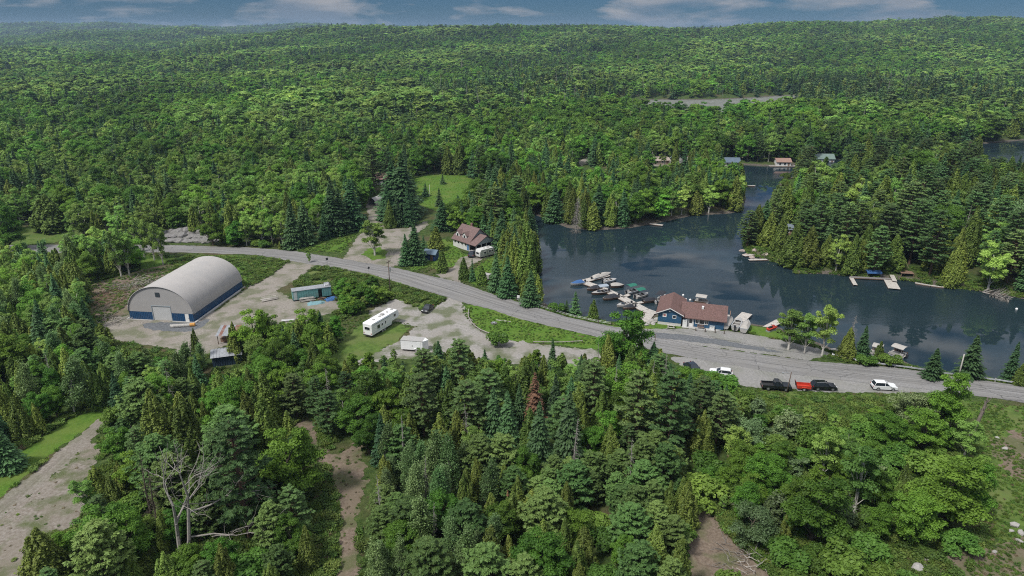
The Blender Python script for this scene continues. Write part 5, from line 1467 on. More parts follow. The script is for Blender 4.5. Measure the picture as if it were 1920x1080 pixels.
# white cargo trailer
a, b = g(752, 658), g(795, 661.5)
r = tag(empty('cargo_trailer', (a[0], a[1], T1(*a)), math.radians(-10)), 'white enclosed cargo trailer at the edge of the pines', 'trailer')
foot(r, -1, 7, -1.5, 3, 1)
MB().prism([(0, 0), (4.9, 0), (5.9, 1.1), (4.9, 2.2), (0, 2.2)], 'z', .45, 2.65).build('body', RVW, r, bevel=.05)
bx('roof_edge', HULLW, r, -.04, 4.95, -.04, 2.24, 2.58, 2.66); bx('side_door', RVW, r, 3.7, 4.45, -.03, -.002, .55, 2.4); bx('handle', DARK, r, 2.55, 2.63, -.05, -.002, 1.3, 1.6)
bx('rear_frame', GREYSID, r, -.05, -.002, .05, 2.15, .45, 2.55); bx('fender', RVW, r, 3.0, 4.1, -.22, -.002, .78, .86)
for s in (0, 1):
    y0, y1 = (-.2, .02) if s == 0 else (2.18, 2.4)
    w_ = MB().cyl((3.5, y0, .36), (3.5, y1, .36), .36, 16).build('wheel', TYRE, r); MB().cyl((3.5, y0 - .02 if s == 0 else y1, .36), (3.5, y0 if s == 0 else y1 + .02, .36), .24, 12).build('rim', HULLW, w_)
MB().tube([(5.6, 1.1, .5), (6.9, 1.1, .5)], .06, 5).build('drawbar', DARK, r); MB().tube([(6.5, 1.1, .5), (6.5, 1.1, 0)], .05, 5).build('jack', STEEL, r)
# travel trailer beside the porch
a, b = g(900, 486), g(930, 478)
r = tag(empty('travel_trailer', (a[0], a[1], T1(*a)), math.atan2(b[1] - a[1], b[0] - a[0])), 'rounded white travel trailer with dark windows before the house porch', 'trailer')
foot(r, -2, 7, -1, 3.5, 1)
MB().prism([(0, .7), (.15, .45), (5.6, .45), (5.9, 1.2), (5.75, 2.3), (5.35, 2.75), (.55, 2.75), (.1, 2.1)], 'y', 0, 2.3).build('body', P('aged_white', (0.52, 0.51, 0.48), .5, .05, 2), r, bevel=.1)
for x0, x1, z0, z1 in ((1.6, 2.4, 1.35, 2.05), (3.6, 4.2, 1.5, 2.1), (4.55, 5.25, 1.45, 2.1)): window(r, x0, x1, z0, z1, 0, fr=.05)
window(r, .5, 1.8, 1.3, 1.95, .06, 'x-', .05); bx('door', HULLW, r, 2.75, 3.35, -.03, -.002, .6, 2.4)
bx('roof_vent', HULLW, r, 2.2, 2.7, .8, 1.3, 2.753, 2.9); bx('air_conditioner', HULLW, r, 3.6, 4.4, .7, 1.5, 2.753, 3.0, bevel=.05)
for s in (-.02, 2.1):
    w_ = MB().cyl((3.0, s, .35), (3.0, s + .22, .35), .35, 14).build('wheel', TYRE, r); MB().cyl((3.0, s - .015, .35), (3.0, s, .35), .22, 12).build('rim', HULLW, w_)
MB().tube([(.2, .7, .5), (-1.2, 1.15, .45)], .05, 5).build('drawbar', DARK, r); MB().tube([(.2, 1.6, .5), (-1.2, 1.15, .45)], .05, 5).build('drawbar', DARK, r)
# small trailer behind the driveway cedars
a = g(903, 524); r = tag(empty('utility_trailer', (a[0], a[1], T1(*a)), math.radians(-30)), 'small white-topped trailer tucked behind the driveway cedars', 'trailer')
bx('body', HULLW, r, 0, 2.4, 0, 1.5, .5, 1.7, bevel=.06); bx('skirt', DARK, r, .05, 2.35, .05, 1.45, .3, .495)
for s in (-.1, 1.45): MB().cyl((1.2, s, .32), (1.2, s + .15, .32), .32, 12).build('wheel', TYRE, r)

# ------------------------------------------------------------------ boats
def boat(px, px2, label, hull=HULLW, cover=None, motor=True, canopy=None, B=2.2, z=None, trailer=False, n_seats=2, group='boats at the marina docks', L_=None):
    """Stern at px, bow at px2."""
    zz = WATER_Z if z is None else z
    a, b = g(px[0], px[1], zz), g(px2[0], px2[1], zz)
    L0 = math.hypot(b[0] - a[0], b[1] - a[1]) if L_ is None else L_
    if not trailer: a = (a[0] + (b[0] - a[0]) / L0 * 1.0, a[1] + (b[1] - a[1]) / L0 * 1.0); L0 *= .92; B *= .92
    r = tag(empty('motorboat', (a[0], a[1], zz + (.55 if trailer else 0)), math.atan2(b[1] - a[1], b[0] - a[0])), label, 'boat', group)
    def outline(k, z, n=7, nose=1.0):
        pts = [(0.0, -B / 2 * .88 * k)]
        for i in range(n): 
            t = i / (n - 1); x = L0 * (.15 + .85 * t) * nose
            pts.append((x, -B / 2 * k * (1 - max(0, (t - .35) / .65) ** 2.0)))
        return [(x, y, z) for x, y in pts] + [(x, -y, z) for x, y in pts[-2::-1]]
    mb = MB(); lv = [outline(.62, -.25, nose=.90), outline(.92, .18, nose=.97), outline(1.0, .72, nose=1.0)]
    m = len(lv[0])
    for q in lv: mb.v += q
    for k in range(2):
        for i in range(m):
            j = (i + 1) % m; mb.f.append((k * m + i, k * m + j, (k + 1) * m + j, (k + 1) * m + i))
    mb.f.append(tuple(range(m))[::-1])
    hl = mb.build('hull', hull, r)
    def inset(k, z, x0=.05, x1=.93): return [(L0 * x0 + (p[0]) * (x1 - x0), p[1] * k, z) for p in outline(1, z)]
    dk = MB(); o_, i_ = outline(1.0, .722), inset(.80, .722, .06, .70)
    base = 0; dk.v += o_ + i_
    for i in range(m):
        j = (i + 1) % m; dk.f.append((i, j, m + j, m + i))
    dk.build('deck', HULLW, r)
    ck = MB(); fl, rim_ = inset(.78, .34, .065, .695), inset(.80, .72, .06, .70)
    ck.v += fl + rim_
    for i in range(m):
        j = (i + 1) % m; ck.f.append((i, j, m + j, m + i))
    ck.f.append(tuple(range(m)))
    ck.build('cockpit', CANV['inside'], r)
    MB().tube([p for p in outline(1.01, .70)] + [outline(1.01, .70)[0]], .045, 4).build('rub_rail', hull if hull is not HULLW else CANV['grey'], hl)
    if cover:
        cv = MB(); o1, o2 = inset(.98, .76, .02, .96), inset(.45, 1.22, .18, .66)
        cv.v += o1 + o2
        for i in range(m):
            j = (i + 1) % m; cv.f.append((i, j, m + j, m + i))
        cv.f.append(tuple(range(m, 2 * m))); cv.build('cover', CANV[cover], r)
    else:
        for k in range(n_seats): bx('seat', HULLW, r, L0 * (.16 + .26 * k), L0 * (.24 + .26 * k), -B * .34, B * .34, .36, .72, bevel=.04)
        MB().quad((L0 * .58, -B * .36, .72), (L0 * .58, B * .36, .72), (L0 * .50, B * .30, 1.15), (L0 * .50, -B * .30, 1.15)).build('windscreen', GLASS, r)
    if canopy:
        for x in (.12, .52):
            for s in (-1, 1): MB().tube([(L0 * x, s * B * .45, .72), (L0 * (x + .02), s * B * .46, 2.3)], .025, 4).build('canopy_pole', STEEL, r)
        cn = MB(); K = 6
        for k in range(K):
            y0, y1 = -B * .5 + B * k / K, -B * .5 + B * (k + 1) / K
            f = lambda y: 2.3 + .22 * (1 - (y / (B * .5)) ** 2)
            cn.quad((L0 * .06, y0, f(y0)), (L0 * .60, y0, f(y0)), (L0 * .60, y1, f(y1)), (L0 * .06, y1, f(y1))); cn.quad((L0 * .06, y0, f(y0) + .03), (L0 * .60, y0, f(y0) + .03), (L0 * .60, y1, f(y1) + .03), (L0 * .06, y1, f(y1) + .03))
        cn.build('canopy', CANV[canopy], r)
    if motor:
        mt = bx('outboard_motor', CANV['black'], r, -.55, -.08, -.2, .2, .62, 1.18, bevel=.08); bx('motor_leg', DARK, mt, -.42, -.2, -.08, .08, -.3, .62)
    if trailer:
        tr = bx('trailer_frame', STEEL, r, -.1, L0 + .9, -.06, .06, -.42, -.32)
        for s in (-1, 1):
            bx('bunk', DOCKWOOD, r, .3, L0 * .7, s * .5 - .06, s * .5 + .06, -.34, -.2)
            w_ = MB().cyl((L0 * .3, s * 1.0, -.27), (L0 * .3, s * 1.18, -.27), .28, 12).build('trailer_wheel', TYRE, r)
    return r
BOATS = [((1101, 531), (1073, 535), 'open boat with a bright blue cover, outermost at the docks', dict(cover='blue')),
         ((1106, 527), (1134, 517), 'beige covered boat at the far end of the docks', dict(cover='beige')),
         ((1116, 524), (1143, 515), 'pale boat moored behind the beige covered one', dict(cover='beige', hull=CANV['beige'])),
         ((1125, 531), (1152, 527), 'wide cream boat with a low windscreen at the outer dock', dict(B=2.5)),
         ((1138, 539), (1166, 538), 'white runabout with dark stripe pointing away from the dock', dict(hull=HULLD, cover='beige')),
         ((1133, 541), (1104, 545), 'black covered boat, outermost of the near row', dict(cover='black', hull=HULLD)),
         ((1146, 548), (1112, 553), 'boat with a pale blue-grey canopy in the near row', dict(canopy='grey', hull=HULLD)),
         ((1164, 557), (1133, 563), 'cream boat with a round dark cover in the near row', dict(cover='black', hull=HULLD, B=2.6)),
         ((1170, 553), (1197, 546), 'boat under a dark green canopy farther from the store', dict(canopy='green')),
         ((1186, 561), (1212, 554), 'boat under a dark green canopy closer to the store', dict(canopy='green', hull=CANV['beige'])),
         ((1199, 568), (1230, 565), 'dark covered runabout with striped hull next to the store', dict(cover='black', hull=HULLD)),
         ((1188, 571), (1160, 576), 'open grey boat with dark inside below the docks', dict(n_seats=3, hull=CANV['beige'])),
         ((1196, 578), (1172, 580), 'small dark boat closest to the shore below the docks', dict(hull=HULLD, B=1.7, cover='black')),
         ((1231, 573), (1246, 557), 'boat under a black canopy behind the store wing', dict(canopy='black'))]
for a, b, lab, kw in BOATS: boat(a, b, lab, **kw)
for i, (a, b, lab) in enumerate((((1359, 619), (1371, 602), 'white boat on a trailer closest to the store wall'), ((1377, 622), (1387, 604), 'middle white boat on a trailer beside the store'), ((1393, 626), (1402, 608), 'white boat on a trailer farthest from the store'))):
    c = g(*a); boat(a, b, lab, cover='beige' if i != 1 else None, z=T1(*c), trailer=True, motor=i == 1, B=1.9, group='boats on trailers beside the store', hull=HULLW)
def pontoon(px, px2, label, roof='beige'):
    a, b = g(px[0], px[1], WATER_Z), g(px2[0], px2[1], WATER_Z)
    L0 = math.hypot(b[0] - a[0], b[1] - a[1])
    r = tag(empty('pontoon_boat', (a[0], a[1], WATER_Z), math.atan2(b[1] - a[1], b[0] - a[0])), label, 'boat')
    for s in (-1, 1): MB().tube([(0, s * .85, .1), (L0 * .9, s * .85, .1), (L0, s * .85, .25)], [.3, .3, .05], 10).build('float', STEEL, r)
    bx('deck', CANV['beige'], r, 0, L0 * .96, -1.2, 1.2, .42, .5)
    for s in (-1, 1): bx('side_fence', HULLD if s < 0 else HULLW, r, .1, L0 * .9, s * 1.17 - .03, s * 1.17 + .03, .5, 1.05)
    bx('seat', HULLW, r, .2, L0 * .3, -1.05, -.4, .5, .95, bevel=.05); bx('seat', HULLW, r, .2, L0 * .3, .4, 1.05, .5, .95, bevel=.05)
    for x in (.18, .72):
        for s in (-1, 1): MB().tube([(L0 * x, s * 1.1, .5), (L0 * x, s * 1.1, 2.2)], .03, 4).build('canopy_pole', STEEL, r)
    mb = MB(); K = 8; x0, x1 = L0 * .08, L0 * .86
    f = lambda y: 2.2 + .28 * (1 - (y / 1.25) ** 2)
    for k in range(K):
        y0, y1 = -1.25 + 2.5 * k / K, -1.25 + 2.5 * (k + 1) / K
        mb.quad((x0, y0, f(y0)), (x1, y0, f(y0)), (x1, y1, f(y1)), (x0, y1, f(y1))); mb.quad((x0, y0, f(y0) + .05), (x1, y0, f(y0) + .05), (x1, y1, f(y1) + .05), (x0, y1, f(y1) + .05))
    mb.build('canopy', CANV[roof], r)
    bx('outboard_motor', CANV['black'], r, -.5, -.05, -.2, .2, .4, 1.1, bevel=.06)
pontoon((1697, 672), (1668, 662), 'pontoon boat with rounded pale canopy at the lake edge')
pontoon((1655, 668), (1630, 662), 'pontoon boat with flat pale canopy behind the small cedar')
pontoon((1302, 568), (1328, 572), 'pontoon boat with white canopy behind the store roof')
# red jet ski on the shore
c = g(1446, 620); r = tag(empty('jet_ski', (c[0], c[1], T1(*c) + .35), .6), 'red jet ski on a shore ramp beside the bushy cedar', 'jet ski')
frustum('hull', REDPAINT, r, (-1.3, 1.3, .35), (-1.4, 1.5, .55), 0, .5, bevel=.08); bx('seat', DARK, r, -1.1, .2, -.22, .22, .5, .85, bevel=.08)
frustum('nose', REDPAINT, r, (.15, 1.35, .42), (.25, .8, .2), .5, .95, bevel=.05); MB().tube([(.3, -.45, 1.0), (.35, 0, .98), (.3, .45, 1.0)], .04, 5).build('handlebar', DARK, r)
bx('cradle', STEEL, r, -1.4, 1.3, -.5, .5, -.4, -.05)

# ------------------------------------------------------------------ docks
def dock(name, label, secs, w=1.8, z=WATER_Z + .42, mat=DOCKWOOD, group=None, cat='dock'):
    """secs: chain of photo points; every stretch is a deck section carried on floats."""
    P_ = [g(u, v, z) for u, v in secs]
    r = tag(empty(name, (P_[0][0], P_[0][1], z), 0), label, cat, group)
    for (ax, ay), (bx_, by_) in zip(P_[:-1], P_[1:]):
        Ls = math.hypot(bx_ - ax, by_ - ay); rz = math.atan2(by_ - ay, bx_ - ax)
        mb = MB(); n = max(2, int(Ls / .2))
        for k in range(n): mb.box(Ls * k / n + .008, Ls * (k + 1) / n - .008, -w / 2, w / 2, -.06, 0.0)
        s = mb.build('deck_section', mat, r); s.location = (ax - P_[0][0], ay - P_[0][1], 0); s.rotation_euler = (0, 0, rz)
        f = MB().box(.05, Ls - .05, -w / 2 + .02, -w / 2 + .14, -.26, -.065).box(.05, Ls - .05, w / 2 - .14, w / 2 - .02, -.26, -.065).build('stringer', BROWNWOOD, s)
        for k in range(max(1, int(Ls / 3))): bx('float', CANV['black'], s, 1.0 + k * 3 - .5, 1.0 + k * 3 + .5, -w / 2 + .2, w / 2 - .2, -.5, -.07)
    return r
dock('floating_dock', 'long pale floating dock reaching out from the store', [(1229, 588), (1210, 581), (1185, 568), (1165, 557), (1130, 541), (1096, 529)], 2.5)
dock('floating_dock', 'cross dock at the outer end between covered boats', [(1080, 531), (1112, 522), (1140, 515)], 2.2)
dock('floating_dock', 'short finger dock before the green canopy boats', [(1166, 557), (1180, 552)], 1.2)
dock('floating_dock', 'short finger dock between the open grey and the striped boat', [(1180, 571), (1205, 566)], 1.1)
dock('boat_ramp', 'pale sloping plank ramp from shore to the dock', [(1202, 606), (1217, 588)], 2.6, WATER_Z + .55)
dock('dock_platform', 'square pale dock platform on the shore lawn', [(1386, 601), (1401, 587)], 2.6, WATER_Z + .6)
dock('shore_dock', 'pale dock beside the red jet ski', [(1434, 616), (1462, 601)], 1.9, WATER_Z + .5)
dock('shore_dock', 'low dock under the grey-topped cedar', [(1552, 657), (1570, 655)], 1.4, WATER_Z + .45)
dock('long_dock', 'long dark dock along the peninsula bank', [(1594, 519), (1636, 521), (1676, 523)], 1.3, WATER_Z + .5, P('dark_dock', (0.19, 0.175, 0.165), .9, .2, 3))
dock('finger_dock', 'narrow finger dock at the far end of the peninsula dock', [(1596, 520), (1604, 534)], 1.1)
dock('dock_platform', 'square pale platform at the near end of the peninsula dock', [(1668, 525), (1677, 541)], 3.0, WATER_Z + .42)
dock('gangway', 'short gangway from the bank to the square platform', [(1672, 515), (1678, 527)], 1.2, WATER_Z + .8)
dock('floating_log_dock', 'low narrow walkway along the bank past the stairs', [(1716, 530), (1745, 535), (1770, 538)], .9, WATER_Z + .3)
dock('rock_dock', 'plank dock at the rocky point', [(1404, 487), (1438, 486)], 1.2)
dock('rock_dock', 'broken plank dock at the tip of the rocky point', [(1394, 479), (1424, 475)], 1.6)
dock('channel_dock', 'small dark dock jutting into the channel', [(1398, 348), (1416, 348)], 1.2)
dock('bank_dock', 'small pale dock on the far lake bank', [(1218, 419), (1243, 422)], 1.4)
dock('cottage_dock', 'pale dock before the orange-roofed cottage', [(1442, 311), (1492, 311)], 2.0)
# boat lift with blue cover on the peninsula dock
c = g(1639, 521, WATER_Z); r = tag(empty('boat_lift', (c[0], c[1] + 1.0, WATER_Z), -.12), 'boat lift with a bright blue cover at the peninsula dock', 'boat lift')
for x in (-1.8, 1.8):
    for y in (-1.1, 1.1): MB().cyl((x, y, -1.0), (x, y, 1.6), .06, 6).build('post', STEEL, r)
MB().prism([(-1.3, 1.3), (-1.25, 1.65), (0, 2.05), (1.25, 1.65), (1.3, 1.3), (1.2, 1.3), (0, 1.9), (-1.2, 1.3)], 'x', -2.0, 2.0).build('cover', CANV['blue'], r)
# wooden stairs and landing on the peninsula
c = g(1703, 514); r = tag(empty('wooden_stairs', (c[0], c[1] + 1.0, T1(c[0], c[1] + 1.0)), math.radians(78)), 'brown wooden stairs with landings climbing the peninsula bank', 'stairs')
foot(r, -2, 10, -3, 3, 0)
bx('landing', BROWNWOOD, r, -1.0, 1.4, -1.8, 1.6, .9, 1.0)
for k in range(12): bx('tread', BROWNWOOD, r, 1.4 + k * .42, 1.8 + k * .42, -.7, .7, 1.0 + k * .14, 1.06 + k * .14)
bx('landing', BROWNWOOD, r, 6.5, 8.4, -1.0, 1.8, 2.75, 2.85)
for s in (-.75, .75): MB().tube([(1.3, s, 1.95), (6.6, s, 3.7)], .05, 4).build('handrail', BROWNWOOD, r)
for x, y, z in ((-.9, -1.7, 1), (1.3, -1.7, 1), (-.9, 1.5, 1), (1.3, 1.5, 1), (6.6, -.9, 2.8), (8.3, -.9, 2.8), (6.6, 1.7, 2.8), (8.3, 1.7, 2.8)): bx('post', BROWNWOOD, r, x - .06, x + .06, y - .06, y + .06, -1.6, z)
# mooring buoys
for u, v, lab in ((1281, 554, 'tiny white buoy farthest behind the store roof'), (1286, 562, 'tiny white buoy in the middle behind the store'), (1294, 563, 'white mooring buoy closest to the store roof'), (1906, 580, 'white buoy out on the dark water')):
    c = g(u, v, WATER_Z); e = tag(empty('mooring_buoy', (c[0], c[1], WATER_Z), 0), lab, 'buoy', 'white mooring buoys')
    MB().tube([(0, 0, -.2), (0, 0, 0), (0, 0, .25), (0, 0, .42)], [.15, .32, .28, .08], 10).build('float', TRIM, e, smooth=True); MB().tube([(0, 0, .4), (0, 0, .6)], .03, 5).build('ring', STEEL, e)

# ------------------------------------------------------------------ guard rails, posts, poles, signs
def rail(name, label, pts, post=3.0, h=.75, kind='steel', cat='guardrail'):
    P_ = [g(*p) for p in pts]
    # resample
    out = [P_[0]]; acc = 0
    for (ax, ay), (bx_, by_) in zip(P_[:-1], P_[1:]):
        Ls = math.hypot(bx_ - ax, by_ - ay); d = post - acc
        while d < Ls:
            out.append((ax + (bx_ - ax) * d / Ls, ay + (by_ - ay) * d / Ls)); d += post
        acc = Ls - (d - post)
    o0 = out[0]; z0 = T1(*o0)
    r = tag(empty(name, (o0[0], o0[1], z0), 0), label, cat)
    Q = [(x - o0[0], y - o0[1], T1(x, y) - z0) for x, y in out]
    pm = MB().cyl((0, 0, -.3), (0, 0, h + .05), .10, 7).mesh('post', POLEWOOD if kind != 'steel' else DOCKWOOD)
    for q in Q: part('post', None, r, pm, q)
    for a, b in zip(Q[:-1], Q[1:]):
        if kind == 'steel':
            L_ = math.hypot(b[0] - a[0], b[1] - a[1]); rz = math.atan2(b[1] - a[1], b[0] - a[0])
            s = MB().prism([(-.16, h - .30), (-.10, h - .24), (-.16, h - .18), (-.16, h - .12), (-.10, h - .06), (-.16, h), (-.13, h), (-.07, h - .06), (-.13, h - .12), (-.13, h - .18), (-.07, h - .24), (-.13, h - .30)], 'x', -.05, L_ + .04).build('rail_beam', STEEL, r)
            s.location = (a[0], a[1], (a[2] + b[2]) / 2); s.rotation_euler = (0, 0, rz)
        elif kind == 'log': MB().tube([(a[0], a[1], a[2] + h), (b[0], b[1], b[2] + h)], .11, 7).build('log_rail', BARK_DEAD, r)
        else:
            for zz in (.45, .75): MB().tube([(a[0], a[1], a[2] + zz), (b[0], b[1], b[2] + zz)], .016, 4, cap=False).build('cable', STEEL, r)
rail('guardrail', 'steel guardrail between the road and the lake past the store', [(1560, 668), (1620, 682), (1700, 692), (1760, 700), (1840, 709), (1920, 722), (2000, 734)])
rail('cable_guardrail', 'old cable guardrail along the cove beside the road', [(968, 564), (1010, 576), (1060, 590), (1120, 604), (1165, 610)], 3.0, .8, 'cable')
rail('log_rail_fence', 'curved low log rail around the grass triangle', [(879, 583), (878, 596), (884, 608), (897, 620), (920, 629), (955, 636)], 2.2, .5, 'log', 'log rail')
rail('log_rail_fence', 'straight low log rail along the loop lane', [(1000, 644), (1045, 645), (1095, 642)], 2.2, .45, 'log', 'log rail')
def upole(px, vtop, label, arms=1, lamp=False, lean=0.0, rad=.15, mat=None):
    x, y = g(*px); z = T1(x, y); lo, hi = 1, 30
    for _ in range(30):
        m = (lo + hi) / 2
        if proj(x, y, z + m)[1] > vtop: lo = m
        else: hi = m
    h = lo
    r = tag(empty('utility_pole', (x, y, z), -.35), label, 'utility pole')
    MB().tube([(0, 0, -.5), (lean * h, 0, h)], [rad, rad * .65], 8).build('shaft', mat or POLEWOOD, r, smooth=True)
    for k in range(arms):
        zz = h - .5 - .8 * k; bx('crossarm', POLEWOOD, r, lean * zz - .08, lean * zz + .08, -1.1, 1.1, zz, zz + .14)
        for q in (-.95, -.4, .4, .95): MB().tube([(lean * zz, q, zz + .14), (lean * zz, q, zz + .34)], [.05, .07], 6).build('insulator', HULLW, r)
    if lamp:
        a = MB().tube([(lean * h * .85, 0, h * .85), (lean * h - .7, 0, h * .95), (lean * h - 1.3, 0, h * .9)], .04, 5).build('lamp_arm', STEEL, r); bx('lamp_head', STEEL, a, lean * h - 1.6, lean * h - 1.25, -.1, .1, h * .87, h * .91)
    if arms: MB().cyl((lean * h * .75 + .3, .1, h * .68), (lean * h * .75 + .3, .1, h * .80), .2, 10).build('transformer', STEEL, r)
    return (x, y, z + h - .3)
up = [upole((732, 552), 488, 'dark utility pole with a transformer beside the main road', 1), upole((759, 494), 440, 'grey utility pole in front of the loop spruces', 0, rad=.12, mat=DOCKWOOD),
      upole((1475, 736), 697, 'short dark pole with a street lamp beside the black pickup', 0, True, .06, .12)]
upole((662, 348), 318, 'far utility pole among the spruces near the brown-roofed house', 1)
upole((1797, 707), 664, 'pale grey post at the guardrail in front of a full spruce', 0, rad=.16, mat=DOCKWOOD)
upole((806, 372), 346, 'thin white flagpole on the mown lawn', 0, rad=.07, mat=TRIM)
upole((1228, 640), 626, 'short dark post at the road opposite the store', 0, rad=.10)
def wire(a, b, label, sag=.9):
    n = 14; pts = []
    for i in range(n + 1):
        t = i / n; pts.append((a[0] + (b[0] - a[0]) * t, a[1] + (b[1] - a[1]) * t, a[2] + (b[2] - a[2]) * t - sag * 4 * t * (1 - t)))
    tag(MB().tube(pts, .022, 4, cap=False).build('power_line', CANV['black']), label, 'power line')
wire(up[0], up[1], 'thin power line from the roadside pole to the loop pole')
wire(up[0], (60, 112, 9), 'long thin power line along the main road towards the pickup', 2.0)
def road_sign(px, label, col, rz=0.0, h=2.2, shape='rect'):
    x, y = g(*px); r = tag(empty('road_sign', (x, y, T1(x, y)), rz), label, 'road sign')
    MB().tube([(0, 0, -.3), (0, 0, h)], .045, 6).build('sign_post', STEEL, r)
    if shape == 'rect': bx('sign_plate', col, r, -.35, .35, -.08, -.05, h - .65, h + .1)
    else: MB().prism([(0, h - .75), (.42, h - .33), (0, h + .1), (-.42, h - .33)], 'y', -.08, -.05).build('sign_plate', col, r)
DKSIGN = P('sign_back', (0.06, 0.06, 0.065), .5)
road_sign((614, 497), 'small dark road sign at the verge above the teal trailer', DKSIGN, .5)
road_sign((692, 514), 'small dark diamond sign on the verge closer to the utility pole', DKSIGN, .5, 2.2, 'diamond')
road_sign((1187, 604), 'white notice board on a post by the plank ramp', TRIM, .1, 3.0)
road_sign((972, 565), 'little white sign at the start of the cable guardrail', TRIM, -.3, 1.6)
# well head and plank on the grass triangle
c = g(926, 607); r = tag(empty('fire_pit', (c[0], c[1], T1(*c)), 0), 'small stone fire pit on the grass triangle', 'fire pit')
for k in range(9):
    a = 2 * math.pi * k / 9; bx('stone', ROCK, r, -.16, .16, -.12, .12, 0, .3, bevel=.05).location = (.6 * math.cos(a), .6 * math.sin(a), 0)
bx('grate', STEEL, r, -.35, .35, -.35, .35, .32, .36)
c = g(944, 602); o = MB().box(-1.8, 1.8, -.12, .12, .02, .12).build('plank', DOCKWOOD); o.location = (c[0], c[1], T1(*c)); o.rotation_euler = (0, 0, -.3); tag(o, 'single pale plank lying on the grass triangle', 'plank')

# ------------------------------------------------------------------ rocks
def rock_mesh(seed, sx, sy, sz, mat, blocky=.5):
    rg = np.random.RandomState(seed)
    bm = bmesh.new(); bmesh.ops.create_icosphere(bm, subdivisions=2, radius=1)
    axs = rdir(rg, 9); ds = rg.uniform(.55, .95, 9)
    for v in bm.verts:
        p = np.array(v.co)
        for a, d in zip(axs, ds):
            e_ = p @ a - d
            if e_ > 0: p = p - a * e_ * .92
        p = p * (1 + rg.normal(0, .03)); v.co = Vector((p[0] * sx, p[1] * sy, p[2] * sz))
    me = bpy.data.meshes.new('rock'); bm.to_mesh(me); bm.free(); me.materials.append(mat); return me
def outcrop(name, label, spec, mat, seed):
    c = g(*spec[0][:2]); r = tag(empty(name, (c[0], c[1], T1(*c)), 0), label, 'rock outcrop')
    for k, (u, v, w, h) in enumerate(spec):
        x, y = g(u, v); o = part('rock', None, r, rock_mesh(seed + k, w * .6, w * .5, h, mat), (x - c[0], y - c[1], T1(x, y) - T1(*c) + h * .3), k * .7)
outcrop('rock_cut', 'layered grey rock cut above the far side of the road', [(u, 452 - lay * 5, 3.6 + (i * 7 % 5) * .5, (.55 + (i * 5 % 4) * .12) * (1 + lay)) for lay in range(3) for i, u in enumerate(range(298 + lay * 6, 410 - lay * 14, 13))], ROCK, 300)
outcrop('rocky_point', 'pale rocky ledge at the tip of the peninsula', [(1393, 462, 2.2, .7), (1400, 470, 2.6, .8), (1410, 474, 2.4, .8), (1420, 478, 2.4, .7), (1430, 482, 2.2, .7), (1442, 486, 2.5, .8), (1452, 489, 2.4, .9), (1415, 466, 1.8, .9), (1436, 474, 2.0, .8), (1462, 492, 2.0, .7)], P('pink_rock', (0.33, 0.265, 0.23), .95, .25, 1.6, bump=.6), 340)
outcrop('shore_rocks', 'heap of pale boulders under the store wing', [(1222, 600, 1.4, .6), (1228, 604, 1.2, .5), (1216, 604, 1.3, .5), (1224, 608, 1.1, .5), (1212, 609, 1.2, .5), (1231, 598, 1.3, .6)], PALEROCK, 370)
ST = [(1902, 985, 1.3), (1915, 1000, 1.1), (1912, 1016, 1.0), (1896, 996, .7), (1865, 1036, .7), (1741, 1040, .9), (1738, 1050, .6), (1720, 1068, 1.7), (1700, 1071, .9), (1733, 1062, .8), (1742, 1074, 1.0), (1762, 1080, 1.1), (1790, 1082, .9), (1838, 1032, .6), (1830, 815, .8), (1870, 822, .7), (1885, 842, 1.0), (1848, 863, .7)]
OR = ['first', 'second', 'third', 'fourth', 'fifth', 'sixth', 'seventh', 'eighth', 'ninth', 'tenth', 'eleventh', 'twelfth', 'thirteenth', 'fourteenth', 'fifteenth', 'sixteenth', 'seventeenth', 'eighteenth']
for k, (u, v, w) in enumerate(ST):
    x, y = g(u, v); o = link(bpy.data.objects.new('boulder', rock_mesh(400 + k, w * .6, w * .45, w * .35, PALEROCK))); o.location = (x, y, T1(x, y) + w * .1); o.rotation_euler = (0, 0, k)
    rk = sorted(range(len(ST)), key=lambda i: ST[i][0]).index(k)
    tag(o, f'{"large" if w > 1 else "small"} pale boulder at the meadow edge, {OR[rk]} counted from the left', 'boulder', 'pale boulders at the meadow edge')

# ------------------------------------------------------------------ dead and fallen trees
def bare(mb, px, label, name='dead_tree', mat=BARK_DEAD, rz=0.0, s=1.0, group=None):
    x, y = g(*px); z = T1(x, y)
    for _ in range(2): x, y = g(px[0], px[1], z); z = T1(x, y)
    o = mb.build(name, mat); o.location = (x, y, z); o.rotation_euler = (0, 0, rz); o.scale = (s, s, s)
    return tag(o, label, 'tree', group)
bare(snag(np.random.RandomState(17), 18.0, .40, 4, 2, .016), (342, 1052), 'great bare grey dead tree with forking limbs beside the layered pine')
bare(dead_conifer(np.random.RandomState(6), 12, 1.6, 60), (288, 985), 'dark bare spike of a dead conifer beside the forked dead tree', mat=BARK)
bare(dead_conifer(np.random.RandomState(7), 11, 1.3, 55), (300, 1000), 'thin bare dead conifer leaning in front of the dark spike', mat=BARK)
bare(dead_conifer(np.random.RandomState(8), 15, 3.1, 190), (1080, 428), 'grey dead spruce thick with twigs on the far lake bank')
bare(dead_conifer(np.random.RandomState(9), 11, 2.6, 120), (945, 398), 'grey dead spruce behind the red roofed house')
bare(dead_conifer(np.random.RandomState(10), 9.8, 1.7, 90), (1588, 671), 'bare bleached dead stem rising above the cedar at the lake edge')
bare(dead_conifer(np.random.RandomState(31), 11.5, 1.2, 60), (1075, 905), 'grey dead stem between the blue-green spruces')
bare(dead_conifer(np.random.RandomState(32), 9.5, .9, 40), (800, 960), 'bare grey poplar stem among the wind-bent poplars')
bare(dead_conifer(np.random.RandomState(33), 8.5, .8, 40), (815, 1040), 'broken grey stem low among the wind-bent poplars')
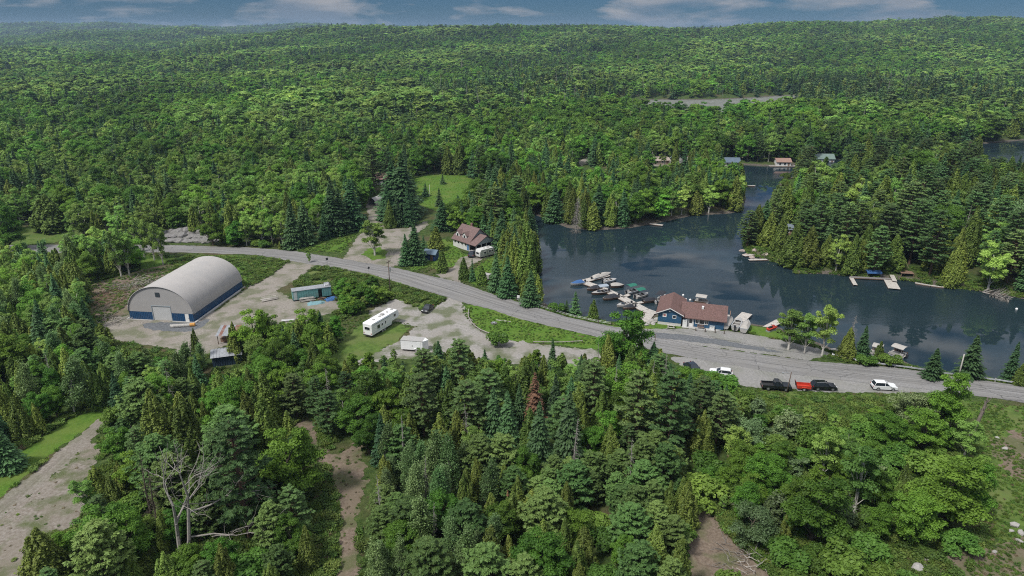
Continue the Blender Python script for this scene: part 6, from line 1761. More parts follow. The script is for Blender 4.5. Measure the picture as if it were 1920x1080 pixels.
bare(snag(np.random.RandomState(11), 6.5, .5, 3), (1350, 815), 'pale bare tree top beside the dark pines')
bare(snag(np.random.RandomState(12), 6.0, .6, 3), (1390, 970), 'bleached bare snag above the shrubs')
bare(snag(np.random.RandomState(13), 5.5, .6, 3), (1590, 985), 'grey bare stems under the silvery tree')
bare(snag(np.random.RandomState(14), 4.5, .6, 3), (50, 425), 'small white bare tree at the old clearing')
mb = MB(); mb.tube([(0, 0, -.4), (.15, 0, 2.5), (.6, 0, 5.5), (.85, 0, 8.0)], [.34, .30, .24, .10], 8); 
for k in range(7): mb.tube([(.5 + .08 * k, 0, 4 + .5 * k), (.5 + .08 * k + .5 * math.cos(k * 2), .5 * math.sin(k * 2), 5.2 + .5 * k)], [.10, .03], 5)
bare(mb, (1822, 822), 'broken leaning trunk with ragged top beside the road', mat=P('bark_brown_broken', (0.17, 0.14, 0.115), .95, .3, 4, bump=.5))
spots = [(205, 650, 8), (150, 690, 8), (110, 760, 9), (262, 880, 7), (118, 620, 8), (330, 790, 9), (760, 905, 10), (715, 1010, 9), (880, 860, 9), (1150, 790, 10), (1215, 800, 11), (1245, 770, 10), (1120, 720, 8), (1180, 930, 9), (620, 770, 8), (1560, 470, 12), (1700, 440, 13), (1860, 480, 12), (1800, 470, 13), (545, 440, 10), (500, 430, 11), (420, 410, 11)]
WHERE = ['above the yard corner', 'deep in the cedars beside the yard', 'over the dirt track bend', 'beside the dirt track thicket', 'far in the cedars past the barn', 'below the sheds', 'next to the bare path poplars', 'low among the bare path poplars', 'behind the blue-green spruces', 'behind the big roadside tree', 'in the dark corner pines', 'under the half-hidden dark car', 'beside the slim dark spruce', 'above the young pines', 'at the lower lot edge',
         'behind the long peninsula dock', 'high over the wooden stairs', 'above the toppled trees', 'between stairs and toppled trees', 'on the grass bank above the barn lane', 'in the birches above the road', 'over the rock cut']
dm = [dead_conifer(np.random.RandomState(70 + k), 10, .9 + .3 * k, 46).mesh('dead_stem', BARK_DEAD) for k in range(3)]
for k, ((u, v, h), wh) in enumerate(zip(spots, WHERE)):
    x, y = g(u, v); z = T1(x, y); x, y = g(u, v, z)
    o = link(bpy.data.objects.new('dead_tree', dm[k % 3])); o.location = (x, y, T1(x, y)); o.scale = (h / 10 * 1.1, h / 10 * 1.1, h / 10 * 1.15); o.rotation_euler = (.03 * math.sin(k), .05 * math.cos(k * 3), k * 1.3)
    tag(o, f'thin grey dead tree standing {wh}', 'tree', 'thin dead trees in the woods')
# toppled trees on the shore
def fallen(px, px2, z1, label, seed, rad=.22, nb=26, Lb=2.0):
    x, y = g(px[0], px[1], WATER_Z + .3); x2, y2 = g(px2[0], px2[1], 0)
    rg = np.random.RandomState(seed); mb = MB(); d = Vector((x2 - x, y2 - y, z1)); n = d.normalized()
    mb.tube([(0, 0, .2), tuple(d * .5 + Vector((0, 0, .3))), tuple(d)], [rad, rad * .75, rad * .25], 7)
    for k in range(nb):
        t = rg.uniform(.25, 1); p = d * t
        q = Vector(rg.normal(size=3)); q = (q - n * q.dot(n)).normalized() + n * .5
        e_ = p + q * Lb * rg.uniform(.4, 1.1) * (1.15 - t * .5); mb.tube([tuple(p), tuple(e_)], [.045, .012], 3, cap=False)
    o = mb.build('fallen_tree', BARK_DEAD); o.location = (x, y, WATER_Z + .3); tag(o, label, 'tree', 'toppled trees on the shore')
fallen((1842, 543), (1900, 512), 1.6, 'upper of the toppled grey trunks on the peninsula shore', 61, .25, 20)
fallen((1845, 547), (1918, 520), 1.2, 'middle toppled grey trunk on the peninsula shore', 62, .24, 20)
fallen((1842, 549), (1893, 556), .2, 'toppled tree with a fan of white twigs in the water', 63, .18, 150, 3.2)
fallen((1848, 549), (1900, 535), .8, 'lowest thin toppled trunk beside the twig fan', 64, .15, 26)
# ------------------------------------------------------------------ where the trees stand
NAME = {'maple': 'broadleaf_tree', 'birch': 'birch_tree', 'spruce': 'spruce_tree', 'cedar': 'cedar_tree', 'pine': 'pine_tree', 'poplar': 'poplar_tree',
        'shrub': 'shrub', 'willow': 'willow_tree', 'rust': 'dead_spruce_tree', 'sapling': 'young_pine_tree'}
LOOK = {'maple': 'round green broadleaf tree', 'birch': 'slim pale-stemmed birch tree', 'spruce': 'dark pointed spruce', 'cedar': 'dense olive cedar', 'pine': 'tiered grey-green pine',
        'poplar': 'thin wind-bent poplar', 'shrub': 'low leafy shrub', 'willow': 'pale grey-green willow', 'rust': 'rust-brown dead spruce', 'sapling': 'bushy young pine'}
# zones by where the stem meets the ground in the photo: outline, mix of kinds, heights, spacing in metres
ZONES = [
    ([(640, 925), (700, 880), (860, 900), (930, 960), (930, 1130), (672, 1130), (672, 960)], {'poplar': .55, 'cedar': .15, 'sapling': .2, 'maple': .1}, (5.5, 9.5), 2.3),
    ([(880, 900), (1100, 890), (1260, 880), (1320, 940), (1330, 1000), (1400, 1060), (1400, 1140), (920, 1140), (910, 980)], {'sapling': .68, 'cedar': .14, 'maple': .1, 'shrub': .08}, (5.5, 9.0), 2.9),
    ([(1290, 690), (1390, 722), (1400, 760), (1330, 860), (1270, 890), (1200, 880), (1200, 760)], {'pine': .32, 'cedar': .28, 'maple': .26, 'spruce': .14}, (8.5, 13.0), 2.9),
    ([(1380, 745), (1560, 768), (1720, 780), (1800, 845), (1850, 920), (1860, 1000), (1700, 1030), (1560, 1080), (1440, 1060), (1340, 960), (1300, 880)], {'shrub': .40, 'maple': .26, 'willow': .20, 'birch': .09, 'cedar': .05}, (3.2, 8.2), 2.7),
    ([(1440, 1060), (1560, 1080), (1700, 1030), (1800, 1010), (1800, 1140), (1440, 1140)], {'shrub': .9, 'willow': .1}, (1.6, 3.0), 2.6),
    ([(480, 735), (600, 690), (650, 682), (720, 674), (830, 674), (900, 678), (1010, 690), (1180, 680), (1290, 700), (1260, 890), (1100, 905), (860, 905), (700, 870), (640, 835), (590, 800), (500, 780)], {'cedar': .40, 'spruce': .15, 'maple': .23, 'pine': .12, 'birch': .10}, (6.5, 12.0), 2.75),
    ([(215, 790), (330, 740), (500, 780), (575, 800), (630, 880), (640, 980), (635, 1140), (90, 1140), (110, 1040), (180, 940), (175, 860)], {'pine': .16, 'cedar': .26, 'maple': .28, 'shrub': .16, 'sapling': .14}, (4.5, 12.0), 2.9),
    ([(-160, 640), (180, 640), (215, 650), (320, 690), (350, 700), (430, 690), (480, 735), (420, 760), (300, 780), (205, 790), (100, 850), (-160, 960)], {'cedar': .42, 'poplar': .08, 'maple': .22, 'spruce': .10, 'birch': .10, 'sapling': .08}, (6.0, 10.5), 2.75),
    ([(350, 690), (440, 655), (500, 650), (560, 630), (620, 600), (650, 640), (600, 700), (480, 740)], {'maple': .45, 'cedar': .3, 'spruce': .15, 'birch': .1}, (6, 11), 2.9),
    ([(600, 545), (690, 548), (730, 555), (690, 590), (650, 600), (640, 575), (620, 565)], {'maple': .5, 'shrub': .3, 'birch': .2}, (3, 6), 2.8),
    ([(-160, 440), (60, 450), (160, 470), (255, 475), (250, 510), (180, 530), (165, 600), (178, 640), (-160, 640)], {'cedar': .36, 'poplar': .16, 'birch': .22, 'maple': .14, 'spruce': .12}, (6.5, 11.0), 3.1),
    ([(-260, 330), (180, 330), (700, 330), (690, 380), (640, 440), (560, 466), (300, 456), (-260, 452)], {'maple': .34, 'birch': .46, 'spruce': .12, 'cedar': .08}, (8.5, 14.0), 4.0),
    ([(690, 325), (960, 325), (1010, 400), (1000, 450), (960, 450), (860, 440), (730, 428), (715, 400)], {'spruce': .44, 'maple': .28, 'cedar': .22, 'pine': .06}, (9.0, 16.0), 3.6),
    ([(885, 430), (1000, 440), (1006, 500), (1012, 560), (970, 560), (925, 545), (950, 500), (935, 470), (905, 455)], {'cedar': .6, 'spruce': .3, 'birch': .1}, (7.0, 12.0), 2.6),
    ([(990, 320), (1390, 316), (1398, 345), (1398, 390), (1300, 400), (1190, 424), (1080, 426), (985, 402)], {'maple': .36, 'cedar': .26, 'spruce': .26, 'birch': .12}, (9.0, 14.0), 3.4),
    ([(1452, 330), (1560, 330), (1760, 318), (2050, 306), (2050, 572), (1920, 558), (1760, 535), (1600, 515), (1500, 510), (1440, 485), (1400, 460), (1400, 435), (1440, 385)], {'pine': .44, 'cedar': .26, 'maple': .12, 'birch': .09, 'spruce': .09}, (11.5, 19.5), 3.9),
    ([(285, 447), (420, 447), (560, 462), (640, 450), (680, 405), (692, 410), (650, 462), (560, 472), (400, 460), (285, 457)], {'shrub': .8, 'birch': .1, 'cedar': .1}, (1.6, 3.4), 2.0),
    ([(1450, 342), (1475, 332), (1486, 380), (1430, 442), (1402, 452), (1396, 440), (1425, 402)], {'shrub': .6, 'cedar': .4}, (1.8, 4.0), 2.2),
    ([(-400, 262), (2200, 262), (2200, 300), (1640, 300), (1500, 303), (1300, 305), (1180, 315), (990, 320), (-400, 330)], {'maple': .58, 'birch': .24, 'spruce': .10, 'cedar': .05, 'pine': .03}, (9.0, 15.0), 5.0),
]
FRONT = [(-200, 600), (170, 620), (300, 690), (350, 690), (430, 650), (500, 640), (600, 650), (640, 690), (700, 690), (900, 665), (1180, 660), (1250, 670), (1350, 710), (1500, 735), (1920, 760), (2200, 790)]
SIL = [(-200, 450), (60, 440), (150, 470), (172, 520), (183, 580), (205, 650), (300, 660), (335, 650), (360, 625), (385, 625), (398, 690), (458, 690), (462, 580), (490, 580), (520, 600), (545, 600), (562, 570), (615, 590), (640, 650), (680, 672), (735, 668),
       (770, 676), (800, 645), (850, 628), (890, 655), (950, 662), (1000, 662), (1030, 645), (1100, 648), (1128, 600), (1160, 575), (1200, 605), (1240, 655), (1290, 685), (1340, 708), (1390, 737), (1450, 758), (1500, 762), (1600, 764), (1700, 752), (1740, 724), (1800, 730),
       (1825, 770), (1870, 900), (1900, 1000), (2000, 1080), (2300, 1200)]
# things the photo shows clear of leaves: (u0, v0, u1, v1, row where it meets the ground)
KEEP = [(22, 420, 128, 446, 452), (604, 852, 690, 1076, 852), (0, 945, 60, 1080, 905), (60, 885, 110, 1000, 890), (110, 832, 160, 930, 840), (160, 790, 205, 850, 800), (1855, 765, 1920, 1000, 768), (1690, 1035, 1920, 1080, 1036), (560, 785, 585, 812, 815),
        (1838, 268, 1920, 290, 298), (1290, 183, 1365, 188, 222), (1400, 181, 1445, 186, 222), (240, 474, 470, 612, 614), (182, 505, 300, 600, 602), (300, 455, 560, 482, 484), (430, 482, 560, 530, 532), (545, 528, 648, 582, 590), (390, 616, 452, 645, 648), (396, 648, 458, 688, 690),
        (846, 424, 934, 485, 486), (796, 464, 818, 488, 490), (706, 322, 737, 344, 348), (786, 328, 856, 372, 376), (640, 400, 712, 490, 492), (712, 428, 760, 492, 494), (684, 372, 716, 400, 402),
        (1462, 418, 1480, 438, 444), (1083, 292, 1128, 310, 314), (1262, 290, 1284, 300, 318), (1228, 298, 1250, 304, 316), (1362, 290, 1384, 301, 314), (1454, 290, 1482, 305, 314), (1532, 282, 1566, 294, 304), (984, 700, 1020, 765, 806), (1050, 735, 1080, 840, 886), (998, 755, 1024, 840, 878), (914, 728, 962, 800, 844), (292, 830, 400, 1010, 1030), (1400, 306, 1462, 345, 330), (1398, 345, 1440, 385, 350), (298, 425, 412, 456, 441),
        (1394, 462, 1460, 492, 496), (1690, 482, 1720, 512, 516), (848, 500, 872, 530, 532), (886, 470, 935, 490, 540), (674, 560, 748, 640, 640), (744, 625, 800, 662, 663), (800, 560, 860, 636, 640), (900, 640, 1000, 662, 700), (1030, 640, 1100, 662, 700)]
def clear_of(poly, m=0.0): BLOCK.append((poly, m))

rngp = np.random.RandomState(2024)
TREES = []          # dicts: x y z kind h sx var rot u v (foot) vt (top)
def add_tree(x, y, kind, h, rng, wide=1.0, label=None, var=None, rot=None):
    z = T1(x, y)
    u, v, zc = proj(x, y, z); ut, vt, _ = proj(x, y, z + h)
    TREES.append(dict(x=x, y=y, z=z, kind=kind, h=h, wide=wide, var=rng.randint(NVAR[kind]) if var is None else var, rot=rng.uniform(0, 6.28) if rot is None else rot, u=u, v=v, ut=ut, vt=vt, zc=zc, label=label))
def hero(u, v, vtop, kind, label, wide=1.0, var=0, rot=0.0):
    x, y = g(u, v)
    z = T1(x, y)
    for _ in range(3):
        x, y = g(u, v, z); z = T1(x, y)
    # height from the photo: the row where its top shows
    lo, hi = 0.3, 40.0
    for _ in range(40):
        m = (lo + hi) / 2
        if proj(x, y, z + m)[1] > vtop: lo = m
        else: hi = m
    add_tree(x, y, kind, lo, rngp, wide, label, var, rot)
HEROES = [
    (1165, 700, 572, 'maple', 'big leafy tree overhanging the road across from the blue store', 0.95),
    (703, 479, 404, 'birch', 'lone thin-leaved tree on the grass island of the side road', 1.35),
    (762, 497, 438, 'spruce', 'spruce standing closest to the main road beside the gravel loop', 1.1),
    (779, 494, 416, 'spruce', 'tall spruce beside the blue shed', 1.25),
    (795, 480, 440, 'spruce', 'dark spruce rising behind the blue shed', 1.2),
    (818, 470, 425, 'cedar', 'round dark cedar on the lawn beside the blue shed', 1.7),
    (830, 510, 468, 'cedar', 'small cedar on the lawn tip beside the driveway mouth', 1.25),
    (870, 523, 483, 'cedar', 'small cedar at the driveway below the dark house car', 1.3),
    (886, 527, 484, 'spruce', 'thin little spruce between two cedars at the driveway', 0.8),
    (904, 533, 498, 'cedar', 'cedar hiding the small white trailer', 1.5),
    (930, 545, 470, 'spruce', 'dark slim spruce on the small lawn beside the house trailer', 0.9),
    (952, 556, 478, 'spruce', 'spruce at the road guardrail below the house lawn', 1.1),
    (965, 540, 440, 'cedar', 'tall cedar between the house lawn and the lake', 0.95),
    (988, 548, 418, 'cedar', 'tallest cedar at the western lake edge', 0.9),
    (995, 572, 505, 'spruce', 'short green spruce at the guardrail end by the lake', 1.3),
    (830, 345, 326, 'spruce', 'small round spruce alone on the mown lawn', 1.7),
    (798, 368, 343, 'spruce', 'blue-green spruce by the flagpole on the mown lawn', 1.7),
    (824, 386, 352, 'spruce', 'spruce at the near edge of the mown lawn', 1.4),
    (702, 362, 268, 'pine', 'tall pine beside the far brown-roofed house', 1.0),
    (738, 398, 300, 'spruce', 'towering spruce beside the side road end', 1.5),
    (758, 402, 288, 'spruce', 'tallest spruce between side road and mown lawn', 1.5),
    (728, 412, 350, 'spruce', 'wide spruce at the corner of the side road', 1.6),
    (775, 412, 360, 'spruce', 'spruce above the gravel loop exit', 1.5),
    (830, 432, 376, 'spruce', 'broad dark spruce behind the red roofed house', 1.7),
    (860, 420, 366, 'spruce', 'spruce behind the chimney side of the red roofed house', 1.5),
    (662, 430, 335, 'spruce', 'dark spruce on the bank above the road junction', 1.3),
    (640, 436, 352, 'spruce', 'spruce on the grass bank above the side road', 1.3),
    (625, 440, 345, 'spruce', 'tall spruce among birches above the grass bank', 1.2),
    (1078, 592, 546, 'spruce', 'pointed spruce on the lake shore before the boat docks', 1.35),
    (1062, 588, 562, 'spruce', 'small spruce beside the pointed one on the dock shore', 1.4),
    (1112, 600, 562, 'cedar', 'small cedar on the shore before the dark boats', 1.3),
    (1045, 585, 566, 'shrub', 'little bush on the lake bank behind the guardrail', 1.0),
    (1478, 656, 568, 'birch', 'bushy tree on the shore beside the red jet ski', 1.25),
    (1508, 662, 576, 'birch', 'middle tree of the three beyond the boat trailers', 1.0),
    (1541, 668, 558, 'birch', 'tallest tree of the three beyond the boat trailers', 0.9),
    (1586, 672, 614, 'cedar', 'cedar at the lake edge around a bleached dead stem', 1.3),
    (1614, 672, 610, 'spruce', 'narrow green spruce at the lake edge beside the grey-topped cedar', 1.1),
    (1646, 676, 640, 'cedar', 'small yellowish cedar before the pontoon boat', 1.3),
    (1668, 684, 662, 'shrub', 'bush behind the guardrail at the pontoon boat', 1.1),
    (1624, 684, 664, 'shrub', 'bush behind the guardrail under the narrow spruce', 1.1),
    (1746, 708, 652, 'spruce', 'bushy spruce between guardrail and lake near the grey post', 1.5),
    (1814, 708, 628, 'spruce', 'full spruce behind the grey roadside post', 1.35),
    (1890, 716, 640, 'spruce', 'thin ragged spruce at the lake far along the guardrail', 0.9),
    (1908, 722, 682, 'cedar', 'small cedar at the lake far along the guardrail', 1.3),
    (1762, 805, 690, 'maple', 'wide leafy tree with pale stems below the road bend', 0.85),
    (1700, 800, 738, 'willow', 'rounded bush tree under the white parked car', 1.0),
    (1002, 800, 698, 'rust', 'rust-brown dead spruce among the green cedars', 1.25),
    (952, 968, 918, 'rust', 'small rust-red dead spruce in the young pines', 0.9),
    (1035, 716, 634, 'spruce', 'slim dark spruce at the loop lane of the lot', 0.75),
    (926, 832, 724, 'spruce', 'blue-green spruce of a pair beside the rust-brown one, farther from the lake', 1.0),
    (952, 842, 732, 'spruce', 'blue-green spruce of a pair, standing closer to the rust-brown one', 1.0),
    (1010, 876, 752, 'spruce', 'pale blue-green spruce in front of the rust-brown one', 1.0),
    (1064, 884, 732, 'spruce', 'tallest blue-green spruce of the wood below the lot', 0.95),
    (1040, 800, 700, 'spruce', 'slender spruce just past the rust-brown one', 0.9),
    (1110, 800, 672, 'pine', 'tall open pine in the wood below the loop lane', 0.9),
    (800, 770, 650, 'pine', 'broad grey-green pine below the white cargo trailer', 1.0),
    (865, 760, 632, 'pine', 'yellowish pine at the edge of the pale gravel lot', 0.9),
    (690, 790, 688, 'maple', 'bright green round tree below the long white trailer', 0.9),
    (755, 830, 760, 'maple', 'light green round tree in the middle of the lot wood', 0.9),
    (1130, 860, 762, 'maple', 'bright green tree near the lower corner of the wood', 0.75),
    (1005, 690, 655, 'maple', 'small rounded tree at the grass triangle tip', 1.0),
    (935, 648, 620, 'shrub', 'dark round bush at the log rail end', 0.9),
    (468, 1006, 778, 'pine', 'great layered pine beside the bare dead tree', 0.82),
    (430, 965, 800, 'pine', 'grey-green pine rising right behind the dead tree', 0.8),
    (548, 935, 790, 'maple', 'dark green tree behind the great layered pine', 0.95),
    (228, 868, 795, 'maple', 'round bright tree at the bend of the dirt track', 1.0),
    (232, 920, 865, 'cedar', 'little dark cedar on open ground near the dirt track', 1.2),
    (165, 965, 890, 'birch', 'thin pale tree between the stony ground and the bushes', 1.0),
    (95, 1085, 990, 'cedar', 'bushy cedar at the edge of the stony ground', 1.9),
    (210, 1045, 935, 'maple', 'light green leafy tree beside the stony ground', 1.1),
    (15, 880, 800, 'spruce', 'dark spruce on the grass side of the dirt track', 1.6),
    (1520, 1015, 888, 'maple', 'yellow-green maple among the bushes below the road', 1.05),
    (1760, 985, 850, 'maple', 'large round tree at the meadow edge', 1.15),
    (1812, 968, 862, 'maple', 'rounded tree reaching into the meadow', 0.8),
    (1600, 965, 815, 'birch', 'silvery loose-leaved tree with bare grey stems', 0.95),
    (1540, 900, 792, 'birch', 'grey-green thin-leaved tree among the shrubs', 0.95),
    (1250, 860, 690, 'pine', 'tall pine below the two half-hidden cars', 0.95),
    (1190, 850, 690, 'pine', 'dark pine at the lower wood corner', 0.9),
    (1890, 470, 376, 'willow', 'pale grey willow on the peninsula slope', 1.2),
    (1740, 530, 388, 'pine', 'tall yellow-green pine over the peninsula stairs', 1.0),
    (1790, 538, 470, 'cedar', 'cedar with pale stems on the peninsula water edge', 1.4),
    (1610, 512, 450, 'cedar', 'cedar behind the long peninsula dock', 1.7),
    (1670, 512, 440, 'cedar', 'cedar over the dock with the blue lift', 1.7),
    (1375, 398, 330, 'cedar', 'cedar on the point where the channel begins', 1.4),
    (1205, 424, 350, 'maple', 'bright tree on the far bank beside the grey dead one', 0.9),
    (1040, 420, 345, 'spruce', 'dark spruce on the far bank at the quiet cove', 1.4),
    (1120, 430, 345, 'spruce', 'grey-green spruce on the far bank past the dead one', 1.5),
    (995, 330, 288, 'maple', 'spreading tree over the clearing edge', 1.2),
    (1378, 292, 255, 'maple', 'big round tree behind the blue-roofed cottage', 0.95),
    (1395, 298, 263, 'maple', 'yellow-green round tree beside the blue-roofed cottage', 0.7),
    (1406, 448, 398, 'spruce', 'small spruce at the very tip of the peninsula', 1.3),
    (1416, 452, 384, 'cedar', 'cedar at the peninsula tip behind the rocks', 1.4),
    (1430, 446, 374, 'spruce', 'dark spruce at the peninsula tip facing the channel', 1.3),
    (1446, 436, 352, 'pine', 'tall ragged pine over the channel mouth', 0.7),
    (1440, 462, 398, 'cedar', 'yellowish cedar beside the rocky ledge', 1.4),
    (1456, 420, 346, 'pine', 'ragged pine along the channel edge', 0.7),
    (1462, 472, 400, 'cedar', 'cedar in front of the peninsula cabin wall', 1.1),
    (1486, 500, 418, 'cedar', 'broad cedar on the bank between the ledge and the long dock', 1.5),
    (1512, 510, 424, 'cedar', 'full cedar at the water past the rocky ledge', 1.5),
    (1500, 470, 370, 'pine', 'tall pine beside the peninsula cabin', 0.85),
    (1545, 512, 440, 'cedar', 'olive cedar leaning over the peninsula bank', 1.5),
    (1578, 512, 446, 'cedar', 'cedar just before the long peninsula dock begins', 1.4),
    (1530, 470, 360, 'pine', 'high pine behind the bank cedars of the peninsula', 0.85),
    (12, 470, 378, 'maple', 'dark round tree at the old clearing beside the road', 1.0),
    (100, 432, 365, 'cedar', 'very round dark cedar above the old clearing', 2.6),
    (400, 460, 395, 'maple', 'leafy tree growing from the rock cut above the road', 0.9),
    (1330, 748, 694, 'maple', 'leafy tree hiding the rear of the white car by the road', 0.85),
    (1302, 742, 688, 'maple', 'leafy tree hiding the side of the dark navy car', 0.85),
    (1366, 752, 716, 'maple', 'low leafy tree below the white half-hidden car', 1.0),
    (1392, 752, 726, 'shrub', 'shrub at the end of the roadside bushes before the pickup', 1.0),
    (1352, 724, 699, 'shrub', 'bush in front of the white half-hidden car', 1.5),
    (1336, 720, 698, 'shrub', 'bush over the bonnet of the white half-hidden car', 1.4),
    (1296, 706, 688, 'shrub', 'bush covering the wheels of the dark navy car', 1.3),
    (1312, 714, 693, 'shrub', 'bush between the two half-hidden cars', 1.3),
    (636, 722, 676, 'birch', 'young light green tree at the lower corner of the lot', 1.0),
    (664, 716, 664, 'maple', 'young light tree below the rear of the long trailer', 0.8),
    (694, 710, 660, 'maple', 'young tree in front of the long trailer track', 0.8),
    (722, 704, 662, 'birch', 'young pale tree before the cargo trailer rear', 0.9),
    (740, 690, 650, 'birch', 'thin tree against the rear corner of the cargo trailer', 0.7),
    (482, 672, 572, 'maple', 'leafy tree between the sheds and the teal trailer', 0.85),
    (510, 664, 592, 'cedar', 'cedar at the yard corner below the scattered boards', 1.1),
    (548, 660, 600, 'maple', 'round tree in front of the pale boards', 0.9),
    (578, 656, 572, 'maple', 'dark full tree below the flat teal tarpaulin', 0.9),
    (606, 650, 584, 'spruce', 'spruce below the blue tarpaulin', 1.2),
    (632, 640, 592, 'maple', 'tree between the teal trailer and the long white one', 0.9),
    (446, 676, 604, 'cedar', 'cedar standing over the end of the metal-roofed shed', 1.1),
    (375, 690, 616, 'cedar', 'slim cedar beside the rusty-roofed lean-to', 0.8),
    (243, 517, 418, 'birch', 'birch with bare white stem behind the brush heap', 0.8),
    (228, 520, 425, 'birch', 'leaning white-stemmed birch beside the brush heap', 0.8),
    (290, 488, 402, 'birch', 'tall birch between the barn and the road', 0.85),
    (306, 496, 410, 'birch', 'white-stemmed birch at the barn corner by the road', 0.75),
    (272, 486, 398, 'birch', 'birch over the road behind the arched barn', 0.85),
    (200, 500, 415, 'birch', 'birch at the wood edge above the brown slash', 0.9),
    (180, 512, 430, 'birch', 'slim birch where the wood meets the slash', 0.9),
    (580, 492, 470, 'birch', 'tiny tree at the corner of road and barn lane', 1.0),
]
for hh in HEROES: hero(*hh)
N_HERO = len(TREES)

def bad_ground(x, y):
    b = lake_sd(x, y) > -0.8
    for poly, m in BLOCK: b = b | (sdpoly(x, y, poly) > -m)
    return b
def fill():
    cell = {}
    def near(x, y, r):
        i, j = int(x // 6), int(y // 6)
        for a in range(i - 1, i + 2):
            for b in range(j - 1, j + 2):
                for (px, py, pr) in cell.get((a, b), ()):
                    if (px - x) ** 2 + (py - y) ** 2 < (0.60 * (pr + r)) ** 2: return True
        return False
    def put(x, y, r): cell.setdefault((int(x // 6), int(y // 6)), []).append((x, y, r))
    for t in TREES: put(t['x'], t['y'], RADIUS[t['kind']] * t['h'] / HEIGHT[t['kind']] * t['wide'])
    fu, fv = zip(*FRONT); su, sv = zip(*SIL)
    for zi, (zp, mix_, (h0, h1), sp) in enumerate(ZONES):
        wp = gp(zp)
        xs, ys = zip(*wp)
        step = sp * 0.62
        gx, gy = np.meshgrid(np.arange(min(xs), max(xs), step), np.arange(min(ys), max(ys), step))
        gx = gx + rngp.uniform(-.5, .5, gx.shape) * step; gy = gy + rngp.uniform(-.5, .5, gy.shape) * step
        gx, gy = gx.ravel(), gy.ravel()
        ok = (sdpoly(gx, gy, wp) > 0) & ~bad_ground(gx, gy)
        gx, gy = gx[ok], gy[ok]
        order = rngp.permutation(len(gx))
        zz = T(gx, gy)
        kinds = list(mix_); wts = np.array([mix_[k] for k in kinds]); wts = wts / wts.sum()
        clus = [wavy(gx, gy, 26., 5 + q) for q in range(len(kinds))]
        for i in order:
            x, y, z = gx[i], gy[i], zz[i]
            w = wts * np.exp(np.array([1.3 * c[i] for c in clus])); w = w / w.sum()     # kinds grow in patches
            kind = kinds[rngp.choice(len(kinds), p=w)]
            lo, hi = h0, h1
            if kind in ('shrub',): lo, hi = min(h0, 2.0), min(h1, 4.2)
            if kind in ('willow',): lo, hi = min(h0, 4), min(h1, 7)
            h = lo + (hi - lo) * rngp.random_sample() ** 1.1
            if kind in ('spruce', 'pine'): h *= 1.12
            wide = rngp.uniform(0.85, 1.22) * (1.22 if kind == 'cedar' else 1.0)
            r = RADIUS[kind] * h / HEIGHT[kind] * wide
            if near(x, y, max(r, sp * 0.5)): continue
            u, v, zc = proj(x, y, z); ut, vt, _ = proj(x, y, z + h)
            if v > np.interp(u, fu, fv):
                lim = np.interp(ut, su, sv) + rngp.uniform(-4, 22)
                if vt < lim:
                    f = (v - lim) / max(v - vt, 1)
                    if f < 0.33: continue
                    h *= f; wide *= min(1.5, f ** -0.5); r = RADIUS[kind] * h / HEIGHT[kind] * wide
                    ut, vt, _ = proj(x, y, z + h)
            rp = r * FPX / zc
            if any(v > kb and vt < k1 and v > k0 and u + rp > q0 and u - rp < q1 for q0, k0, q1, k1, kb in KEEP): continue
            put(x, y, max(r, sp * 0.45))
            TREES.append(dict(x=x, y=y, z=float(z), kind=kind, h=h, wide=wide, var=rngp.randint(NVAR[kind]), rot=rngp.uniform(0, 6.28), u=u, v=v, ut=ut, vt=vt, zc=zc, label=None))
fill()

# how much of each tree the photo can see: paint them front to back on a coarse picture
SC = 0.5
buf = np.zeros((int(1080 * SC), int(1920 * SC)), bool)
for t in sorted(TREES, key=lambda t: t['zc']):
    r = RADIUS[t['kind']] * t['h'] / HEIGHT[t['kind']] * t['wide'] * FPX / t['zc'] * SC
    v0, v1 = t['vt'] * SC, t['v'] * SC
    c0, c1, r0, r1 = int(max(0, t['u'] * SC - r)), int(min(buf.shape[1], t['u'] * SC + r + 1)), int(max(0, v0)), int(min(buf.shape[0], v1 + 1))
    t['vis'] = 0
    if c1 <= c0 or r1 <= r0: continue
    yy, xx = np.mgrid[r0:r1, c0:c1]
    tt = np.clip((yy - v0) / max(v1 - v0, 1), 0, 1)
    if t['kind'] in ('spruce', 'cedar', 'rust'): wd = np.minimum(1, tt * 1.25 + 0.06)
    else: wd = np.sqrt(np.clip(1 - (tt * 1.9 - 0.95) ** 2, 0, 1))
    m = np.abs(xx - t['u'] * SC) <= r * 0.92 * wd
    sub = buf[r0:r1, c0:c1]
    t['vis'] = int((m & ~sub).sum())
    sub |= m
INDIV, REST = [], []
for k in HEIGHT:
    ts = sorted([t for t in TREES if t['kind'] == k], key=lambda t: -(t['vis'] + (1e6 if t['label'] else 0)))
    n = 0
    for t in ts:
        if t['label'] or (n < 295 and t['vis'] >= 14): INDIV.append(t); n += 1
        else: REST.append(t)

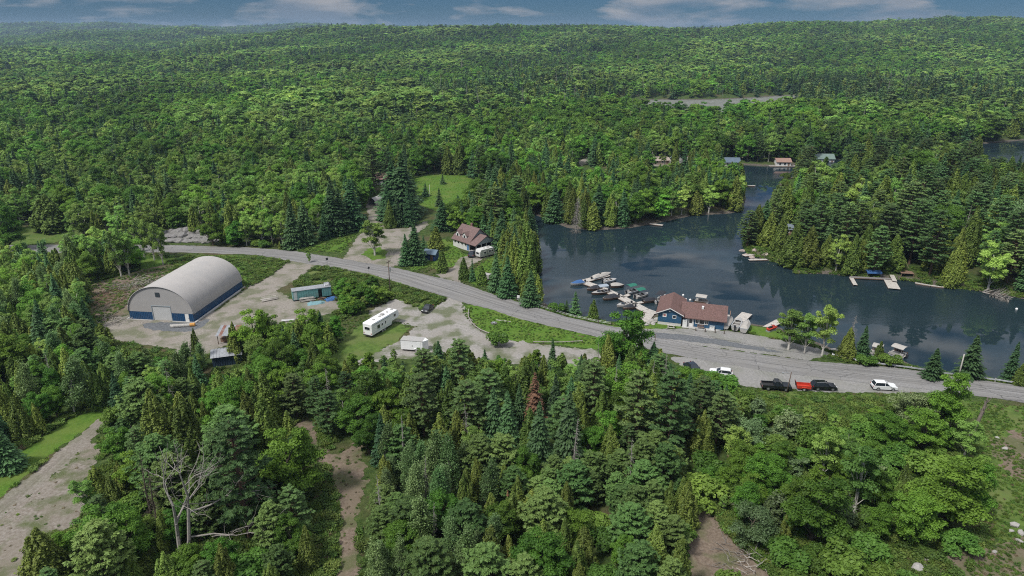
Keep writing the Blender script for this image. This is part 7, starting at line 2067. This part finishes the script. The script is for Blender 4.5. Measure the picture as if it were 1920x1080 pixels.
LANDMARKS = [((355, 575), 'arched barn'), ((600, 555), 'teal trailer body'), ((425, 640), 'rusty-roofed shed'), ((425, 680), 'metal-roofed shed'), ((890, 470), 'red roofed house'), ((715, 620), 'long white trailer'), ((770, 660), 'white cargo trailer'),
             ((802, 585), 'black car on the lot'), ((1295, 605), 'blue lakeside store'), ((1455, 725), 'black pickup'), ((1540, 725), 'dark parked wagon'), ((1655, 725), 'white parked car'), ((345, 1020), 'bare dead tree'), ((1002, 800), 'rust-brown dead spruce'),
             ((100, 870), 'dirt track'), ((650, 900), 'bare path'), ((1640, 525), 'peninsula dock'), ((1480, 435), 'peninsula cabin'), ((1840, 540), 'fallen trees'), ((1420, 480), 'rocky point'), ((1550, 300), 'green-roofed cottage'), ((1468, 308), 'orange-roofed cottage'),
             ((1372, 306), 'blue-roofed cottage'), ((1270, 312), 'tall pale cottage'), ((1105, 302), 'woodland lane'), ((815, 350), 'mown lawn'), ((720, 345), 'brown-roofed house'), ((350, 450), 'rock cut'), ((100, 430), 'old clearing'), ((690, 440), 'side road'), ((1080, 425), 'grey dead spruce'),
             ((200, 560), 'brush pile'), ((1000, 655), 'grass triangle'), ((1295, 690), 'half-hidden dark car'), ((1520, 1010), 'yellow-green maple'), ((1850, 850), 'rough meadow'), ((1750, 1060), 'white stones'), ((1700, 495), 'wooden stairs'), ((1000, 540), 'lake cove'),
             ((300, 330), 'birch slope'), ((950, 345), 'clearing edge'), ((1860, 280), 'back lake'), ((1650, 310), 'peninsula back shore'), ((960, 1060), 'bottom young pines'), ((560, 720), 'lower lot edge'), ((1150, 740), 'big roadside tree')]
def _ord(n):
    tens = {2: 'twenty', 3: 'thirty', 4: 'forty', 5: 'fifty'}
    return tens[n // 10] + '-' + ORD[n % 10 - 1] if n % 10 else {20: 'twentieth', 30: 'thirtieth', 40: 'fortieth', 50: 'fiftieth'}[n]
ORD = ['first', 'second', 'third', 'fourth', 'fifth', 'sixth', 'seventh', 'eighth', 'ninth', 'tenth', 'eleventh', 'twelfth', 'thirteenth', 'fourteenth', 'fifteenth', 'sixteenth', 'seventeenth', 'eighteenth', 'nineteenth', 'twentieth']
LMW = [(g(*p), n) for p, n in LANDMARKS]
by_key = {}
for t in INDIV:
    if t['label']: continue
    d = [(math.hypot(t['x'] - w[0], t['y'] - w[1]), i) for i, (w, n) in enumerate(LMW)]
    dist, i = min(d)
    dx, dy = t['x'] - LMW[i][0][0], t['y'] - LMW[i][0][1]
    side = ('to the right of' if dx > 0 else 'to the left of') if abs(dx) > abs(dy) else ('behind' if dy > 0 else 'in front of')
    by_key.setdefault((t['kind'], i, side), []).append((dist, t))
for (k, i, side), lst in by_key.items():
    lst.sort(key=lambda p: p[0])
    for n, (dist, t) in enumerate(lst):
        o_ = '' if len(lst) == 1 else (ORD[n] if n < 20 else _ord(n + 1)) + ' out, '
        t['label'] = f"{LOOK[k]}, {o_}{side} the {LMW[i][1]}"
for t in INDIV:
    k = t['kind']; s = t['h'] / HEIGHT[k]
    size_px = t['v'] - t['vt']
    grp = None if TREES.index(t) < N_HERO else f"{LOOK[k]}s standing in the woods"
    if size_px > 52 and k != 'shrub':
        e = empty(NAME[k], (t['x'], t['y'], t['z'] - 0.05), t['rot'])
        e.scale = (s * t['wide'], s * t['wide'], s)
        for nm, me in (('trunk', STEM[k, t['var']]), ('crown', CROWN[k, t['var']])):
            o = bpy.data.objects.new(nm, me); link(o); o.parent = e
    else:
        lod = 1
        me = WHOLE[k, t['var'], lod] if k != 'rust' else CROWN[k, 0]
        e = link(bpy.data.objects.new(NAME[k], me))
        e.location = (t['x'], t['y'], t['z'] - 0.05); e.rotation_euler = (0, 0, t['rot']); e.scale = (s * t['wide'], s * t['wide'], s)
    tag(e, t['label'], 'shrub' if k == 'shrub' else 'tree', grp)

# ------------------------------------------------------------------ the far woods as one mass of instanced trees
def scatter(name, label, pts, models, matless=None):
    """pts: (x, y, z, model index, scale xy, scale z, rot). One object, trees instanced on its points."""
    pts = np.array(pts, float)
    rj = np.random.RandomState(3)
    jit = np.stack([rj.uniform(.82, 1.2, len(pts)), rj.uniform(.82, 1.2, len(pts)), rj.normal(0, .045, len(pts)), rj.normal(0, .045, len(pts))], 1)
    me = bpy.data.meshes.new(name)
    me.vertices.add(len(pts)); me.vertices.foreach_set('co', pts[:, :3].astype(np.float32).ravel())
    a = me.attributes.new('pick', 'INT', 'POINT'); a.data.foreach_set('value', pts[:, 3].astype(np.int32))
    a = me.attributes.new('size', 'FLOAT_VECTOR', 'POINT'); a.data.foreach_set('vector', np.stack([pts[:, 4] * jit[:, 0], pts[:, 4] * jit[:, 1], pts[:, 5]], 1).astype(np.float32).ravel())
    a = me.attributes.new('turn', 'FLOAT_VECTOR', 'POINT'); a.data.foreach_set('vector', np.stack([jit[:, 2], jit[:, 3], pts[:, 6]], 1).astype(np.float32).ravel())
    o = link(bpy.data.objects.new(name, me))
    tag(o, label, kind='stuff')
    cl = bpy.data.collections.new(name + '_models')
    for i, m in enumerate(models):
        mo = bpy.data.objects.new(f'model_{name}_{i:03d}', m); cl.objects.link(mo)
    ng = bpy.data.node_groups.new(name + '_nodes', 'GeometryNodeTree')
    ng.interface.new_socket('Geometry', in_out='INPUT', socket_type='NodeSocketGeometry')
    ng.interface.new_socket('Geometry', in_out='OUTPUT', socket_type='NodeSocketGeometry')
    N, L = ng.nodes, ng.links
    gi, go = N.new('NodeGroupInput'), N.new('NodeGroupOutput')
    ci = N.new('GeometryNodeCollectionInfo'); ci.inputs['Collection'].default_value = cl
    ci.inputs['Separate Children'].default_value = True; ci.inputs['Reset Children'].default_value = True
    ip = N.new('GeometryNodeInstanceOnPoints')
    ip.inputs['Pick Instance'].default_value = True
    def attr(nm, ty):
        n = N.new('GeometryNodeInputNamedAttribute'); n.data_type = ty; n.inputs['Name'].default_value = nm; return n.outputs['Attribute']
    L.new(gi.outputs[0], ip.inputs['Points']); L.new(ci.outputs[0], ip.inputs['Instance'])
    L.new(attr('pick', 'INT'), ip.inputs['Instance Index'])
    e2r = N.new('FunctionNodeEulerToRotation')
    L.new(attr('turn', 'FLOAT_VECTOR'), e2r.inputs[0]); L.new(e2r.outputs[0], ip.inputs['Rotation'])
    L.new(attr('size', 'FLOAT_VECTOR'), ip.inputs['Scale'])
    L.new(ip.outputs[0], go.inputs[0])
    md = o.modifiers.new('scatter', 'NODES'); md.node_group = ng
    return o
def far_woods():
    rng = np.random.RandomState(99)
    kinds = ['maple', 'birch', 'spruce', 'cedar', 'pine']
    models, idx = [], {}
    for k in kinds + ['poplar', 'shrub', 'willow', 'sapling']:
        for lod in (1, 2):
            for s_ in range(NVAR[k]):
                idx[k, s_, lod] = len(models); models.append(WHOLE[k, s_, lod])
    dead_i = len(models); models += dm
    # trees of the nearer woods that hardly show
    near_pts = []
    for t in REST:
        if t['kind'] == 'rust': continue
        s = t['h'] / HEIGHT[t['kind']]
        near_pts.append((t['x'], t['y'], t['z'] - .05, idx[t['kind'], t['var'], 1], s * t['wide'], s, t['rot']))
    pts = []
    y_first = g(960, 262)[1]
    bands = [(y_first, 700, 6.3), (700, 1100, 7.4), (1100, 1700, 9.0), (1700, 2500, 11.0), (2500, 3500, 13.0), (3500, 5300, 19.0)]
    for y0, y1, sp in bands:
        w = y1 * 0.95
        gx, gy = np.meshgrid(np.arange(-w, w, sp), np.arange(y0, y1, sp))
        gx = (gx + rng.uniform(-.48, .48, gx.shape) * sp).ravel(); gy = (gy + rng.uniform(-.48, .48, gy.shape) * sp).ravel()
        ok = np.abs(gx) < gy * 0.90 + 40
        gx, gy = gx[ok], gy[ok]
        z = T(gx, gy)
        u, v, _ = proj(gx, gy, z)
        ok = (lake_sd(gx, gy) < -2) & (gy >= y0) & (wavy(gx, gy, 85., 21) < 1.35)
        for poly, m in BLOCK:
            ok &= ~(sdpoly(gx, gy, poly) > -m)
        for q0, k0, q1, k1, kb in KEEP:
            ok &= ~((v > kb) & (u > q0 - 4) & (u < q1 + 4) & (v - 14 * FPX / gy < k1))
        gx, gy, z, u, v = gx[ok], gy[ok], z[ok], u[ok], v[ok]
        # conifers along the pond and in wet hollows, hardwoods on the slopes
        pond = sdpoly(gx, gy, RIVER)
        wet = np.exp(-np.clip(-pond, 0, None) / 130.) * 1.0 * (gy > 600)
        c1 = wavy(gx, gy, 330., 11); c2 = wavy(gx, gy, 120., 14); c3 = wavy(gx, gy, 380., 17)
        pc = np.clip(0.10 + 0.42 * c1 + 0.80 * wet + 0.12 * (gx > 250) * (gy < 900), 0.03, 0.95)
        r_ = rng.random_sample(len(gx)); r2 = rng.random_sample(len(gx))
        pale = np.clip(0.42 + 0.75 * c3, 0.03, 0.95)
        kk = np.where(r_ < pc, np.where(r2 < 0.62, 2, np.where(r2 < 0.86, 3, 4)), np.where(r2 < pale, 1, 0))
        h = 6.5 + 9.0 * rng.random_sample(len(gx)) ** 1.15 + 2.0 * c2 + 1.5 * c3
        h = np.where(kk == 2, h * 1.12, np.where(kk == 4, h * 1.25, h)) * (1 + (sp - 5.6) / 40)
        far = 1.12 + (sp - 6.3) / 24
        for i in range(len(gx)):
            k = kinds[kk[i]]
            lod = 1 if gy[i] < 520 else 2
            s = h[i] / HEIGHT[k]
            wd = s * far * rng.uniform(.85, 1.3) * (1.2 if k in ('spruce', 'cedar', 'birch') else 1.0)
            if rng.random_sample() < .022:
                pts.append((gx[i], gy[i], z[i] - .3, dead_i + rng.randint(3), h[i] / 7.5, h[i] / 8.5, rng.uniform(0, 6.28))); continue
            pts.append((gx[i], gy[i], z[i] - .3, idx[k, rng.randint(NVAR[k]), lod], wd, s, rng.uniform(0, 6.28)))
    # leave out what a nearer hill hides
    A = np.array(pts)
    r = np.hypot(A[:, 0], A[:, 1]); az = np.arctan2(A[:, 0], A[:, 1])
    slope = (A[:, 2] + 20 - CAMH) / r
    b = np.clip(((az + 0.9) / 1.8 * 360).astype(int), 0, 359)
    keep = np.ones(len(A), bool)
    for q in range(360):
        m = np.nonzero(b == q)[0]
        if len(m) == 0: continue
        m = m[np.argsort(r[m])]
        run = np.maximum.accumulate((A[m, 2] - CAMH) / r[m])
        keep[m] = slope[m] > run - 0.002
    A = A[keep]
    print('far trees', len(A), 'near rest', len(near_pts), 'indiv', len(INDIV), {k: sum(1 for t in INDIV if t['kind'] == k) for k in HEIGHT})
    scatter('forest', 'mixed hardwood and conifer forest covering the far hills', A, models)
    if near_pts: scatter('woods_infill', 'crowded trees filling the nearer woods', np.array(near_pts), models)
far_woods()
# ------------------------------------------------------------------ low growth: grass tufts, weeds, ferns (nobody could count them)
def tuft_mesh(seed, n, h, spread, mat, broad=False):
    rg = np.random.RandomState(seed)
    a = rg.uniform(0, 6.28, n); r_ = spread * np.sqrt(rg.random_sample(n))
    C = np.stack([np.cos(a) * r_, np.sin(a) * r_, h * rg.uniform(.25, .8, n)], 1)
    al = np.stack([np.cos(a) * .4, np.sin(a) * .4, np.ones(n)], 1) + rg.normal(size=(n, 3)) * .25
    Nn = rg.normal(size=(n, 3)) * (.5 if broad else .8) + np.array([0, 0, .8 if broad else .2])
    if broad: al = rg.normal(size=(n, 3))
    V, F = cards(C, Nn, h * rg.uniform(.35, .7, n) * (.30 if broad else 1), rg, .6 if broad else .16, al, .1)
    return mesh_np('tuft', V, F, mat, {'tint': ('FACE', rg.random_sample(n))})
G1 = leaf_mat('grass_blade', (0.054, 0.120, 0.015), (0.140, 0.225, 0.040), .6, .2)
G2 = leaf_mat('weed_leaf', (0.045, 0.095, 0.016), (0.135, 0.200, 0.040), .6, .2)
G3 = leaf_mat('dry_grass', (0.130, 0.105, 0.050), (0.24, 0.20, 0.11), .7, .2)
TUFT = [tuft_mesh(1, 70, .45, .5, G1), tuft_mesh(2, 70, .55, .5, G1), tuft_mesh(3, 150, .6, .55, G2, True), tuft_mesh(4, 190, .8, .7, G2, True), tuft_mesh(5, 60, .4, .5, G3)]
def low_growth():
    rg = np.random.RandomState(5)
    pts = []
    def area(poly_px, sp, mix_, scale, avoid=True, inside=None):
        wp = gp(poly_px); xs, ys = zip(*wp)
        gx, gy = np.meshgrid(np.arange(min(xs), max(xs), sp), np.arange(min(ys), max(ys), sp))
        gx = (gx + rg.uniform(-.5, .5, gx.shape) * sp).ravel(); gy = (gy + rg.uniform(-.5, .5, gy.shape) * sp).ravel()
        ok = (sdpoly(gx, gy, wp) > 0) & (lake_sd(gx, gy) < -.3)
        ok &= wavy(gx, gy, 7., 9) > -1.1 + rg.random_sample(len(gx)) * .9
        if avoid:
            for poly, m in HARD: ok &= ~(sdpoly(gx, gy, poly) > -.15)
        gx, gy = gx[ok], gy[ok]; z = T(gx, gy)
        k = rg.choice(len(mix_), len(gx), p=np.array(mix_) / sum(mix_)); s = scale * rg.uniform(.6, 1.4, len(gx))
        for i in range(len(gx)): pts.append((gx[i], gy[i], z[i], k[i], s[i] * rg.uniform(.9, 1.3), s[i], rg.uniform(0, 6.28)))
    area([(1380, 745), (1700, 750), (1790, 800), (1845, 900), (1850, 1010), (1780, 1130), (1400, 1130), (1300, 900)], .66, (2, 2, 3, 3, 1), .85)
    area([(1380, 728), (1700, 736), (1870, 758), (2050, 770), (2050, 1130), (1780, 1130), (1850, 1010), (1845, 900), (1790, 800), (1700, 750), (1400, 748)], .55, (4, 4, 1, .2, .8), .42)        # meadow and shrub floor
    area([(-140, 1020), (14, 958), (106, 882), (170, 822), (190, 840), (175, 950), (60, 1030), (50, 1110), (-140, 1160)], 2.1, (2, 2, 1.5, .6, 4), .36, False)
    area([(-120, 770), (215, 770), (640, 790), (700, 1130), (-120, 1150)], .75, (2, 2, 3, 3, .6), .9)                                     # around the dirt track
    area([(540, 495), (640, 505), (840, 560), (790, 590), (700, 570), (640, 600), (560, 560)], .7, (2, 2, 3, 3, .8), .9)                   # verge over the teal trailer
    area([(255, 476), (545, 484), (510, 520), (470, 545), (300, 545), (170, 640), (160, 520)], .8, (2, 2, 3, 2, .8), .8)                   # behind the barn
    area([(600, 600), (700, 590), (780, 610), (760, 650), (620, 700)], .8, (3, 3, 2, .5, 1), .45)                                          # trailer lot
    area([(862, 572), (975, 598), (1170, 650), (1040, 645), (925, 632), (872, 598)], .7, (4, 4, .6, 0, .5), .38, False)                    # grass triangle
    area([(300, 482), (425, 482), (545, 488), (507, 518), (472, 538), (452, 505), (420, 486), (330, 484)], .7, (2, 2, 4, 4, .5), .75, False)
    area([(540, 462), (690, 405), (655, 458), (638, 474), (560, 472)], .8, (3, 3, 2, .6, .3), .5, False)
    area([(770, 333), (870, 328), (925, 350), (880, 395), (790, 385)], 1.5, (3, 3, .3, 0, 1), .3, False)
    area([(165, 535), (330, 495), (300, 525), (250, 560), (200, 605), (165, 600)], .95, (2, 2, 3, 1.5, 2), .6, False)
    area([(1000, 572), (1240, 604), (1420, 610), (1560, 655), (1930, 715), (1930, 728), (1560, 676), (1400, 630), (1230, 618), (1000, 588)], .55, (3, 3, 3, 1, .6), .65)   # lake bank
    area([(1390, 440), (1470, 470), (1700, 500), (1930, 545), (1930, 570), (1690, 530), (1490, 518), (1400, 482)], .8, (3, 3, 3, 2, .5), .9)  # peninsula bank
    area([(440, 640), (560, 600), (640, 700), (480, 740), (300, 700), (200, 650), (230, 630), (320, 660)], .9, (2, 2, 3, 3, .5), .8)
    area([(1250, 900), (1440, 1000), (1500, 1130), (1250, 1130)], .7, (1, 1, 3, 3, 1), .7)
    area([(540, 800), (690, 820), (690, 1130), (610, 1130)], 1.4, (1, 1, 1, 0, 3), .4, False)
    area([(750, 480), (870, 440), (975, 480), (970, 560), (880, 540), (760, 510)], .8, (3, 3, 1, .3, .3), .4)
    scatter('grass_and_weeds', 'grass tufts and weeds growing over the open ground', np.array(pts), TUFT)
    print('tufts', len(pts))
HARD = [bp for bp in BLOCK]
low_growth()

# ------------------------------------------------------------------ air: thin haze between here and the far ridges
def haze():
    mb = MB(); mb.box(-7900, 7900, -7900, 7900, GROUND_LOW - 1.0, max(GROUND_HIGH + 30.0, CAMH + 5.0))
    m, N, L = new_mat('thin_haze'); N.remove(N['Principled BSDF'])
    pv = N.new('ShaderNodeVolumePrincipled')
    pv.inputs['Color'].default_value = (0.55, 0.75, 1.0, 1)
    pv.inputs['Density'].default_value = HAZE
    pv.inputs['Anisotropy'].default_value = 0.2
    L.new(pv.outputs[0], N['Material Output'].inputs['Volume'])
    tag(mb.build('haze', m), 'thin blue haze over the far hills', kind='stuff')
HAZE = 0.00009
haze()
